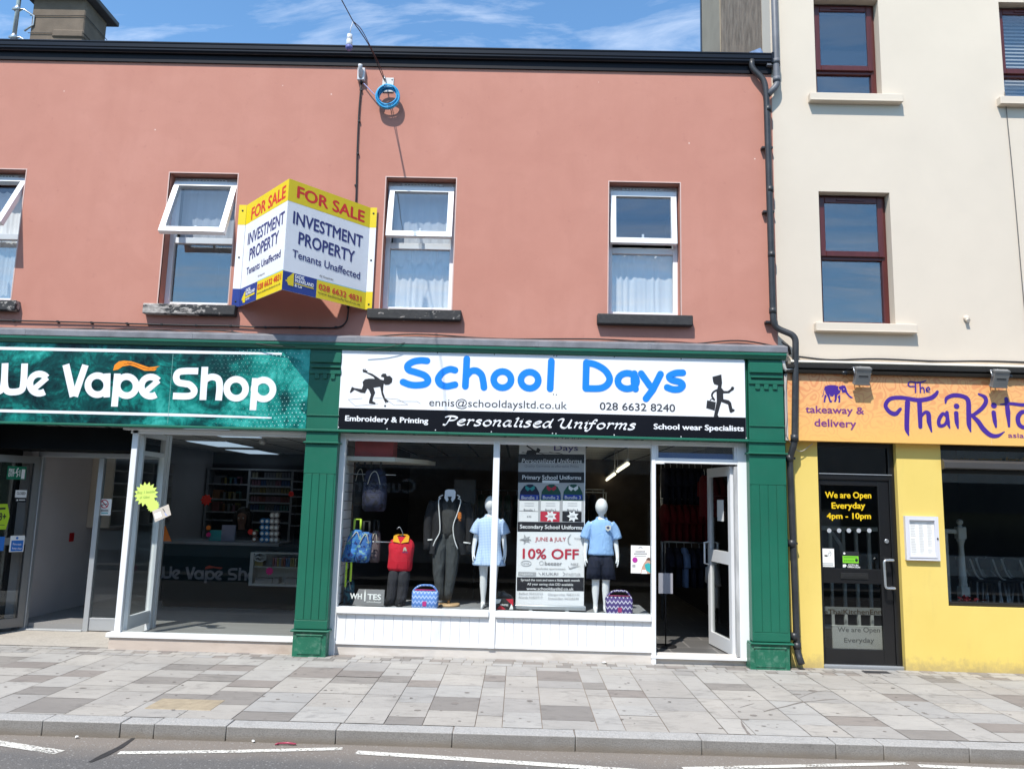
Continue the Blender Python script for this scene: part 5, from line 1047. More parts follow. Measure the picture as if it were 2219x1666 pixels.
a, b = K3(1405, 320, 2.05), K3(2150, 840, 2.05)
mb = MB(); t = .025; mb.box(a.x, a.x+.045, 2.05, 2.28, b.z, a.z); mb.box(a.x+.045, b.x, 2.05, 2.28, b.z, b.z+t); mb.box(a.x+.045, b.x, 2.05, 2.28, a.z-.012, a.z); zsh = K3(1700, 545, 2.05).z; mb.box(a.x+.045, b.x, 2.07, 2.28, zsh-.006, zsh+.006); mb.box(a.x+.045, b.x, 2.27, 2.285, b.z+t, a.z-.012); mb.build('frame', M('grey_cabinet', (.3, .31, .3), .5), DC)
mb = MB(); mb.box(a.x+.045, b.x, 2.052, 2.056, b.z+t, a.z-.012); mb.build('pane', glass_shop, DC)
mb = MB(); fr = wall(2.049, 340, 1150, .14467); mb.stroke(fr, [(1545+85*cos(q), 395+62*sin(q)) for q in [2*pi*i/24 for i in range(24)]], 14, .001, closed=True, smooth=False); mb.stroke(fr, [(1480, 400), (1510, 385), (1545, 395), (1580, 385), (1605, 398)], 16, .001); mb.stroke(fr, [(1500, 430), (1545, 450), (1590, 430)], 10, .001); mb.build('emblem', M('grey_vinyl', (.3, .32, .32), .5), DC)
def product(x0, x1, y0, y1, z0, z1, mi, lab, grp):
    mb = MB(); mb.box(x0, x1, y0, y1, z0, z1, .002); return mb.build('product_box', prod_cols[mi], label=lab, cat='box', group=grp)
for k, mi in enumerate((0, 3, 5, 6, 7, 0, 1, 1, 5, 5, 2)):
    p = K3(1745+k*33, 520, 2.15); product(p.x, p.x+.022, 2.1, 2.22, zsh+.007, zsh+.12+.01*(k % 2), mi, 'slim coloured box in the upper row inside the glass display cabinet', 'slim boxes in the display cabinet')
for k, (x0, x1) in enumerate(((1490, 1735), (1752, 1835), (1935, 2100))):
    p, q = K3(x0, 700, 2.15), K3(x1, 826, 2.15); product(p.x, q.x, 2.1, 2.24, b.z+t, p.z, 6, ['wide grey box at the bottom left of the display cabinet', 'narrow grey box at the bottom of the display cabinet', 'grey box at the bottom right of the display cabinet'][k], 'grey boxes in the display cabinet')
p, q = K3(1475, 470, 2.15), K3(1600, 535, 2.15); product(p.x, q.x, 2.1, 2.22, zsh+.007, zsh+.075, 5, 'yellow box under the oval emblem of the display cabinet', 'yellow boxes')
def star(mb, fr, c, r, d=.002, mi=0, n=14, r2=.72):
    a_ = fr.px(*c); m_ = abs(fr.px(c[0]+r, c[1])[0]-a_[0]); mb.poly(fr, [(a_[0]+m_*(1 if i % 2 else r2)*cos(pi*i/n), a_[1]+m_*(1 if i % 2 else r2)*sin(pi*i/n)) for i in range(2*n)], d, mi, True)
neon_red = M('fluorescent_red_card', (.75, .02, .012), .6); neon_org = M('fluorescent_orange_card', (.75, .18, .01), .6); neon_pink = M('fluorescent_pink_card', (.6, .01, .16), .6); neon_grn = M('fluorescent_green_card', (.1, .5, .1), .6)
for px, py, r, Y, m_, lab in ((447, 1083, 13, 3.0, neon_red, 'large red starburst card hanging at the left of the vape shelves'), (631, 1070, 7, 3.0, neon_red, 'small red starburst card at the right of the vape shelves'), (543, 1152, 7, 2.5, neon_red, 'red starburst card beside the round tubs on the counter'), (452, 1143, 6, 2.5, neon_org, 'orange starburst card on the vape counter'), (452, 1158, 6, 2.45, neon_pink, 'pink starburst card low on the vape counter'), (556, 1151, 5, 2.52, neon_grn, 'green starburst card beside the red one on the counter'), (584, 1237, 9, 2.04, neon_pink, 'pink starburst card stuck on the display cabinet')):
    mb = MB(); star(mb, wall(Y), (px, py), r, n=9); mb.build('price_card', m_, label=lab, cat='price card')
mb = MB(); p = at(355, 1172, 2.0); mb.prism([(p.x-.12, p.z), (p.x+.1, p.z), (p.x-.0, p.z+.2)], 2.0, 2.01, 'y'); mb.build('folded_sign', neon_org, label='orange triangular card behind the return pane', cat='price card')
# shelving at the back
K2 = lambda x, y, Y=6.0: at(340+.14467*x, 930+.14467*y, Y)
SU = thing('shelving_unit', (K2(1400, 900).x, 6.0, .1), 'tall grey shelving stocked with small boxes at the back of the vape shop', 'shelves')
mb = MB(); zt_ = K2(1400, 590).z
for x in (770, 1390, 2035, 2560): p = K2(x, 700); mb.box(p.x-.02, p.x+.02, 5.98, 6.28, .1, zt_)
x0_, x1_ = K2(770, 700).x, K2(2560, 700).x; mb.box(x0_-.02, x1_+.02, 5.975, 6.28, zt_-.03, zt_)
S1 = [K2(1000, y).z for y in (820, 1048, 1238, 1362)]; S2 = [K2(1700, y).z for y in (738, 856, 966, 1102, 1226, 1400)]; xm = K2(1390, 700).x; xr = K2(2035, 700).x
for z in S1: mb.box(x0_+.02, xm-.02, 5.985, 6.26, z-.012, z+.012)
for z in S2: mb.box(xm+.02, xr-.02, 5.985, 6.26, z-.014, z+.014)
for z in S2: mb.box(xr+.02, x1_-.02, 5.985, 6.26, z-.05, z-.03)
mb.build('shelf', M('shelf_grey', (.34, .34, .35), .6), SU)
protos = {}
def stock(x, z, w_, h, mi, lab, grp):
    k = (round(w_, 3), round(h, 3), mi)
    if k not in protos: protos[k] = product(x, x+w_, 6.02, 6.12, z, z+h, mi, lab, grp); return
    o = protos[k].copy(); C.objects.link(o); o.location = (x+w_/2, 6.07, z); o['label'] = lab; o['group'] = grp
rown = ('topmost', 'second', 'third', 'fourth', 'fifth')
for r_ in range(5):
    z = S2[r_]+.015; n = 13; pal = ((2, 6, 6), (3, 1, 6), (2, 5, 2), (3, 0, 3), (1, 4, 6))[r_]
    for k in range(n):
        if r_ == 0 and k in (2, 3): continue
        w_ = (xr-xm-.08)/n; stock(xm+.04+k*w_, z, w_*.82, .1, pal[(k*2//5) % 3], 'little product box in the %s row of the right hand vape shelves' % rown[r_], 'product boxes, %s row' % rown[r_])
for r_, z in enumerate(S1[:3]):
    for k, (t_, wd, h, mi) in enumerate(((.12, .2, .16, 6), (.36, .16, .12, 5), (.55, .14, .13, 4), (.72, .16, .11, 1), (.88, .08, .14, 3))): stock(x0_+.03+t_*(xm-x0_-.2), z+.012, wd, h*(.9+.1*r_), (mi+r_) % 8, 'dim carton on the %s shelf of the left hand vape shelves' % rown[r_], 'cartons, %s shelf' % rown[r_])
# tubs and till things on the counter
tubm = [M('tub_blue', (.04, .2, .45), .4), M('tub_grey', (.42, .38, .37), .4), M('tub_brown', (.2, .1, .07), .4)]
tp_ = {}
for cx_, mi, n, nm in ((1475, 2, 2, 'brown'), (1590, 0, 4, 'blue'), (1660, 0, 4, 'blue'), (1735, 1, 5, 'grey'), (1800, 1, 5, 'grey')):
    for k in range(n):
        p = K2(cx_, 1625-k*66, 2.42); z = zc+.001+k*.082
        if mi not in tp_:
            mb = MB(); mb.lathe((p.x, 2.38, z+.04), [(.034, 0), (.038, .008), (.038, .07), (.03, .075)], 14, 'y'); mb.lathe((p.x, 2.373, z+.04), [(.012, 0), (.02, .001), (.02, .006)], 12, 'y', 1); tp_[mi] = mb.build('tub', [tubm[mi], paper], label='x', cat='tub'); o = tp_[mi]; base_off = o.location.z-z; dx = o.location.x-p.x; tp_[mi, 'o'] = (base_off, dx)
        else: o = tp_[mi].copy(); C.objects.link(o)
        o.location = (p.x+tp_[mi, 'o'][1], o.location.y, z+tp_[mi, 'o'][0]); o['label'] = 'round %s tub in the stacks on the vape counter' % nm; o['group'] = 'stacked %s tubs on the counter' % nm
mb = MB(); p, q = K2(975, 1430, 2.5), K2(1165, 1640, 2.5); mb.box(p.x, q.x, 2.5, 2.53, zc+.001, p.z, .003); mb.build('leaflet_stand', M('lilac_card', (.22, .22, .3), .6), label='pale lilac leaflet stand upright on the vape counter', cat='leaflet stand')
mb = MB(); p, q = K2(790, 1510, 2.5), K2(960, 1640, 2.5); mb.box(p.x, q.x, 2.5, 2.62, zc+.001, p.z, .004); mb.build('counter_display', M('teal_card', (.03, .3, .3), .6), label='teal display box on the vape counter left of the leaflet stand', cat='display box')
# the shop assistant behind the counter
hp = at(526, 1122, 3.1); hx, hz = hp.x, hp.z
PS = thing('person', (hx, 3.1, .1), 'person with long dark hair in dark top sitting behind the vape counter', 'person')
skn = M('skin', (.3, .155, .105), .55, .06, 8); drk = M('dark_cloth', (.02, .018, .022), .85, .2, 8); hair = M('dark_hair', (.018, .012, .01), .5, .3, 40, stretch=(1, 1, .1))
y = 3.1
vs = [((hx, y+.02, hz-.68), .14), ((hx, y+.03, hz-.5), .13), ((hx, y+.02, hz-.3), .145), ((hx, y+.01, hz-.19), .07), ((hx, y, hz-.12), .052), ((hx, y-.01, hz-.05), .075), ((hx, y-.005, hz+.03), .088), ((hx, y, hz+.1), .06),
      ((hx-.17, y+.02, hz-.26), .065), ((hx-.23, y-.02, hz-.48), .05), ((hx-.12, y-.22, hz-.52), .036), ((hx-.07, y-.29, hz-.51), .026),
      ((hx+.17, y+.02, hz-.26), .065), ((hx+.23, y-.02, hz-.48), .05), ((hx+.12, y-.22, hz-.52), .036), ((hx+.07, y-.29, hz-.51), .026), ((hx-.1, y-.1, hz-.72), .1), ((hx-.12, y-.45, hz-.74), .08), ((hx-.12, y-.45, hz-1.1), .055), ((hx+.1, y-.1, hz-.72), .1), ((hx+.12, y-.45, hz-.74), .08), ((hx+.12, y-.45, hz-1.1), .055)]
es = [(0, 1), (1, 2), (2, 3), (3, 4), (4, 5), (5, 6), (6, 7), (2, 8), (8, 9), (9, 10), (10, 11), (2, 12), (12, 13), (13, 14), (14, 15), (0, 16), (16, 17), (17, 18), (0, 19), (19, 20), (20, 21)]
skin('body', vs, es, skn, PS)
mb = MB(); mb.loft([(hx, y+.02, hz-.74, .19, .14), (hx, y+.03, hz-.5, .185, .135), (hx, y+.02, hz-.33, .21, .14), (hx, y+.02, hz-.23, .19, .11), (hx, y+.01, hz-.165, .08, .07)], 20); mb.tube([(hx-.16, y+.02, hz-.26), (hx-.235, y-.02, hz-.48), (hx-.13, y-.2, hz-.52)], [.08, .07, .055], 10); mb.tube([(hx+.16, y+.02, hz-.26), (hx+.235, y-.02, hz-.48), (hx+.13, y-.2, hz-.52)], [.08, .07, .055], 10); mb.build('top', drk, PS)
mb = MB(); mb.loft([(hx, y+.05, hz-.3, .09, .05), (hx, y+.04, hz-.15, .12, .07), (hx, y+.035, hz, .115, .085), (hx, y+.025, hz+.09, .1, .095), (hx, y+.015, hz+.145, .06, .06), (hx, y+.015, hz+.155, .02, .02)], 18)
mb.tube([(hx-.085, y-.03, hz+.09), (hx-.105, y-.01, hz-.05), (hx-.1, y-.02, hz-.22)], [.03, .035, .02], 8); mb.tube([(hx+.085, y-.03, hz+.09), (hx+.105, y-.01, hz-.05), (hx+.1, y-.02, hz-.22)], [.03, .035, .02], 8); mb.build('hair', hair, PS)
mb = MB()
for s_ in (-1, 1): mb.ball((hx+s_*.034, y-.083, hz+.0), .011, mi=0, n=8); mb.ball((hx+s_*.034, y-.092, hz+.0), .006, mi=1, n=8); mb.tube([(hx+s_*.018, y-.088, hz+.022), (hx+s_*.05, y-.08, hz+.02)], .004, 5, mi=1)
mb.tube([(hx, y-.084, hz+.0), (hx, y-.108, hz-.035), (hx, y-.09, hz-.042)], [.007, .012, .008], 6, mi=2); mb.tube([(hx-.022, y-.083, hz-.07), (hx, y-.09, hz-.068), (hx+.022, y-.083, hz-.07)], [.003, .007, .003], 6, mi=3); mb.build('face', [paper, ink, skn, M('lips', (.3, .1, .09), .5)], PS)
# things stuck on the vape window
FS1 = Fr((0, -.004, 0), ox=0, oy=920, sc=360/2212); lemon = M('fluorescent_lemon_card', (.62, .78, .16), .6)
mb = MB(); star(mb, FS1, (1945, 925), 165, n=16, r2=.74)
mb.text(FS1, 'Buy 1 bottle', (1830, 920), (2060, 905), 38, -.004, d=.0035, mi=1); mb.text(FS1, 'of 120ml', (1860, 985), (1990, 978), 34, -.004, d=.0035, mi=1)
mb.build('price_card', [lemon, M('green_pen', (.25, .36, .08), .6)], label='large lemon starburst card stuck inside the vape window corner', cat='price card')
mb = MB(); mb.k = 6; star(mb, FS1, (2040, 1080), 88, n=15, r2=.78); mb.build('price_card', lemon, label='smaller lemon starburst card overlapping the large one and the flyer', cat='price card')
mb = MB(); mb.k = 12; mb.poly(FS1, [(2028, 1150), (2245, 1058), (2280, 1200), (2065, 1298)]); mb.poly(FS1, [(2052, 1185), (2140, 1150), (2158, 1220), (2072, 1255)], mi=1); mb.poly(FS1, [(2180, 1135), (2206, 1180), (2235, 1215), (2205, 1205)], mi=2); mb.poly(FS1, [(2160, 1112), (2178, 1120), (2206, 1168), (2190, 1160)], mi=3); mb.build('flyer', [M('beige_flyer', (.58, .52, .45), .6, .1, 12), paper, M('flyer_blue', (.3, .38, .7), .6), ink], label='tilted beige flyer with a blue picture stuck on the vape window', cat='flyer')
# ------------------------------------------------------------------ school shop: window, door, shell
SW = thing('shop_window', (-.25, 0, 0), 'wide white framed school shop window above white boarded panelling', 'shop window')
jl0, jl1, ml0, ml1 = PL1+.0, -1.862, -.282, -.214; dj0, dj1 = 1.398, 1.442; dr0, dr1 = 2.306, at(1622, 1100, -.02).x
mb = MB(); mb.box(jl0-.02, jl1, -.035, .05, -.01, 2.284, .004); mb.box(ml0, ml1, -.03, .05, .105, 2.284, .004)
mb.box(jl1, dj0, -.028, .05, 2.222, 2.283, .003); mb.box(jl1+.02, dj0, -.012, .0, 2.205, 2.2215, .002)
mb.box(jl1, ml0, -.05, .05, .418, .482, .006); mb.box(ml1, dj0, -.05, .05, .418, .482, .006)
mb.build('frame', white_upvc, SW)
for a, b in ((jl1, ml0), (ml1, dj0)):
    mb = MB(); mb.box(a-.004, b+.004, .01, .018, .478, 2.226); mb.build('pane', glass_shop, SW)
mb = MB(); x = jl1+.003
for a, b in ((jl1, ml0), (ml1, dj0)):
    n = round((b-a)/.0975); wd = (b-a)/n
    for k in range(n): mb.box(a+k*wd+.0008, a+(k+1)*wd-.0008, -.012, .02, .14, .417, .003)
    mb.box(a, b, -.02, .02, .105, .139, .003)
mb.build('stall_riser', M('white_boarding', (.77, .775, .79), .4, .02, 3, dirt=.12, dirtcol=(.5, .5, .48), ds=6), SW, label='white tongue and groove boarding')
mb = MB(); mb.box(jl0-.02, dr1+.02, .0, .06, -.04, .104, .004); mb.build('plinth', M('pale_plinth', (.58, .54, .5), .9, .06, 4, bp=.2, dirt=.5, dirtcol=(.36, .3, .25), ds=3, stretch=(.8, 1, 3)), SW)
SD = thing('shop_door', (dr0, .05, .08), 'white framed glass door of the school shop standing open inwards', 'door')
mb = MB(); mb.box(dj0, dj1, -.04, .05, -.01, 2.283, .004); mb.box(dr0, dr1, -.04, .05, .06, 2.283, .004); mb.box(dj1, dr0, -.036, .05, 2.05, 2.104, .004); mb.box(dj1, dr0, -.036, .05, 2.236, 2.283, .003); mb.box(dj1, dj1+.03, -.02, .05, 2.104, 2.236, .002); mb.box(dr0-.03, dr0, -.02, .05, 2.104, 2.236, .002)
mb.box(dj1, dj1+.09, -.045, -.02, 2.038, 2.058, .003); mb.box(dj1-.05, dr1+.01, -.045, .06, .055, .082, .003); mb.build('frame', white_upvc, SD)
mb = MB(); mb.box(dj1+.03, dr0-.03, .0, .006, 2.104, 2.236); mb.build('top_pane', glass('top_light_glass', .06), SD)
mb = MB(); mb.box(dj1+.03, dr0-.03, .03, .034, 2.104, 2.165); mb.build('top_strip', M('plain_blue_strip', (.12, .2, .42), .4), SD)  # plain blue strip behind the lower part of the top pane
H2 = Vector((2.262, .03, 0)); E2 = Vector((2.185, .73, 0)); FL2 = Fr(E2, H2-E2, (0, 0, 1)); WL = (H2-E2).length
mb = MB(); R4(mb, FL2, 0, WL, .092, 2.035, .075, -.02, .022, .1, .14); mb.obox(FL2, .075, WL-.075, 1.0, 1.13, -.02, .022)
lf = mb.build('door_leaf', M('door_aluminium', (.68, .69, .7), .4, .03), SD)
mb = MB(); mb.obox(FL2, .07, WL-.07, .228, 1.004, -.003, .003); mb.obox(FL2, .07, WL-.07, 1.126, 1.94, -.003, .003); mb.build('pane', glass_door, lf)
mb = MB(); P_ = lambda u, v, d: FL2.P(u, v, d)
for s_ in (1, -1): mb.tube([P_(.04, .96, .022*s_), P_(.04, .97, .075*s_), P_(.04, 1.2, .075*s_), P_(.04, 1.21, .022*s_)], .011, 8)
mb.build('handle', alu_white, lf)
mb = MB(); mb.box(H2.x+.01, H2.x+.045, -.03, .04, .09, 2.03, .002); mb.build('hinge_post', M('weathered_seal', (.42, .42, .42), .7, .3, 14, stretch=(1, 1, .2)), SD)
mb = MB(); a = FL2.px(1560, 1108); b = FL2.px(1574, 1146); mb.obox(FL2, .27, .46, 1.45, 1.68, .004, .006); mb.build('notice', paper, label='white paper notice on the upper glass of the open school shop door', cat='notice')
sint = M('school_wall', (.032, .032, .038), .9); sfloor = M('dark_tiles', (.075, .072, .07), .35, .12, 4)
def tile_floor():
    m, nt, p = base('slate_tiles'); b = nt.nodes.new('ShaderNodeTexBrick'); b.offset = .5; b.inputs['Scale'].default_value = 1; b.inputs['Brick Width'].default_value = .4; b.inputs['Row Height'].default_value = .4; b.inputs['Mortar Size'].default_value = .008
    b.inputs['Color1'].default_value = (.12, .115, .11, 1); b.inputs['Color2'].default_value = (.1, .097, .095, 1); b.inputs['Mortar'].default_value = (.2, .19, .18, 1); nt.links.new(coord(nt, (.8, .8, 1)), b.inputs['Vector']); nt.links.new(b.outputs['Color'], p.inputs['Base Color']); p.inputs['Roughness'].default_value = .45; return m
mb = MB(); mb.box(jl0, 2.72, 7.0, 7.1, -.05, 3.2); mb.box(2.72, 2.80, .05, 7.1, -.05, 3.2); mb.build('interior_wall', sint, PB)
mb = MB(); mb.box(-2.05, 2.72, .06, 7.0, 2.44, 2.5); mb.build('ceiling', ceil_m, PB)
mb = MB(); mb.box(-2.05, 2.72, .061, 7.0, -.02, .08); mb.build('shop_floor', tile_floor(), PB)
mb = MB(); mb.box(jl1-.05, dj0+.02, .055, .95, .43, .462); mb.box(jl1-.05, dj0+.02, .93, .95, .08, .43); mb.box(dj0-.02, dj0+.0, .055, .93, .08, .43); mb.build('display_platform', M('grey_platform', (.24, .245, .26), .6, .1), PB)
# slat wall
mb = MB()
for k in range(18): mb.box(jl1-.06, jl1-.035, .055, .6, .48+k*.099, .48+k*.099+.092, .003)
mb.box(jl1-.08, jl1-.062, .055, .6, .47, 2.28, mi=1); mb.box(jl1-.06, jl1-.02, .6, .62, .47, 2.28, mi=1)
mb.build('slat_wall', [M('white_slat', (.88, .88, .9), .5), M('brown_core', (.12, .075, .045), .7)], label='white slatted display wall at the left end of the school shop window', cat='display wall')
C2 = lambda x, y, Y: at(700+.24081*x, 930+.24081*y, Y)
C3 = lambda x, y, Y: at(1060+.24081*x, 930+.24081*y, Y)
CSH = MB(); z = 2.0; CSH.prism([(jl1-.03, .1), (-1.35, .1), (-1.05, .6), (-1.0, .95), (jl1-.03, .95)], z, z+.045, 'z'); CSH.build('corner_shelf', M('cream_shelf', (.6, .56, .48), .6), label='cream shelf high in the left corner of the school shop window', cat='shelf')
mb = MB(); mb.box(-1.80, -1.38, .14, .42, z+.046, 2.235, .004); mb.build('storage_box', M('dark_red_box', (.32, .04, .035), .6, .15, 5), label='dark red box on the cream corner shelf', cat='box')
for q_, xq, lq in ((1.86, -1.36, 'upper thin steel display arm carrying the dark school bags'), (1.135, -1.28, 'lower thin steel display arm carrying the bright blue school bags')): mb = MB(); mb.tube([(jl1-.03, .27, q_), (xq, .27, q_)], .006, 6); mb.build('hanging_rail', steel, label=lq, cat='rail')
def camo(name, cols, sc=9):
    m, nt, p = base(name); v = coord(nt); c = ramp(nt, noise(nt, v, sc, 3, .6, 1.0), [(.3+.4*i/(len(cols)-1), c_) for i, c_ in enumerate(cols)]); nt.nodes[-1]
    for n_ in nt.nodes:
        if n_.type == 'VALTORGB': n_.color_ramp.interpolation = 'CONSTANT'
    nt.links.new(c, p.inputs['Base Color']); p.inputs['Roughness'].default_value = .8; return m
strap_g = M('lime_strap', (.42, .6, .05), .7); zipm = M('pale_zip', (.45, .42, .36), .5)
def bag(x0, x1, z0, z1, y, d, mat, lab, strap=None, tilt=0, pocket=True):
    B = thing('school_bag', ((x0+x1)/2, y, z0), lab, 'school bag', 'bags hanging in the school shop window'); xc, hw, h = (x0+x1)/2, (x1-x0)/2, z1-z0
    mb = MB(); mb.loft([(xc-tilt, y, z0, hw*.85, d*.6), (xc-tilt*.9, y, z0+.03, hw*1.05, d*.95), (xc-tilt*.5, y, z0+h*.4, hw*1.08, d), (xc-tilt*.2, y, z0+h*.74, hw*1.02, d*.85), (xc, y, z0+h*.93, hw*.85, d*.6), (xc, y, z1, hw*.45, d*.3)], 20, pw=.7); mb.build('bag_body', mat, B)
    if pocket: mb = MB(); mb.loft([(xc-tilt*.8, y-d*.7, z0+.03, hw*.7, d*.45), (xc-tilt*.7, y-d*.75, z0+h*.2, hw*.78, d*.5), (xc-tilt*.5, y-d*.7, z0+h*.42, hw*.66, d*.4)], 16, pw=.7); mb.build('front_pocket', mat, B)
    mb = MB(); mb.tube(catmull([(xc-hw*.55-tilt*.5, y-d, z0+h*.62), (xc-hw*.3, y-d*.95, z0+h*.85), (xc, y-d*.7, z0+h*.93), (xc+hw*.3, y-d*.95, z0+h*.85), (xc+hw*.55, y-d, z0+h*.62)], 5), .005, 5); mb.build('zip', zipm, B)
    mb = MB()
    for s_ in (-.45, .45): mb.tube([(xc+s_*hw, y, z1-.02), (xc+s_*hw*.9, y, z1+.11)], .012, 6)
    mb.tube([(xc-.5*hw, y, z1+.11), (xc+.5*hw, y, z1+.11)], .008, 6); mb.build('strap', strap or M('black_strap', (.02, .02, .02), .8), B)
    if strap and tilt > .05:
        mb = MB()
        for k, l in enumerate((.26, .2)): mb.box(xc-tilt-.02+k*.05, xc-tilt+.0+k*.05, y-d*.6, y-d*.55, z0-l, z0+.03)
        mb.build('hanging_strap', strap, B)
    return B
p, q = C2(275, 330, .35), C2(385, 690, .35); bag(p.x, q.x, q.z, p.z, .4, .07, M('charcoal_bag', (.018, .017, .016), .8, .2), 'plain charcoal school bag hanging at the back of the upper arm')
p, q = C2(375, 350, .28), C2(560, 740, .28); bag(p.x, q.x, q.z, p.z, .28, .085, camo('navy_camo', [(.006, .007, .016), (.015, .018, .045), (.006, .006, .012), (.05, .055, .09)]), 'navy camouflage school bag hanging from the upper arm')
p, q = C2(225, 900, .2), C2(345, 1195, .2); bag(p.x+.02, q.x+.02, q.z, p.z, .2, .055, camo('blue_pattern', [(.01, .03, .16), (.03, .16, .45), (.1, .3, .22), (.02, .03, .12)], 14), 'bright blue patterned school bag leaning left on its lime straps', strap_g, .08)
p, q = C2(330, 920, .17), C2(440, 1200, .17); bag(p.x, q.x, q.z, p.z, .16, .055, camo('blue_pattern_dark', [(.01, .025, .12), (.03, .12, .36), (.16, .32, .3), (.015, .02, .09)], 16), 'bright blue patterned school bag nearest the red jumper, on black straps', None, .03)
p, q = C2(430, 910, .4), C2(505, 1200, .4); bag(p.x, q.x, q.z, p.z, .42, .06, M('mauve_bag', (.12, .09, .1), .8, .2), 'dull mauve school bag behind the bright blue ones')
p, q = C2(190, 1350, .3), C2(270, 1560, .3); bag(p.x, q.x, .463, p.z, .32, .07, camo('teal_bag', [(.01, .03, .05), (.02, .12, .16), (.01, .02, .03)], 12), 'dark teal bag standing on the platform behind the grey sign card', pocket=False)
# grey sign card
SG = thing('sign_card', (C2(410, 1580, .12).x, .12, .463), 'grey sign card lettered WHITES leaning in the window corner', 'sign')
FG = Fr((0, .14, 0), ox=700, oy=930, sc=.24081); mb = MB(); qv = [Vector(FG.px(*p_)) for p_ in ((265, 1578), (545, 1586), (555, 1442), (320, 1436))]; vs = [[mb.bm.verts.new(FG.P(p_.x, p_.y, d)) for p_ in qv] for d in (0, -.006)]
mb.bm.faces.new(vs[0]); mb.bm.faces.new(vs[1][::-1])
for i in range(4): mb.bm.faces.new((vs[0][i], vs[0][(i+1) % 4], vs[1][(i+1) % 4], vs[1][i]))
mb.build('card', M('grey_card', (.24, .235, .24), .6), SG)
mb = MB(); mb.text(FG, 'WH', (242, 1522), (350, 1526), 52, .035); mb.text(FG, 'TES', (398, 1528), (522, 1534), 52, .035); mb.stroke(FG, [(376, 1540), (378, 1480), (380, 1440)], [12, 14, 3]); mb.text(FG, 'schoolwear', (392, 1556), (525, 1562), 17, .01); mb.build('lettering', paper, SG)
# toddler form: red jumper and trousers
def sleeve(mb, pts, rs, n=12, mi=0): mb.tube(catmull([Vector(p_) for p_ in pts], 4), [rs[0]+(rs[-1]-rs[0])*i/(4*(len(pts)-1)) for i in range(4*(len(pts)-1)+1)], n, mi)
Yt = .32; TD = thing('display_form', (C2(690, 1580, Yt).x, Yt, .463), 'headless toddler display form in a red school jumper and dark grey trousers', 'display form')
g = lambda x, y: C2(x, y, Yt)
xc = g(705, 1100).x; zt, zw, zb = g(705, 965).z, g(700, 1265).z, .47; r0 = (g(820, 1050).x-g(585, 1050).x)/2
redw = M('red_sweatshirt', (.55, .012, .03), .9, .1, 9, fold=.55)
mb = MB(); mb.loft([(xc-.01, Yt, zw-.005, r0*.86, .085), (xc-.01, Yt, zw+.03, r0*.95, .1), (xc-.005, Yt, zw+.12, r0*.93, .1), (xc, Yt, zt-.17, r0*.95, .1), (xc, Yt, zt-.09, r0*1.0, .095), (xc, Yt, zt-.045, r0*.86, .075), (xc, Yt, zt-.012, r0*.55, .055), (xc, Yt, zt, r0*.4, .05)], 24, pw=.85)
mb.build('jumper', redw, TD)
mb = MB(); yel = M('yellow_collar', (.62, .3, .01), .8)
for s_ in (-1, 1): mb.face([(xc+s_*.004, Yt-.098, zt-.065), (xc+s_*.085, Yt-.085, zt-.05), (xc+s_*.085, Yt-.035, zt+.01), (xc+s_*.05, Yt-.04, zt+.012)]); mb.face([(xc+s_*.004, Yt-.095, zt-.065), (xc+s_*.085, Yt-.08, zt-.05), (xc+s_*.085, Yt-.03, zt+.01), (xc+s_*.05, Yt-.035, zt+.012)])
mb.tube([(xc-.07, Yt-.02, zt+.008), (xc-.04, Yt+.05, zt+.014), (xc+.04, Yt+.05, zt+.014), (xc+.07, Yt-.02, zt+.008)], .012, 6); mb.build('collar', yel, TD)
mb = MB(); fb = wall(Yt-.101, 700, 930, .24081); mb.poly(fb, [(718, 1095), (728, 1060), (745, 1060), (755, 1095), (742, 1095), (736, 1080), (730, 1095)]); mb.stroke(fb, [(712, 1105), (765, 1108)], 5, cap='flat', smooth=False, mi=1); mb.build('badge', [M('pale_badge', (.5, .42, .35), .7), M('navy_badge', (.05, .05, .2), .7)], TD)
mb = MB(); dgt = M('charcoal_trousers', (.03, .03, .037), .85, .15, 6, fold=.8)
for s_ in (-1, 1): mb.loft([(xc-.04+s_*.058-.01, Yt-.01, zb, .058, .055), (xc-.03+s_*.056, Yt, zb+.08, .055, .055), (xc-.02+s_*.055, Yt, zw-.16, .062, .07), (xc-.012+s_*.05, Yt, zw-.05, .068, .085), (xc-.01+s_*.04, Yt, zw+.02, .06, .08)], 16, pw=.9)
mb.build('trousers', dgt, TD)
mb = MB(); mb.tube(catmull([(xc+.02, Yt, zt-.02), (xc+.0, Yt, zt+.05), (xc-.03, Yt, zt+.1), (xc-.06, Yt, zt+.08)], 5), .004, 5); mb.lathe((xc, Yt, zt-.03), [(.03, 0), (.028, .04), (.01, .05)], 12, mi=1)
for s_ in (-1, 1): mb.loft([(xc-.045+s_*.058, Yt-.04, .463, .04, .07), (xc-.045+s_*.058, Yt-.03, .49, .03, .05)], 12, mi=1)
mb.build('form_stand', [steel, black_matt], TD)
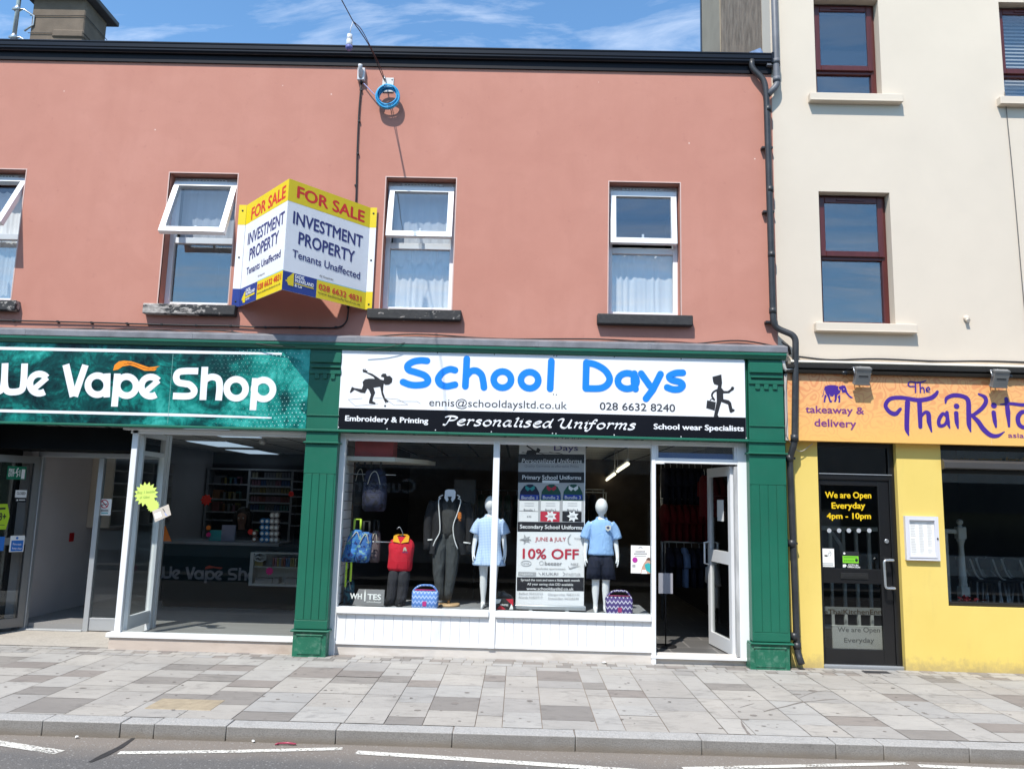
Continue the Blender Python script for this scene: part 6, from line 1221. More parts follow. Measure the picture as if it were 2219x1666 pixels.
# blazer display
Yb = .42; g = lambda x, y: C2(x, y, Yb); BZ = thing('display_form', (g(1130, 1580).x, Yb, .463), 'headless display form in a white piped black blazer, grey jumper and tie', 'display form')
xc = g(1140, 700).x; zs, zh, zc2 = g(1140, 640).z, g(1100, 960).z, g(1140, 545).z
grj = M('charcoal_jumper', (.05, .05, .05), .9, .12, 20, fold=.5); blz = M('black_blazer_cloth', (.014, .014, .017), .85, .2, 6, fold=.5)
mb = MB(); mb.loft([(xc-.01, Yb, zh-.02, .115, .085), (xc-.01, Yb, zh+.06, .125, .095), (xc, Yb, zs-.2, .14, .105), (xc, Yb, zs-.06, .15, .1), (xc, Yb, zs-.0, .1, .075), (xc, Yb, zs+.03, .055, .05)], 22); mb.build('jumper', grj, BZ)
mb = MB()
for s_ in (-1, 1):
    rows = []
    for z_, rx, ry, op in ((g(0, 1090).z, .21, .13, .78), (g(0, 1000).z, .205, .128, .64), (zh+.02, .19, .125, .38), (zs-.2, .19, .125, .42), (zs-.1, .2, .12, .44), (zs-.02, .185, .1, .4), (zs+.035, .1, .075, .5), (zs+.05, .075, .06, .6)):
        rw = []
        for k in range(13):
            a_ = -pi/2+s_*(op+(pi-op)*k/12); rw.append(mb.bm.verts.new((xc+rx*cos(a_), Yb+ry*sin(a_), z_)))
        rows.append(rw)
    for r1, r2 in zip(rows, rows[1:]):
        for k in range(12): mb.bm.faces.new((r1[k], r1[k+1], r2[k+1], r2[k])).smooth = True
sleeve(mb, [(xc-.17, Yb, zs-.02), (xc-.225, Yb+.01, zs-.22), (xc-.225, Yb-.01, g(0, 1055).z)], (.065, .048)); sleeve(mb, [(xc+.17, Yb, zs-.02), (xc+.225, Yb+.01, zs-.22), (xc+.232, Yb-.01, g(0, 1085).z)], (.065, .05))
mb.build('blazer', blz, BZ)
mb = MB(); pip = M('white_piping', (.7, .7, .7), .7)
for pts in ([(1078, 590), (1042, 612), (1060, 622), (1040, 640), (1046, 760), (1052, 850), (1048, 930), (1010, 1000), (990, 1050)], [(1205, 590), (1232, 605), (1215, 622), (1240, 640), (1215, 740), (1175, 850), (1172, 930), (1188, 1010), (1212, 1075)]): mb.tube(catmull([C2(x_, y_, Yb-.128) for x_, y_ in pts], 3), .006, 6)
mb.tube([C2(942, 996, Yb-.06), C2(985, 992, Yb-.06)], .009, 6); mb.tube([C2(1255, 1016, Yb-.06), C2(1328, 1026, Yb-.06)], .009, 6); mb.build('piping', pip, BZ)
mb = MB(); fb = wall(Yb-.11, 700, 930, .24081); mb.poly(fb, [(1100, 548), (1125, 540), (1180, 542), (1194, 560), (1190, 620), (1165, 655), (1140, 625), (1115, 652), (1092, 620)]); mb.loft([(xc, Yb, zs+.02, .062, .06), (xc, Yb, zc2-.01, .05, .05), (xc, Yb, zc2, .045, .045)], 16); mb.build('shirt_collar', M('white_shirt', (.72, .74, .8), .8), BZ)
mb = MB(); mb.poly(fb, [(1122, 605), (1160, 605), (1152, 630), (1165, 660), (1150, 700), (1140, 705), (1128, 698), (1118, 660), (1130, 630)], .006); mb.build('tie', black_matt, BZ)
mb = MB(); fb2 = wall(Yb-.135, 700, 930, .24081); mb.poly(fb2, [(1212, 748), (1228, 740), (1245, 752), (1244, 800), (1228, 812), (1212, 800)]); mb.stroke(fb2, [(1222, 818), (1240, 820)], 5); mb.build('badge', M('gold_crest', (.45, .13, .02), .6, .4, 60), BZ)
mb = MB(); gt = M('grey_trousers', (.055, .06, .062), .85, .12, 5, fold=.9)
for s_, xo in ((-1, -.075), (1, .055)): mb.loft([(xc-.02+xo*.55, Yb, .52, .038, .04), (xc-.02+xo*.75, Yb, .62, .048, .05), (xc-.015+xo*1.1, Yb, .83, .066, .066), (xc-.01+xo*1.05, Yb, zh-.14, .084, .086), (xc-.01+xo*.7, Yb, zh-.02, .08, .09), (xc-.01+xo*.6, Yb, zh+.03, .075, .085)], 18)
mb.build('trousers', gt, BZ)
mb = MB(); b_ = g(1128, 1590); mb.lathe((b_.x, Yb, .463), [(.12, 0), (.125, .01), (.12, .026)], 24); mb.tube([(b_.x, Yb, .48), (b_.x, Yb, .62)], .012, 8); mb.build('wooden_base', M('pale_wood', (.5, .33, .18), .5, .15, 4), BZ)
# child mannequins
man_m = M('mannequin_white', (.76, .76, .77), .45, .02)
def mannequin(xc, Y, zt, z0, lab, armz, sp=.0):
    T_ = thing('mannequin', (xc, Y, z0), lab, 'mannequin'); H = zt-z0; k = H/1.25
    Z = lambda f: z0+f*H
    vs = [((xc, Y, Z(.50)), (.105*k, .075*k)), ((xc, Y, Z(.58)), (.09*k, .068*k)), ((xc, Y-.005, Z(.69)), (.1*k, .075*k)), ((xc, Y, Z(.775)), (.085*k, .06*k)), ((xc, Y, Z(.82)), .036*k), ((xc, Y-.006, Z(.86)), .034*k), ((xc, Y-.008, Z(.9)), .03*k)]
    es = [(i, i+1) for i in range(6)]
    for s_ in (-1, 1):
        i = len(vs); sx = .115*k*s_
        vs += [((xc+sx, Y, Z(.765)), .04*k), ((xc+s_*.158*k, Y+.012, Z(.64)), .032*k), ((xc+s_*.178*k, Y-.01, Z(.53)), .026*k), ((xc+s_*.182*k, Y-.035, Z(.475)), .018*k)]
        es += [(3, i), (i, i+1), (i+1, i+2), (i+2, i+3)]
        j = len(vs)    # fingers and thumb
        for f_, (dx, l) in enumerate(((-.018, .05), (-.006, .06), (.006, .058), (.018, .045))):
            vs += [((xc+s_*.184*k+.0, Y-.045+dx, Z(.447)), .0085*k), ((xc+s_*.18*k, Y-.05+dx*1.1, Z(.447)-l*.6), .0075*k), ((xc+s_*.172*k, Y-.05+dx*1.1, Z(.447)-l), .006*k)]
            b = j+f_*3; es += [(i+3, b), (b, b+1), (b+1, b+2)]
        b = len(vs); vs += [((xc+s_*.166*k, Y-.066, Z(.455)), .0085*k), ((xc+s_*.158*k, Y-.076, Z(.43)), .0065*k)]; es += [(i+3, b), (b, b+1)]
        b = len(vs); lx = .06*k*s_
        vs += [((xc+lx, Y, Z(.44)), .074*k), ((xc+lx*.98, Y, Z(.35)), .058*k), ((xc+lx*.95, Y-.005, Z(.27)), .045*k), ((xc+lx*.95, Y+.008, Z(.19)), .045*k), ((xc+lx*.92, Y+.01, Z(.07)), .026*k), ((xc+lx*.92, Y+.012, Z(.028)), .03*k), ((xc+lx*1.0, Y-.06, Z(.016)), (.03*k, .02*k)), ((xc+lx*1.05, Y-.12*k, Z(.012)), (.026*k, .013*k))]
        es += [(0, b), (b, b+1), (b+1, b+2), (b+2, b+3), (b+3, b+4), (b+4, b+5), (b+5, b+6), (b+6, b+7)]
    skin('body', vs, es, man_m, T_, 2, egg=((xc, Y-.014*k, Z(.921)), .07*k, .086*k, .079*H)); return T_, k, Z
gx = C3(1008, 900, .2).x; zt = C3(1010, 620, .2).z
MB_, k, Z = mannequin(gx, .2, zt, .464, 'white child mannequin in a pale blue polo shirt and navy shorts', 0)
sky_polo = M('pale_blue_polo', (.3, .49, .8), .85, .06, 8, fold=.5)
def polo(T_, xc, Y, Z, k, mat, zlo, flare, sl, dress=False):
    mb = MB(); secs = [(xc, Y, zlo, flare*k, flare*.72*k), (xc, Y, zlo+.02, flare*k, flare*.74*k)]
    if dress: secs += [(xc, Y, Z(.46), .15*k, .11*k), (xc, Y, Z(.56), .125*k, .1*k)]
    else: secs += [(xc, Y, Z(.56), .133*k, .102*k)]
    secs += [(xc, Y, Z(.68), .132*k, .1*k), (xc, Y, Z(.755), .14*k, .088*k), (xc, Y, Z(.79), .115*k, .072*k), (xc, Y, Z(.812), .062*k, .055*k)]
    mb.loft(secs, 26, pw=.92)
    for s_ in (-1, 1): sleeve(mb, [(xc+s_*.1*k, Y, Z(.77)), (xc+s_*.145*k, Y+.006, Z(.72)), (xc+s_*.178*k, Y+.008, Z(sl))], (.056*k, .062*k))
    return mb
mb = polo(MB_, gx, .2, Z, k, sky_polo, Z(.50), .145, .64); mb.build('polo_shirt', sky_polo, MB_)
def collar(xc, Y, Z, k, mat, T_):
    mb = MB()
    for s_ in (-1, 1):
        a_ = [(xc+s_*.004, Y-.078*k, Z(.77)), (xc+s_*.06*k, Y-.072*k, Z(.772)), (xc+s_*.068*k, Y-.03*k, Z(.815)), (xc+s_*.045*k, Y-.045*k, Z(.825))]
        mb.face(a_); mb.face([(x_, y_+.008, z_) for x_, y_, z_ in a_])
    mb.tube([(xc-.055*k, Y-.035*k, Z(.822)), (xc-.035*k, Y+.04*k, Z(.828)), (xc+.035*k, Y+.04*k, Z(.828)), (xc+.055*k, Y-.035*k, Z(.822))], .01*k, 6); mb.build('collar', mat, T_)
collar(gx, .2, Z, k, sky_polo, MB_)
mb = MB(); fb = wall(.2-.108*k, 1060, 930, .24081); mb.poly(fb, [(1045, 868), (1070, 862), (1098, 866), (1094, 900), (1068, 918), (1048, 900)]); mb.poly(fb, [(1055, 878), (1075, 872), (1085, 885), (1078, 898), (1060, 895)], mi=1); mb.build('badge', [M('white_badge', (.6, .6, .55), .7), M('navy_badge_ink', (.05, .06, .15), .7)], MB_)
navy = M('navy_shorts_cloth', (.008, .011, .028), .85, .15, 6, fold=.8)
mb = MB()
for s_ in (-1, 1): mb.loft([(gx+s_*.078*k, .2, Z(.29), .088*k, .085*k), (gx+s_*.074*k, .2, Z(.36), .085*k, .09*k), (gx+s_*.06*k, .2, Z(.45), .082*k, .092*k), (gx+s_*.045*k, .2, Z(.515), .075*k, .085*k)], 18)
mb.loft([(gx, .2, Z(.395), .05*k, .06*k), (gx, .2, Z(.43), .1*k, .086*k), (gx, .2, Z(.515), .118*k, .089*k)], 20)
mb.build('shorts', navy, MB_)
gx2 = C2(1490, 900, .34).x+.015; zt2 = C2(1490, 598, .34).z
MG_, k2, Z2 = mannequin(gx2, .34, zt2, .464, 'white child mannequin in a pale blue checked summer dress', 0)
def gingham():
    m, nt, p = base('blue_gingham'); s = nt.nodes.new('ShaderNodeSeparateXYZ'); nt.links.new(coord(nt), s.inputs[0])
    st = lambda o: mth(nt, 'GREATER_THAN', mth(nt, 'FRACT', mth(nt, 'MULTIPLY', o, 60)), .5)
    f = mth(nt, 'MULTIPLY', mth(nt, 'ADD', st(s.outputs['X']), st(s.outputs['Z'])), .5); c = mixc(nt, f, (.62, .73, .88), (.3, .46, .76)); nt.links.new(c, p.inputs['Base Color']); p.inputs['Roughness'].default_value = .85; return m
ging = gingham(); mb = polo(MG_, gx2, .34, Z2, k2, ging, Z2(.375), .19, .655, True); mb.build('dress', ging, MG_); collar(gx2, .34, Z2, k2, M('dress_collar', (.55, .66, .85), .85), MG_)
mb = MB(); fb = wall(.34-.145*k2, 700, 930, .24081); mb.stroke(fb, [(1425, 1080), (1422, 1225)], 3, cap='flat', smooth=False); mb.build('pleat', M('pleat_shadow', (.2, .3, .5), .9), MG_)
# lunch bags, shoe box, shoe
def quilt(name, a, b, c_, sc):
    m, nt, p = base(name); v = coord(nt); s = nt.nodes.new('ShaderNodeSeparateXYZ'); nt.links.new(v, s.inputs[0])
    zig = mth(nt, 'ABSOLUTE', mth(nt, 'SUBTRACT', mth(nt, 'FRACT', mth(nt, 'MULTIPLY', s.outputs['X'], sc)), .5)); t_ = mth(nt, 'FRACT', mth(nt, 'ADD', mth(nt, 'MULTIPLY', s.outputs['Z'], sc*.75), zig))
    k_ = ramp(nt, t_, [(.0, a), (.45, b), (.7, c_), (.85, a)])
    for n_ in nt.nodes:
        if n_.type == 'VALTORGB': n_.color_ramp.interpolation = 'CONSTANT'
    nt.links.new(k_, p.inputs['Base Color']); p.inputs['Roughness'].default_value = .7; return m
def lunch(x0, x1, zt_, y, mat, lab, patch):
    Lb = thing('lunch_bag', ((x0+x1)/2, y, .463), lab, 'lunch bag'); xc = (x0+x1)/2; hw = (x1-x0)/2; h = zt_-.463
    mb = MB(); mb.loft([(xc, y, .463, hw*.95, .07), (xc, y, .475, hw, .075), (xc, y, .463+h*.6, hw, .075), (xc, y, .463+h*.7, hw*.97, .055), (xc, y, .463+h*.78, hw*.93, .02), (xc, y, .463+h*.8, hw*.9, .008)], 24, pw=.3); mb.build('bag_body', mat, Lb)
    mb = MB(); mb.tube(catmull([(xc-hw*1.0, y, .463+h*.6), (xc-hw*.85, y-.02, .463+h*.8), (xc-hw*.45, y-.01, .463+h*.97), (xc+hw*.1, y-.01, .463+h), (xc+hw*.6, y-.01, .463+h*.95), (xc+hw*1.0, y, .463+h*.62)], 5), .011, 7); mb.build('handle', mat, Lb)
    mb = MB(); mb.box(xc-.02, xc+.022, y-.079, y-.073, .49, .54, .003); mb.build('patch', patch, Lb)
    mb = MB(); mb.tube([(xc-hw*.8, y-.035, .463+h*.8), (xc+hw*.8, y-.035, .463+h*.8)], .006, 6); mb.build('zip', patch, Lb)
pinkp = M('magenta_patch', (.5, .03, .2), .6)
p, q = C2(805, 1400, .16), C2(1032, 1600, .16); lunch(p.x, q.x, p.z, .19, quilt('blue_quilt', (.1, .22, .55), (.42, .52, .78), (.16, .3, .62), 26), 'bright blue patterned lunch bag between the toddler form and the blazer', pinkp)
p, q = C3(1050, 1450, .12), C3(1288, 1655, .12); lunch(p.x, q.x, p.z, .13, quilt('purple_quilt', (.05, .03, .15), (.5, .48, .58), (.11, .06, .24), 24), 'purple zigzag lunch bag at the feet of the polo shirt mannequin', M('dark_pink_patch', (.3, .03, .12), .6))
YB = .1; p, q = C3(62, 1520, YB), C3(218, 1622, YB); mb = MB(); mb.box(p.x, q.x, YB, YB+.14, .463, p.z, .002)
fb = wall(YB, 1060, 930, .24081); mb.poly(fb, [(62, 1525), (110, 1528), (95, 1560), (62, 1570)], .001, 1); mb.poly(fb, [(150, 1526), (216, 1526), (216, 1590), (185, 1560)], .001, 2); mb.poly(fb, [(66, 1618), (100, 1580), (150, 1618)], .001, 2); mb.poly(fb, [(180, 1618), (200, 1570), (215, 1600), (215, 1618)], .001, 1); mb.text(fb, 'WHITES', (100, 1584), (172, 1588), 16, .02, d=.002, mi=1)
mb.build('shoe_box', [M('black_carton', (.02, .018, .02), .5), paper, M('red_carton', (.5, .02, .04), .5)], label='small black, red and white shoe box right of the window mullion', cat='shoe box')
SH = thing('school_shoe', (C3(120, 1500, .16).x, .16, p.z), 'black school shoe standing on the shoe box', 'shoe')
zz0 = p.z; xs = p.x; mb = MB(); mb.loft([(xs+.09, .17, zz0+.001, .08, .036), (xs+.09, .17, zz0+.012, .082, .038), (xs+.085, .17, zz0+.03, .078, .036), (xs+.065, .17, zz0+.055, .045, .03), (xs+.055, .17, zz0+.07, .036, .026)], 18); mb.build('upper', black_gloss, SH)
mb = MB(); mb.tube(catmull([(xs+.06, .135, zz0+.06), (xs+.075, .13, zz0+.075), (xs+.1, .135, zz0+.06)], 4), .005, 5); mb.build('strap', black_matt, SH)
# roll-up banner
YR = .24; RB = thing('roll_up_banner', (C3(555, 1600, YR).x, YR, .463), 'tall roll-up banner about primary and secondary school uniforms with 10% OFF in red', 'banner')
FB = wall(YR, 1060, 930, .24081); a, b, c_, d_ = FB.px(247, 1558), FB.px(858, 1558), FB.px(862, 130), FB.px(264, 130); top = 2.31
mb = MB(); fr = wall(YR); x0b, x1b = (a[0]+d_[0])/2, (b[0]+c_[0])/2; mb.box(x0b, x1b, YR, YR+.003, .52, top); mb.build('sheet', M('white_banner', (.8, .8, .82), .5, .02), RB)
bn = [M('black_banner', (.018, .018, .024), .5), M('white_banner_ink', (.78, .78, .8), .5), M('grey_banner', (.42, .42, .44), .5), M('royal_blue_banner', (.03, .06, .36), .5), M('dark_navy_banner', (.016, .02, .05), .5), M('teal_banner', (.04, .3, .3), .5), M('red_banner', (.48, .03, .06), .5), M('bottle_green_banner', (.018, .085, .06), .5), M('violet_ink', (.07, .06, .25), .5), M('mid_grey_ink', (.2, .2, .22), .5), M('pale_grey_ink', (.38, .38, .4), .5)]
mb = MB(.00002); bx = lambda y0_, y1_, mi: mb.poly(FB, [(FB_l(y0_), y0_), (FB_r(y0_), y0_+4), (FB_r(y1_), y1_+4), (FB_l(y1_), y1_)], .001, mi)
FB_l = lambda y_: 265-(y_-130)*.0125; FB_r = lambda y_: 857-(y_-130)*.004
T = lambda s_, p_, q_, h, b_, mi, d=.003: mb.text(FB, s_, p_, q_, h, b_, d=d, mi=mi)
bx(222, 300, 0); bx(300, 382, 2); bx(382, 478, 0); bx(478, 832, 2); bx(832, 920, 0); bx(1328, 1452, 0)
T('Days', (583, 192), (800, 192), 52, .01, 8); T('School', (560, 100), (830, 100), 60, .01, 8)
o = lambda pts, ox, oy, s_: [(ox+x_*s_, oy+y_*s_) for x_, y_ in pts]
mb.poly(FB, o([(345, 330), (366, 312), (388, 334), (470, 388), (528, 418), (530, 392), (548, 360), (583, 379), (605, 402), (576, 456), (530, 447), (523, 520), (570, 600), (550, 622), (498, 474), (440, 482), (455, 525), (432, 600), (458, 620), (400, 619), (417, 542), (386, 488), (330, 526), (240, 529), (252, 474), (338, 495), (350, 462), (365, 410), (452, 405)], 160, -15, .5), .002, 0)
for a_, b__ in (((300, 205), (420, 232)), ((420, 205), (540, 236)), ((540, 205), (660, 222)), ((290, 210), (640, 212)), ((330, 228), (560, 234))): mb.stroke(FB, [a_, b__], 4, .002, 0, smooth=False, cap='flat')
mb.text(FB, 'Personalized Uniforms', (293, 303), (832, 306), 42, -.012, .15, .003, 1); T('Quality Garments at affordable Prices', (318, 340), (806, 345), 24, .008, 9); T('with Great Customer Service', (420, 370), (704, 374), 15, 0, 10); T('Primary School Uniforms', (298, 448), (828, 452), 38, .018, 1)
bx_ = lambda x0_, y0_, x1_, y1_, mi, d=.0015: mb.rect(FB, (x0_, y0_), (x1_, y1_), d, mi)
bx_(478, 458, 630, 486, 1, .002)
T('SWATCH CARD' if False else 'SWATS', (505, 478), (600, 480), 12, 0, 10, .004) if False else None
for i, (x0_, jc, cc_) in enumerate(((275, 4, 5), (468, 7, 6), (665, 7, 1))):
    mb.poly(FB, [(x0_-4, 640), (x0_+5, 560), (x0_+40, 510), (x0_+75, 495), (x0_+115, 495), (x0_+150, 520), (x0_+175, 570), (x0_+180, 640)], .0016, jc); mb.poly(FB, [(x0_+52, 505), (x0_+92, 530), (x0_+132, 505), (x0_+136, 535), (x0_+110, 555), (x0_+92, 538), (x0_+72, 556), (x0_+50, 535)], .002, cc_)
    bx_(x0_+6, 585, x0_+172, 632, 3, .0022); T('Bundle %d' % (i+1), (x0_+16, 625), (x0_+158, 628), 30, .008, 1, .0045)
    bx_(x0_-2, 642, x0_+165, 735, 1, .0022); T('Bundle %d' % (i+1), (x0_+36, 732), (x0_+134, 734), 18, .012, 9, .0045)
    for y_ in (666, 686): mb.stroke(FB, [(x0_+42, y_), (x0_+128, y_+1)], 4, .004, 10, smooth=False, cap='flat')
    bx_(x0_-6, 738, x0_+165, 832, (1, 6, 0)[i], .0018)
    if i: star(mb, FB, (x0_+88, 782), 56, .0026, 1, 7, .55)
    T(('£32', '£40', '£50')[i], (x0_+66, 790), (x0_+104, 792), 17, .01, 9, .0055)
T('Secondary School Uniforms', (276, 890), (838, 900), 36, .02, 1); T('JUNE & JULY', (414, 1003), (690, 1005), 36, .004, 6); T('10% OFF', (300, 1160), (806, 1166), 92, .02, 6)
star(mb, FB, (328, 990), 48, .002, 10, 5, .42); T('magicfit', (276, 1000), (378, 1002), 18, .012, 9); mb.stroke(FB, [(735, 945), (712, 980), (716, 1025), (735, 1036)], [5, 12, 12, 4], .002, 10); T('trutex', (766, 988), (828, 992), 24, -.004, 10)
mb.stroke(FB, [(332+46*cos(q_), 1205+24*sin(q_)) for q_ in [2*pi*i/20 for i in range(20)]], 5, .002, 10, closed=True, smooth=False); T('KVS' if False else 'NYA', (300, 1214), (362, 1214), 18, .01, 10); mb.stroke(FB, [(470+18*cos(q_), 1202+18*sin(q_)) for q_ in [2*pi*i/14 for i in range(14)]], 4, .002, 10, closed=True, smooth=False); T('beezer', (500, 1220), (655, 1222), 34, .012, 9); T('(excludes sportswear)', (418, 1258), (684, 1262), 16, .008, 9)
T('NIKE', (735, 1222), (802, 1224), 24, .014, 10); mb.stroke(FB, [(712, 1228), (725, 1250), (760, 1240), (822, 1226)], [3, 10, 9, 2], .003, 10)
bx_(262, 1280, 422, 1318, 10, .002); T('regatta', (275, 1308), (392, 1310), 20, .01, 1, .004); T('KUKRI', (478, 1312), (620, 1314), 28, .004, 9); mb.stroke(FB, [(446, 1290), (466, 1310)], 6, .002, 10); T('STAEDTLER', (688, 1316), (822, 1318), 26, .008, 10); mb.stroke(FB, [(664, 1285), (682, 1300), (666, 1316)], 6, .002, 10)
T('Spread the cost and save a little each month', (284, 1362), (814, 1368), 22, .01, 1); T('All year saving club DD available', (342, 1400), (756, 1406), 22, .01, 1); T('www.schooldaysltd.co.uk', (336, 1444), (760, 1448), 28, .014, 1)
T('Belfast 95433725', (268, 1484), (484, 1486), 20, .004, 10); T('Glengormley 90833132', (528, 1492), (812, 1494), 20, .004, 10); T("N'ards 91827717", (268, 1518), (480, 1520), 20, .004, 10); T('Enniskillen 66328240', (532, 1528), (806, 1530), 20, .004, 10)
mb.build('print', bn, RB)
mb = MB(); mb.box(x0b-.02, x1b+.02, YR-.05, YR+.06, .475, .525, .012, seg=2); mb.box(x0b-.012, x1b+.012, YR-.054, YR-.05, .48, .495)
for t_ in (.22, .75): xx = x0b+(x1b-x0b)*t_; mb.box(xx-.02, xx+.02, YR-.11, YR+.1, .464, .476, .003)
mb.build('base', alu, RB)
mb = MB(); mb.tube([(x0b+.002, YR+.01, .52), (x0b+.002, YR+.01, top)], .005, 6); mb.tube([(x1b-.002, YR+.01, .52), (x1b-.002, YR+.01, top)], .005, 6); mb.build('support', alu, RB)
# poster on the glass
FP = Fr((0, .009, 0), ox=1060, oy=930, sc=.24081); mb = MB(); mb.rect(FP, (1276, 1043), (1449, 1297), -.001); mb.k = 2
for y_, x0_, x1_ in ((1098, 1315, 1405), (1118, 1300, 1422)): mb.stroke(FP, [(x0_, y_), (x1_, y_)], 11, .001, 1, cap='flat', smooth=False)
mb.stroke(FP, [(1312, 1138), (1412, 1138)], 4, .001, 1, cap='flat', smooth=False); mb.disc(FP, (1312, 1174), 24, .001, 2); mb.rect(FP, (1288, 1215), (1316, 1238), .001, 1); mb.stroke(FP, [(1345, 1066), (1362, 1058), (1378, 1066)], 6, .001, 1)
mb.poly(FP, [(1362, 1297), (1375, 1240), (1392, 1205), (1410, 1180), (1430, 1160), (1449, 1190), (1449, 1297)], .001, 3); mb.poly(FP, [(1398, 1215), (1430, 1200), (1449, 1210), (1449, 1292), (1415, 1270), (1402, 1240)], .001, 4); mb.poly(FP, [(1410, 1175), (1428, 1152), (1446, 1155), (1449, 1180), (1430, 1178)], .001, 5); mb.poly(FP, [(1376, 1262), (1410, 1264), (1424, 1297), (1368, 1297)], .001, 0)
mb.build('poster', [paper, M('poster_grey', (.4, .38, .38), .7), M('poster_magenta', (.42, .03, .3), .6), M('poster_tan', (.5, .3, .22), .7), M('poster_teal', (.03, .36, .38), .6), M('poster_brown', (.1, .05, .04), .7)], label='white poster with a magenta roundel on the window glass beside the door', cat='poster')
# tube lights
for i, (p0_, p1_, y0_, y1_) in enumerate((((1361, 1005), (1338, 1021), 2.12, 0), ((1332, 1027), (1313, 1041), 2.05, 0))):
    a_, b_ = gz(*p0_, y0_), gz(*p1_, y0_)
    LT = thing('tube_light', a_.lerp(b_, .5), ['lit strip light nearer the school shop window', 'lit strip light farther back in the school shop'][i], 'strip light', 'strip lights in the school shop')
    mb = MB(); mb.tube([a_, b_], .022, 10); mb.build('tube', emit('warm_tube', (1, .93, .72), 1.3), LT); mb = MB(); mb.tube([a_+Vector((0, 0, .05)), b_+Vector((0, 0, .05))], .022, 6)
    for q_ in (a_, b_): mb.tube([q_+Vector((0, 0, .05)), (q_.x, q_.y, 2.44)], .005, 5)
    mb.build('batten', white_upvc, LT)
# garments hanging beyond the door and window
gar = {'red': M('red_garment', (.13, .004, .008), .9, .2, 6), 'navy': M('navy_garment', (.01, .013, .03), .9, .2, 6), 'blue': M('pale_blue_garment', (.18, .28, .5), .9), 'green': M('green_garment', (.012, .05, .03), .9, .2, 6), 'white': M('white_garment', (.5, .5, .52), .9)}
def garment(col, x, y, z, lab, grp, w_=.2, l=.5):
    G_ = thing('hanging_garment', (x, y, z-l), lab, 'garment', grp)
    mb = MB(); mb.loft([(x, y, z-l, .05, w_), (x, y, z-l*.5, .055, w_*.95), (x, y, z-.1, .055, w_), (x, y, z-.03, .05, w_*.7), (x, y, z, .03, .05)], 16); mb.tube([(x, y-w_*.8, z-.08), (x, y-w_*1.1, z-.25)], [.05, .045], 8); mb.tube([(x, y+w_*.8, z-.08), (x, y+w_*1.1, z-.25)], [.05, .045], 8); mb.build('cloth', gar[col], G_)
    mb = MB(); mb.tube(catmull([(x, y, z-.01), (x, y, z+.05), (x, y+.025, z+.075), (x, y+.03, z+.05)], 4), .004, 5); mb.build('hanger', steel, G_); return G_
protoG = {}
def hang(col, x, y, z, lab, grp):
    if col not in protoG: protoG[col] = garment(col, x, y, z, lab, grp); protoG[col+'z'] = z; return
    c = copy_tree(protoG[col]); c.location = (x, y, z-.5); c['label'] = lab; c['group'] = grp
for k in range(7): hang('navy', 2.02+k*.085, 2.6+.02*(k % 2), 2.12, 'navy school garment on the high rail inside the school shop door', 'navy garments, high rail')
for k in range(7): hang('red', 2.0+k*.09, 2.5, 1.62, 'dark red school jumper on the middle rail inside the school shop door', 'red jumpers, middle rail')
for k in range(6): hang('blue' if k == 2 else 'navy', 2.02+k*.1, 2.3, 1.05, 'pale blue shirt among navy garments low inside the school shop door' if k == 2 else 'navy school garment on the low rail inside the school shop door', 'pale blue shirts' if k == 2 else 'navy garments, low rail')
for k in range(3): hang('red', 2.28+k*.09, 1.35, 1.98, 'bright red jumper hanging just behind the open school shop door', 'red jumpers behind the door')
hang('white', 2.32, 1.15, .95, 'white shirt hanging low behind the open school shop door', 'white shirts')
for k in range(6): hang('green', -.6+k*.14, 4.2, 1.7, 'dark green garment far back behind the display forms', 'green garments at the back')
for k in range(8): hang('navy', .3+k*.13, 4.6, 1.75, 'navy garment far back between banner and door', 'navy garments at the back')
for x0_, x1_, y_, z_, lq in ((1.95, 2.7, 2.6, 2.19, 'tall clothes rail of navy garments inside the school shop door'), (1.95, 2.7, 2.5, 1.69, 'middle clothes rail of dark red jumpers inside the school shop door'), (1.95, 2.7, 2.3, 1.12, 'low clothes rail with the pale blue shirt inside the door'), (-.7, 1.4, 4.2, 1.77, 'clothes rail of green garments far back behind the window display'), (.2, 1.4, 4.6, 1.82, 'clothes rail of navy garments far back behind the banner')): mb = MB(); mb.tube([(x0_, y_, z_), (x1_, y_, z_)], .012, 6); mb.tube([(x1_-.02, y_, .08), (x1_-.02, y_, z_)], .012, 6); mb.tube([(x0_+.02, y_, .08), (x0_+.02, y_, z_)], .012, 6); mb.build('clothes_rail', steel, label=lq, cat='clothes rail')
p, q = at(1427, 1241, .5), at(1458, 1286, .5); NS = thing('notice_stand', ((p.x+q.x)/2, .5, .08), 'grey paper notice on a thin stand just inside the school shop door', 'notice')
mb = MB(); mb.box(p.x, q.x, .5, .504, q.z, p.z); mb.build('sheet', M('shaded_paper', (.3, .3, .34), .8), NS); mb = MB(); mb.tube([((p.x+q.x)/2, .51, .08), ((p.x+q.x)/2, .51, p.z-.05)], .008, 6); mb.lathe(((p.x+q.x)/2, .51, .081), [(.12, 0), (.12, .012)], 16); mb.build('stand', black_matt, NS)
mb = MB(); p, q = C2(1180, 450, 1.2), C2(1370, 670, 1.2); mb.box(p.x, q.x, 1.2, 1.23, q.z, p.z); mb.build('wall_board', M('grey_board', (.12, .12, .12), .8), label='grey board hanging behind the blazer display form', cat='board')

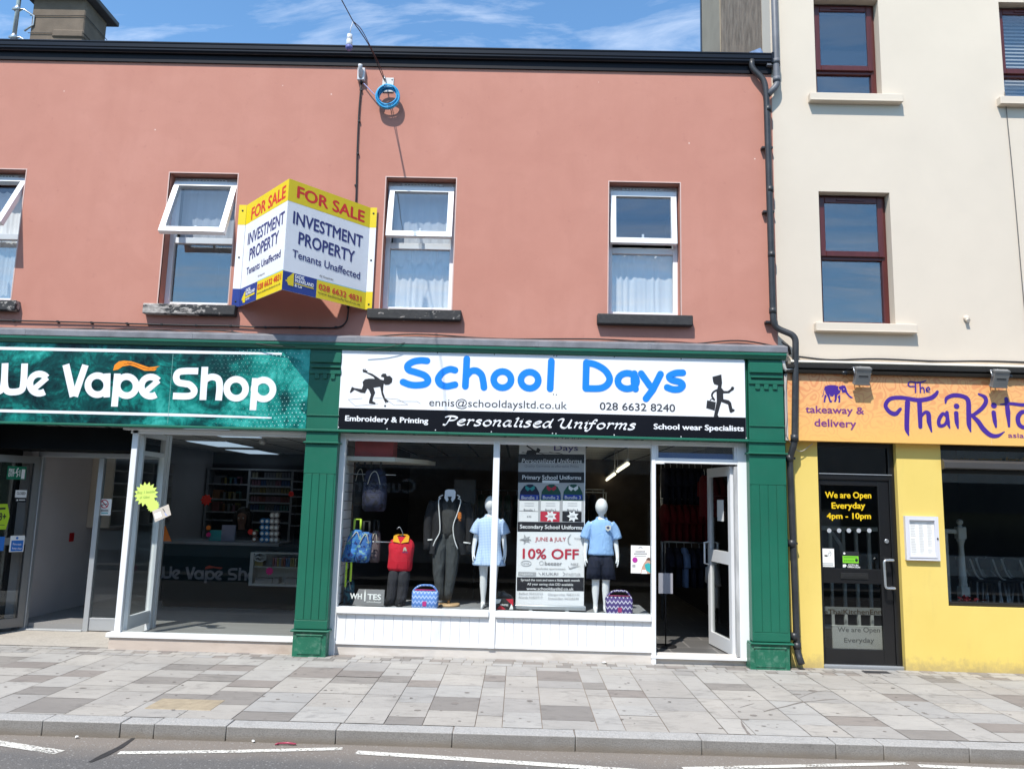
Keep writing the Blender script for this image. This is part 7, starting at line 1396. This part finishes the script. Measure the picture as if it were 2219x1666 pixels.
# ------------------------------------------------------------------ restaurant door, window and interior
TDR = thing('restaurant_door', (3.58, .1, 0), 'black framed glass door of the yellow restaurant front', 'door')
C5 = lambda Y: wall(Y, 1680, 930, 539/1658); f5 = C5(.1); X5 = lambda x, y=900, Y=.1: C5(Y).px(x, y)[0]; Z5 = lambda y, x=500, Y=.1: C5(Y).px(x, y)[1]
o0, o1 = 3.165, 4.0; zt_, zb_ = 1.945, .03; blkf = M('black_door_frame', (.01, .01, .011), .3, .1, spec=.5)
mb = MB(); mb.box(o0, o0+.022, .06, .14, zb_, 2.32, .003); mb.box(o1-.06, o1, .06, .14, zb_, 2.32, .003); mb.box(o0+.022, o1-.06, .06, .14, zt_-.02, zt_+.035, .003); mb.box(o0+.022, o1-.06, .06, .14, 2.27, 2.32, .003); mb.box(o0, o1, .03, .14, -.02, .028, .003, mi=1); mb.box(o0+.03, o1-.03, .05, .06, zt_+.036, zt_+.044, mi=1); mb.build('frame', [blkf, alu], TDR)
mb = MB(); mb.box(o0+.022, o1-.06, .09, .096, zt_+.035, 2.27); mb.build('top_pane', glass('dark_top_glass', .05, (.12, .12, .13)), TDR)
l0, l1 = o0+.024, o1-.062; za, zb2 = Z5(1025), Z5(928)
mb = MB(); mb.box(l0, l0+.026, .075, .12, .03, zt_-.022, .003); mb.box(X5(697), l1, .075, .12, .03, zt_-.022, .003); mb.box(l0+.026, X5(697), .075, .12, .03, Z5(1462), .003); mb.box(l0+.026, X5(697), .075, .12, Z5(375), zt_-.022, .003); mb.box(l0+.026, X5(697), .078, .12, za, zb2, .003)
lf2 = mb.build('door_leaf', blkf, TDR)
mb = MB(); mb.box(l0+.022, X5(697)+.004, .096, .102, zb2-.004, Z5(375)+.004); mb.box(l0+.022, X5(697)+.004, .096, .102, Z5(1462)-.004, za+.004); mb.build('pane', glass('restaurant_door_glass', .05, (.75, .77, .77)), lf2)
mb = MB(); mb.box(X5(427), X5(608), .068, .078, Z5(995), Z5(955), .003); mb.box(X5(440), X5(596), .065, .0679, Z5(985), Z5(967), .002); mb.build('letter_flap', M('dark_metal_flap', (.06, .06, .06), .3, metal=.7), lf2)
hx_ = X5(700); mb = MB(); mb.tube(elbow_path([(X5(755), .075, Z5(860)), (X5(755)-.005, .0, Z5(860)), (X5(755)-.0, -.02, Z5(860)), (hx_-.015, -.02, Z5(862)), (hx_-.01, -.02, Z5(1045)), (X5(760), -.02, Z5(1045)), (X5(760), .075, Z5(1045))], .03), .013, 10); mb.build('handle', steel, lf2)
mb = MB(); mb.lathe((X5(740), .06, Z5(738)), [(.02, .0), (.024, .006), (.024, .016)], 16, 'y'); mb.build('lock', steel, lf2)
goldv = M('yellow_vinyl', (.75, .5, .01), .5); f6 = C5(.095); mb = MB()
mb.text(f6, 'We are Open', (332, 456), (640, 459), 42, .03); mb.text(f6, 'Everyday', (375, 527), (600, 527), 42, .03); mb.text(f6, '4pm - 10pm', (342, 595), (638, 596), 40, .03); mb.build('lettering', goldv, lf2)
mb = MB()
for x_ in (359, 425, 490, 556, 626): mb.disc(f6, (x_, 674), 15)
mb.build('dot_manifestation', M('frosted_vinyl', (.38, .4, .42), .6), lf2)
mb = MB(); mb.rect(f6, (304, 793), (395, 917), 0); mb.k = 2; mb.stroke(f6, [(328, 840), (348, 843)], 9, cap='flat', smooth=False, mi=1); mb.stroke(f6, [(356, 843), (352, 828), (366, 820), (362, 810)], 4, mi=2); mb.stroke(f6, [(366, 842), (372, 826), (364, 812)], 4, mi=2)
for y_ in (892, 903): mb.stroke(f6, [(316, y_), (386, y_+1)], 4, cap='flat', smooth=False, mi=2)
mb.build('no_smoking_sticker', [paper, ink, M('pale_grey_print', (.45, .47, .47), .6)], label='white no smoking sticker low on the black restaurant door glass', cat='sticker')
mb = MB(); mb.rect(f6, (444, 812), (560, 896), 0, 1); mb.k = 2; mb.rect(f6, (448, 842), (556, 892), 0.0003); mb.disc(f6, (460, 826), 7, .0006, 2); mb.disc(f6, (541, 872), 10, .0006, 1)
for x_ in (462, 476, 490, 504, 518): mb.stroke(f6, [(x_-5, 874), (x_+5, 875)], 10, .0006, 3, smooth=False, cap='flat')
mb.stroke(f6, [(456, 852), (545, 855)], 5, .0006, 3, smooth=False, cap='flat'); mb.build('rating_sticker', [M('lime_green_print', (.2, .55, .03), .5), ink, paper, M('dark_green_print', (.08, .3, .02), .5)], label='black and lime green food rating sticker on the restaurant door glass', cat='sticker')
mb = MB(); mb.text(f6, 'CCTV IN', (486, 908), (552, 910), 11, .03); mb.text(f6, 'OPERATION', (480, 921), (564, 924), 11, .03); mb.poly(f6, [(450, 900), (468, 898), (475, 908), (466, 918), (450, 918)]); mb.build('cctv_sticker', paper, label='small white CCTV IN OPERATION sticker under the green rating sticker', cat='sticker')
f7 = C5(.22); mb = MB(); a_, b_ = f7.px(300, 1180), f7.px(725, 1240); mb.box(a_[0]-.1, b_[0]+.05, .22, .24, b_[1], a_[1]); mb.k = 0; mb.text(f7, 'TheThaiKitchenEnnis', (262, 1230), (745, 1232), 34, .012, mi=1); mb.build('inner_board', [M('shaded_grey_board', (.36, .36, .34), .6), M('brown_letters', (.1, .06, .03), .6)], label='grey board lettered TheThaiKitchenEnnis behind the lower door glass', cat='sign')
f8 = C5(.3); mb = MB(); a_, b_ = f8.px(380, 1312), f8.px(735, 1470); mb.box(a_[0], b_[0], .3, .32, b_[1]-.15, a_[1]); mb.text(f8, 'We are Open', (415, 1348), (698, 1352), 34, .02, mi=1); mb.text(f8, 'Everyday', (458, 1418), (660, 1418), 32, .02, mi=1); mb.build('inner_board', [M('cream_board', (.72, .71, .66), .6), M('letter_shadow_grey', (.25, .25, .24), .7)], label='cream board behind the lowest door glass with the shadow of the door words painted on', cat='sign')  # grey words stand for the shadow the door lettering casts inside
# menu case
MC = thing('menu_case', (at(1993, 1165, -.04).x, -.03, 1.0), 'silver framed menu case on the yellow pillar', 'menu case')
f9 = C5(-.04); a_, b_ = f9.px(864, 575), f9.px(1096, 880); x0_, x1_, z0_, z1_ = a_[0], f9.px(1092, 700)[0], b_[1]+.005, a_[1]-.002
mb = MB(); frm = wall(-.04); R4(mb, frm, x0_, x1_, z0_, z1_, .042, -.038, 0); R4(mb, frm, x0_+.028, x1_-.028, z0_+.028, z1_-.028, .014, 0.0005, .006); mb.build('frame', M('silver_frame', (.62, .62, .67), .4, .04), MC)
mb = MB(); mb.box(x0_+.04, x1_-.04, -.02, -.01, z0_+.04, z1_-.04); fm = wall(-.021)
for i in range(3):
    for j in range(20):
        if (i, j) in ((0, 9), (1, 0), (2, 15)): continue
        xx = x0_+.06+i*.085; zz_ = z1_-.07-j*.0165; mb.poly(fm, [(xx, zz_), (xx+random.uniform(.03, .065), zz_), (xx+.05, zz_-.004), (xx, zz_-.004)], .0005, 1, True)
mb.build('menu_sheet', [paper, M('faint_menu_print', (.55, .54, .52), .8)], MC)
mb = MB(); mb.lathe((x1_-.018, -.048, (z0_+z1_)/2), [(.008, 0), (.009, .006)], 10, 'y'); mb.build('lock', black_matt, MC)
# window
TW = thing('shop_window', (5.5, .1, .645), 'dark framed restaurant window in the yellow front', 'shop window')
mb = MB(); mb.box(4.47, 7.4, .08, .15, .645, .685, .003); mb.box(4.47, 4.51, .08, .15, .685, 2.316, .003); mb.box(7.36, 7.4, .08, .15, .685, 2.316, .003); mb.box(4.51, 7.36, .08, .15, 2.27, 2.316, .003); zr_ = C5(.1).px(1300, 285)[1]; mb.box(4.51, 7.36, .085, .15, zr_-.02, zr_+.02, .003); mb.build('frame', M('dark_bronze_frame', (.025, .024, .023), .35, .1, metal=.3), TW)
gt_ = glass('restaurant_window_glass', .075, (.8, .82, .82), .01)
for a_, b_ in ((.683, zr_-.018), (zr_+.018, 2.272)): mb = MB(); mb.box(4.508, 7.362, .11, .116, a_, b_); mb.build('pane', gt_, TW)
f10 = C5(-.03); p, q = f10.px(1118, 206), f10.px(1118, 262); AW = thing('awning_cassette', (5.5, .0, q[1]), 'dark grey awning cassette across the top of the restaurant window', 'awning')
mb = MB(); mb.prism([(.075, p[1]+.02), (-.02, p[1]+.005), (-.05, p[1]-.02), (-.05, q[1]+.01), (-.02, q[1]), (.075, q[1]+.01)], p[0]+.01, 7.35); mb.prism([(.08, p[1]+.03), (-.03, p[1]+.012), (-.06, p[1]-.02), (-.06, q[1]+.005), (-.02, q[1]-.006), (.08, q[1])], p[0]-.005, p[0]+.0095); mb.build('cassette', M('awning_grey', (.075, .07, .068), .4, .1, metal=.3), AW)
f11 = C5(.09); mb = MB(); mb.text(f11, 'asian street food', (1200, 218), (1660, 218), 34, .01); mb.build('lettering', M('dull_gold_vinyl', (.22, .12, .03), .5), TW)
# white balustrade and bar stools behind the window
wpt = M('white_gloss_joinery', (.8, .82, .8), .4, .03)
f13 = wall(1.0, 1980, 940, .24093); nx, nz0, nz1 = f13.px(425, 1000)[0], f13.px(430, 1520)[1], f13.px(405, 780)[1]
NP = thing('newel_post', (nx, 1.0, .03), 'white turned newel post with a ball finial inside the restaurant window', 'newel post')
zA, zB = f13.px(420, 835)[1], f13.px(420, 945)[1]; zC, zD = f13.px(440, 980)[1], f13.px(440, 1370)[1]
mb = MB(); mb.box(nx-.05, nx+.05, .95, 1.05, zB, zA, .01); mb.box(nx-.052, nx+.052, .948, 1.052, .03, zD, .008); mb.lathe((nx, 1.0, zD), [(.045, 0), (.048, .02), (.04, .05), (.046, .1), (.04, .11), (.028, zC-zD-.05), (.034, zC-zD), (.045, zB-zD-.02), (.045, zB-zD)], 18); mb.build('post', wpt, NP)
mb = MB(); mb.lathe((nx, 1.0, zA), [(.03, 0), (.022, .015), (.02, .025)], 14); mb.ball((nx, 1.0, zA+.055), .036); mb.build('finial', wpt, NP)
BL = thing('balustrade', (nx-1.0, 1.0, .03), 'white balustrade with square balusters running left from the newel post', 'balustrade')
zr1 = f13.px(330, 870)[1]; mb = MB(); mb.box(nx-2.2, nx-.055, .965, 1.035, zr1-.03, zr1+.02, .01); mb.box(nx-2.2, nx-.055, .97, 1.03, .25, .29, .005); mb.build('handrail', wpt, BL)
for k in range(14): mb = MB(); mb.box(nx-.19-k*.15, nx-.155-k*.15, .982, 1.018, .29, zr1-.03, .003); mb.build('baluster', wpt, BL)
for k in range(3): mb = MB(); x_ = nx-.3-k*.6; mb.tube([(x_, 1.0, zr1-.05), (x_+.1, 1.0, zr1-.2), (x_+.12, 1.0, zr1-.33)], .02, 6); mb.build('bracket', wpt, BL)
chrome = M('chrome_tube', (.75, .76, .76), .35, .02, metal=.45)
def stool(x, y, lab):
    T_ = thing('bar_stool', (x, y, .03), lab, 'bar stool', 'chrome bar stools behind the restaurant window'); z = .03
    for sx, sy in ((-1, -1), (1, -1), (1, 1), (-1, 1)): mb = MB(); mb.tube([(x+sx*.2, y+sy*.19, z), (x+sx*.13, y+sy*.13, z+.74)], .0115, 8); mb.build('leg', chrome, T_)
    mb = MB(); q_ = [(x-.185, y-.175, z+.22), (x+.185, y-.175, z+.22), (x+.185, y+.175, z+.22), (x-.185, y+.175, z+.22), (x-.185, y-.175, z+.22)]; mb.tube(q_, .009, 6); mb.build('footrest', chrome, T_)
    mb = MB(); mb.loft([(x, y, z+.74, .17, .17), (x, y, z+.765, .19, .185), (x, y, z+.785, .17, .17)], 18, pw=.7); mb.build('seat', M('dark_seat', (.03, .03, .033), .5), T_)
    mb = MB(); mb.tube(catmull([(x+.15, y-.14, z+.75), (x-.05, y-.16, z+.765), (x-.15, y-.16, z+.82), (x-.22, y-.16, z+1.02)], 5), .011, 7); mb.tube(catmull([(x+.15, y+.14, z+.75), (x-.05, y+.16, z+.765), (x-.15, y+.16, z+.82), (x-.22, y+.16, z+1.02)], 5), .011, 7); mb.build('back_frame', chrome, T_)
    mb = MB(); mb.box(x-.23, x-.2, y-.15, y+.15, z+.88, z+1.02, .01); mb.build('backrest', M('dark_backrest', (.03, .03, .033), .5), T_); return T_
names = ['leftmost chrome bar stool behind the restaurant window', 'second chrome bar stool from the newel post', 'third chrome bar stool from the newel post, mid window', 'fourth chrome bar stool, by the right edge of the photo', 'fifth chrome bar stool, cut off by the right edge']
f14 = wall(1.7, 1980, 940, .24093); st0 = None
for i, x_ in enumerate((600, 700, 800, 930, 1040)):
    xx = f14.px(x_, 1140)[0]
    if st0 is None: st0 = stool(xx, 1.7, names[0]); sx_ = xx
    else: c = copy_tree(st0); c.location = (xx, 1.7+.12*(i % 2), .03); c['label'] = names[i]
mb = MB(); fx = f13.px(390, 1470)
for k in range(60):
    a_ = random.uniform(0, 2*pi); r = random.random()**.5; c_ = Vector((fx[0]-.05+.14*r*cos(a_), .6+.08*r*sin(a_), fx[1]+random.uniform(-.04, .05)))
    d1 = Vector((random.uniform(-1, 1), random.uniform(-1, 1), random.uniform(-.3, 1))).normalized()*.03; d2 = d1.cross(Vector((random.uniform(-1, 1), .3, .5))).normalized()*.022; mb.face([c_-d1, c_+d2, c_+d1, c_-d2])
mb.box(fx[0]-.2, fx[0]+.1, .52, .68, .55, fx[1]-.03, .004, mi=1); mb.build('flower_box', [M('dark_red_petals', (.16, .01, .02), .7, .3, 30), M('brown_trough', (.05, .03, .02), .8)], label='box of dark red flowers at the lower left corner of the restaurant window', cat='flower box')
mb = MB(); mb.box(4.4, 7.5, .3, .9, .45, .5); mb.build('window_shelf', M('dark_shelf', (.05, .048, .045), .5), CB)

# ------------------------------------------------------------------ the other side of the street, seen only in the glass
for i, (x0_, x1_, h, col, lab) in enumerate(((-16, -4.6, 6.0, (.3, .3, .29), 'grey rendered building across the street'), (-4.59, 3.8, 5.6, (.42, .4, .37), 'pale building with a curtain shop across the street'), (3.81, 16, 6.2, (.6, .5, .45), 'pale brick coloured building across the street'))):
    OB = thing('opposite_building', ((x0_+x1_)/2, -13, 0), lab, 'building')
    mb = MB(); ho = [(x0_+.8+k*2.4, x0_+1.7+k*2.4, 3.6, 5.0) for k in range(int((x1_-x0_-1)/2.4))]+[(x0_+.5, x0_+3.4, .5, 2.3), (x0_+4.4, x1_-.5, .5, 2.3)]; wall_mesh(mb, x0_, x1_, 0, h, -11.8, -12.1, ho); mb.build('wall', M('far_render', tuple(min(.75, c_*1.35) for c_ in col), .9), OB, True)
    mb = MB(); mb.face([(x0_, -11.7, h), (x1_, -11.7, h), (x1_, -16, h+1.2), (x0_, -16, h+1.2)]); mb.box(x0_, x1_, -16, -15.9, 0, h); mb.build('roof', slate, OB)
    mb = MB()
    for a_, b_, c_, d_ in ho: mb.box(a_, b_, -12.08, -12.05, c_, d_)
    mb.build('window', M('far_glass', (.03, .035, .04), .1), OB)
    mb = MB(); mb.box(x0_+.4, x1_-.4, -11.78, -11.7, 1.6, 2.35); fo = Fr((0, -11.69, 0), (-1, 0, 0), (0, 0, 1))
    if i == 1: mb.text(fo, 'Curtain', (2.62, 1.74), (4.25, 1.74), .36, .02, mi=1, uv=True)
    mb.build('sign_panel', [M('far_sign', (.045, .045, .05), .6), M('far_letters', (.85, .85, .85), .6)], OB)
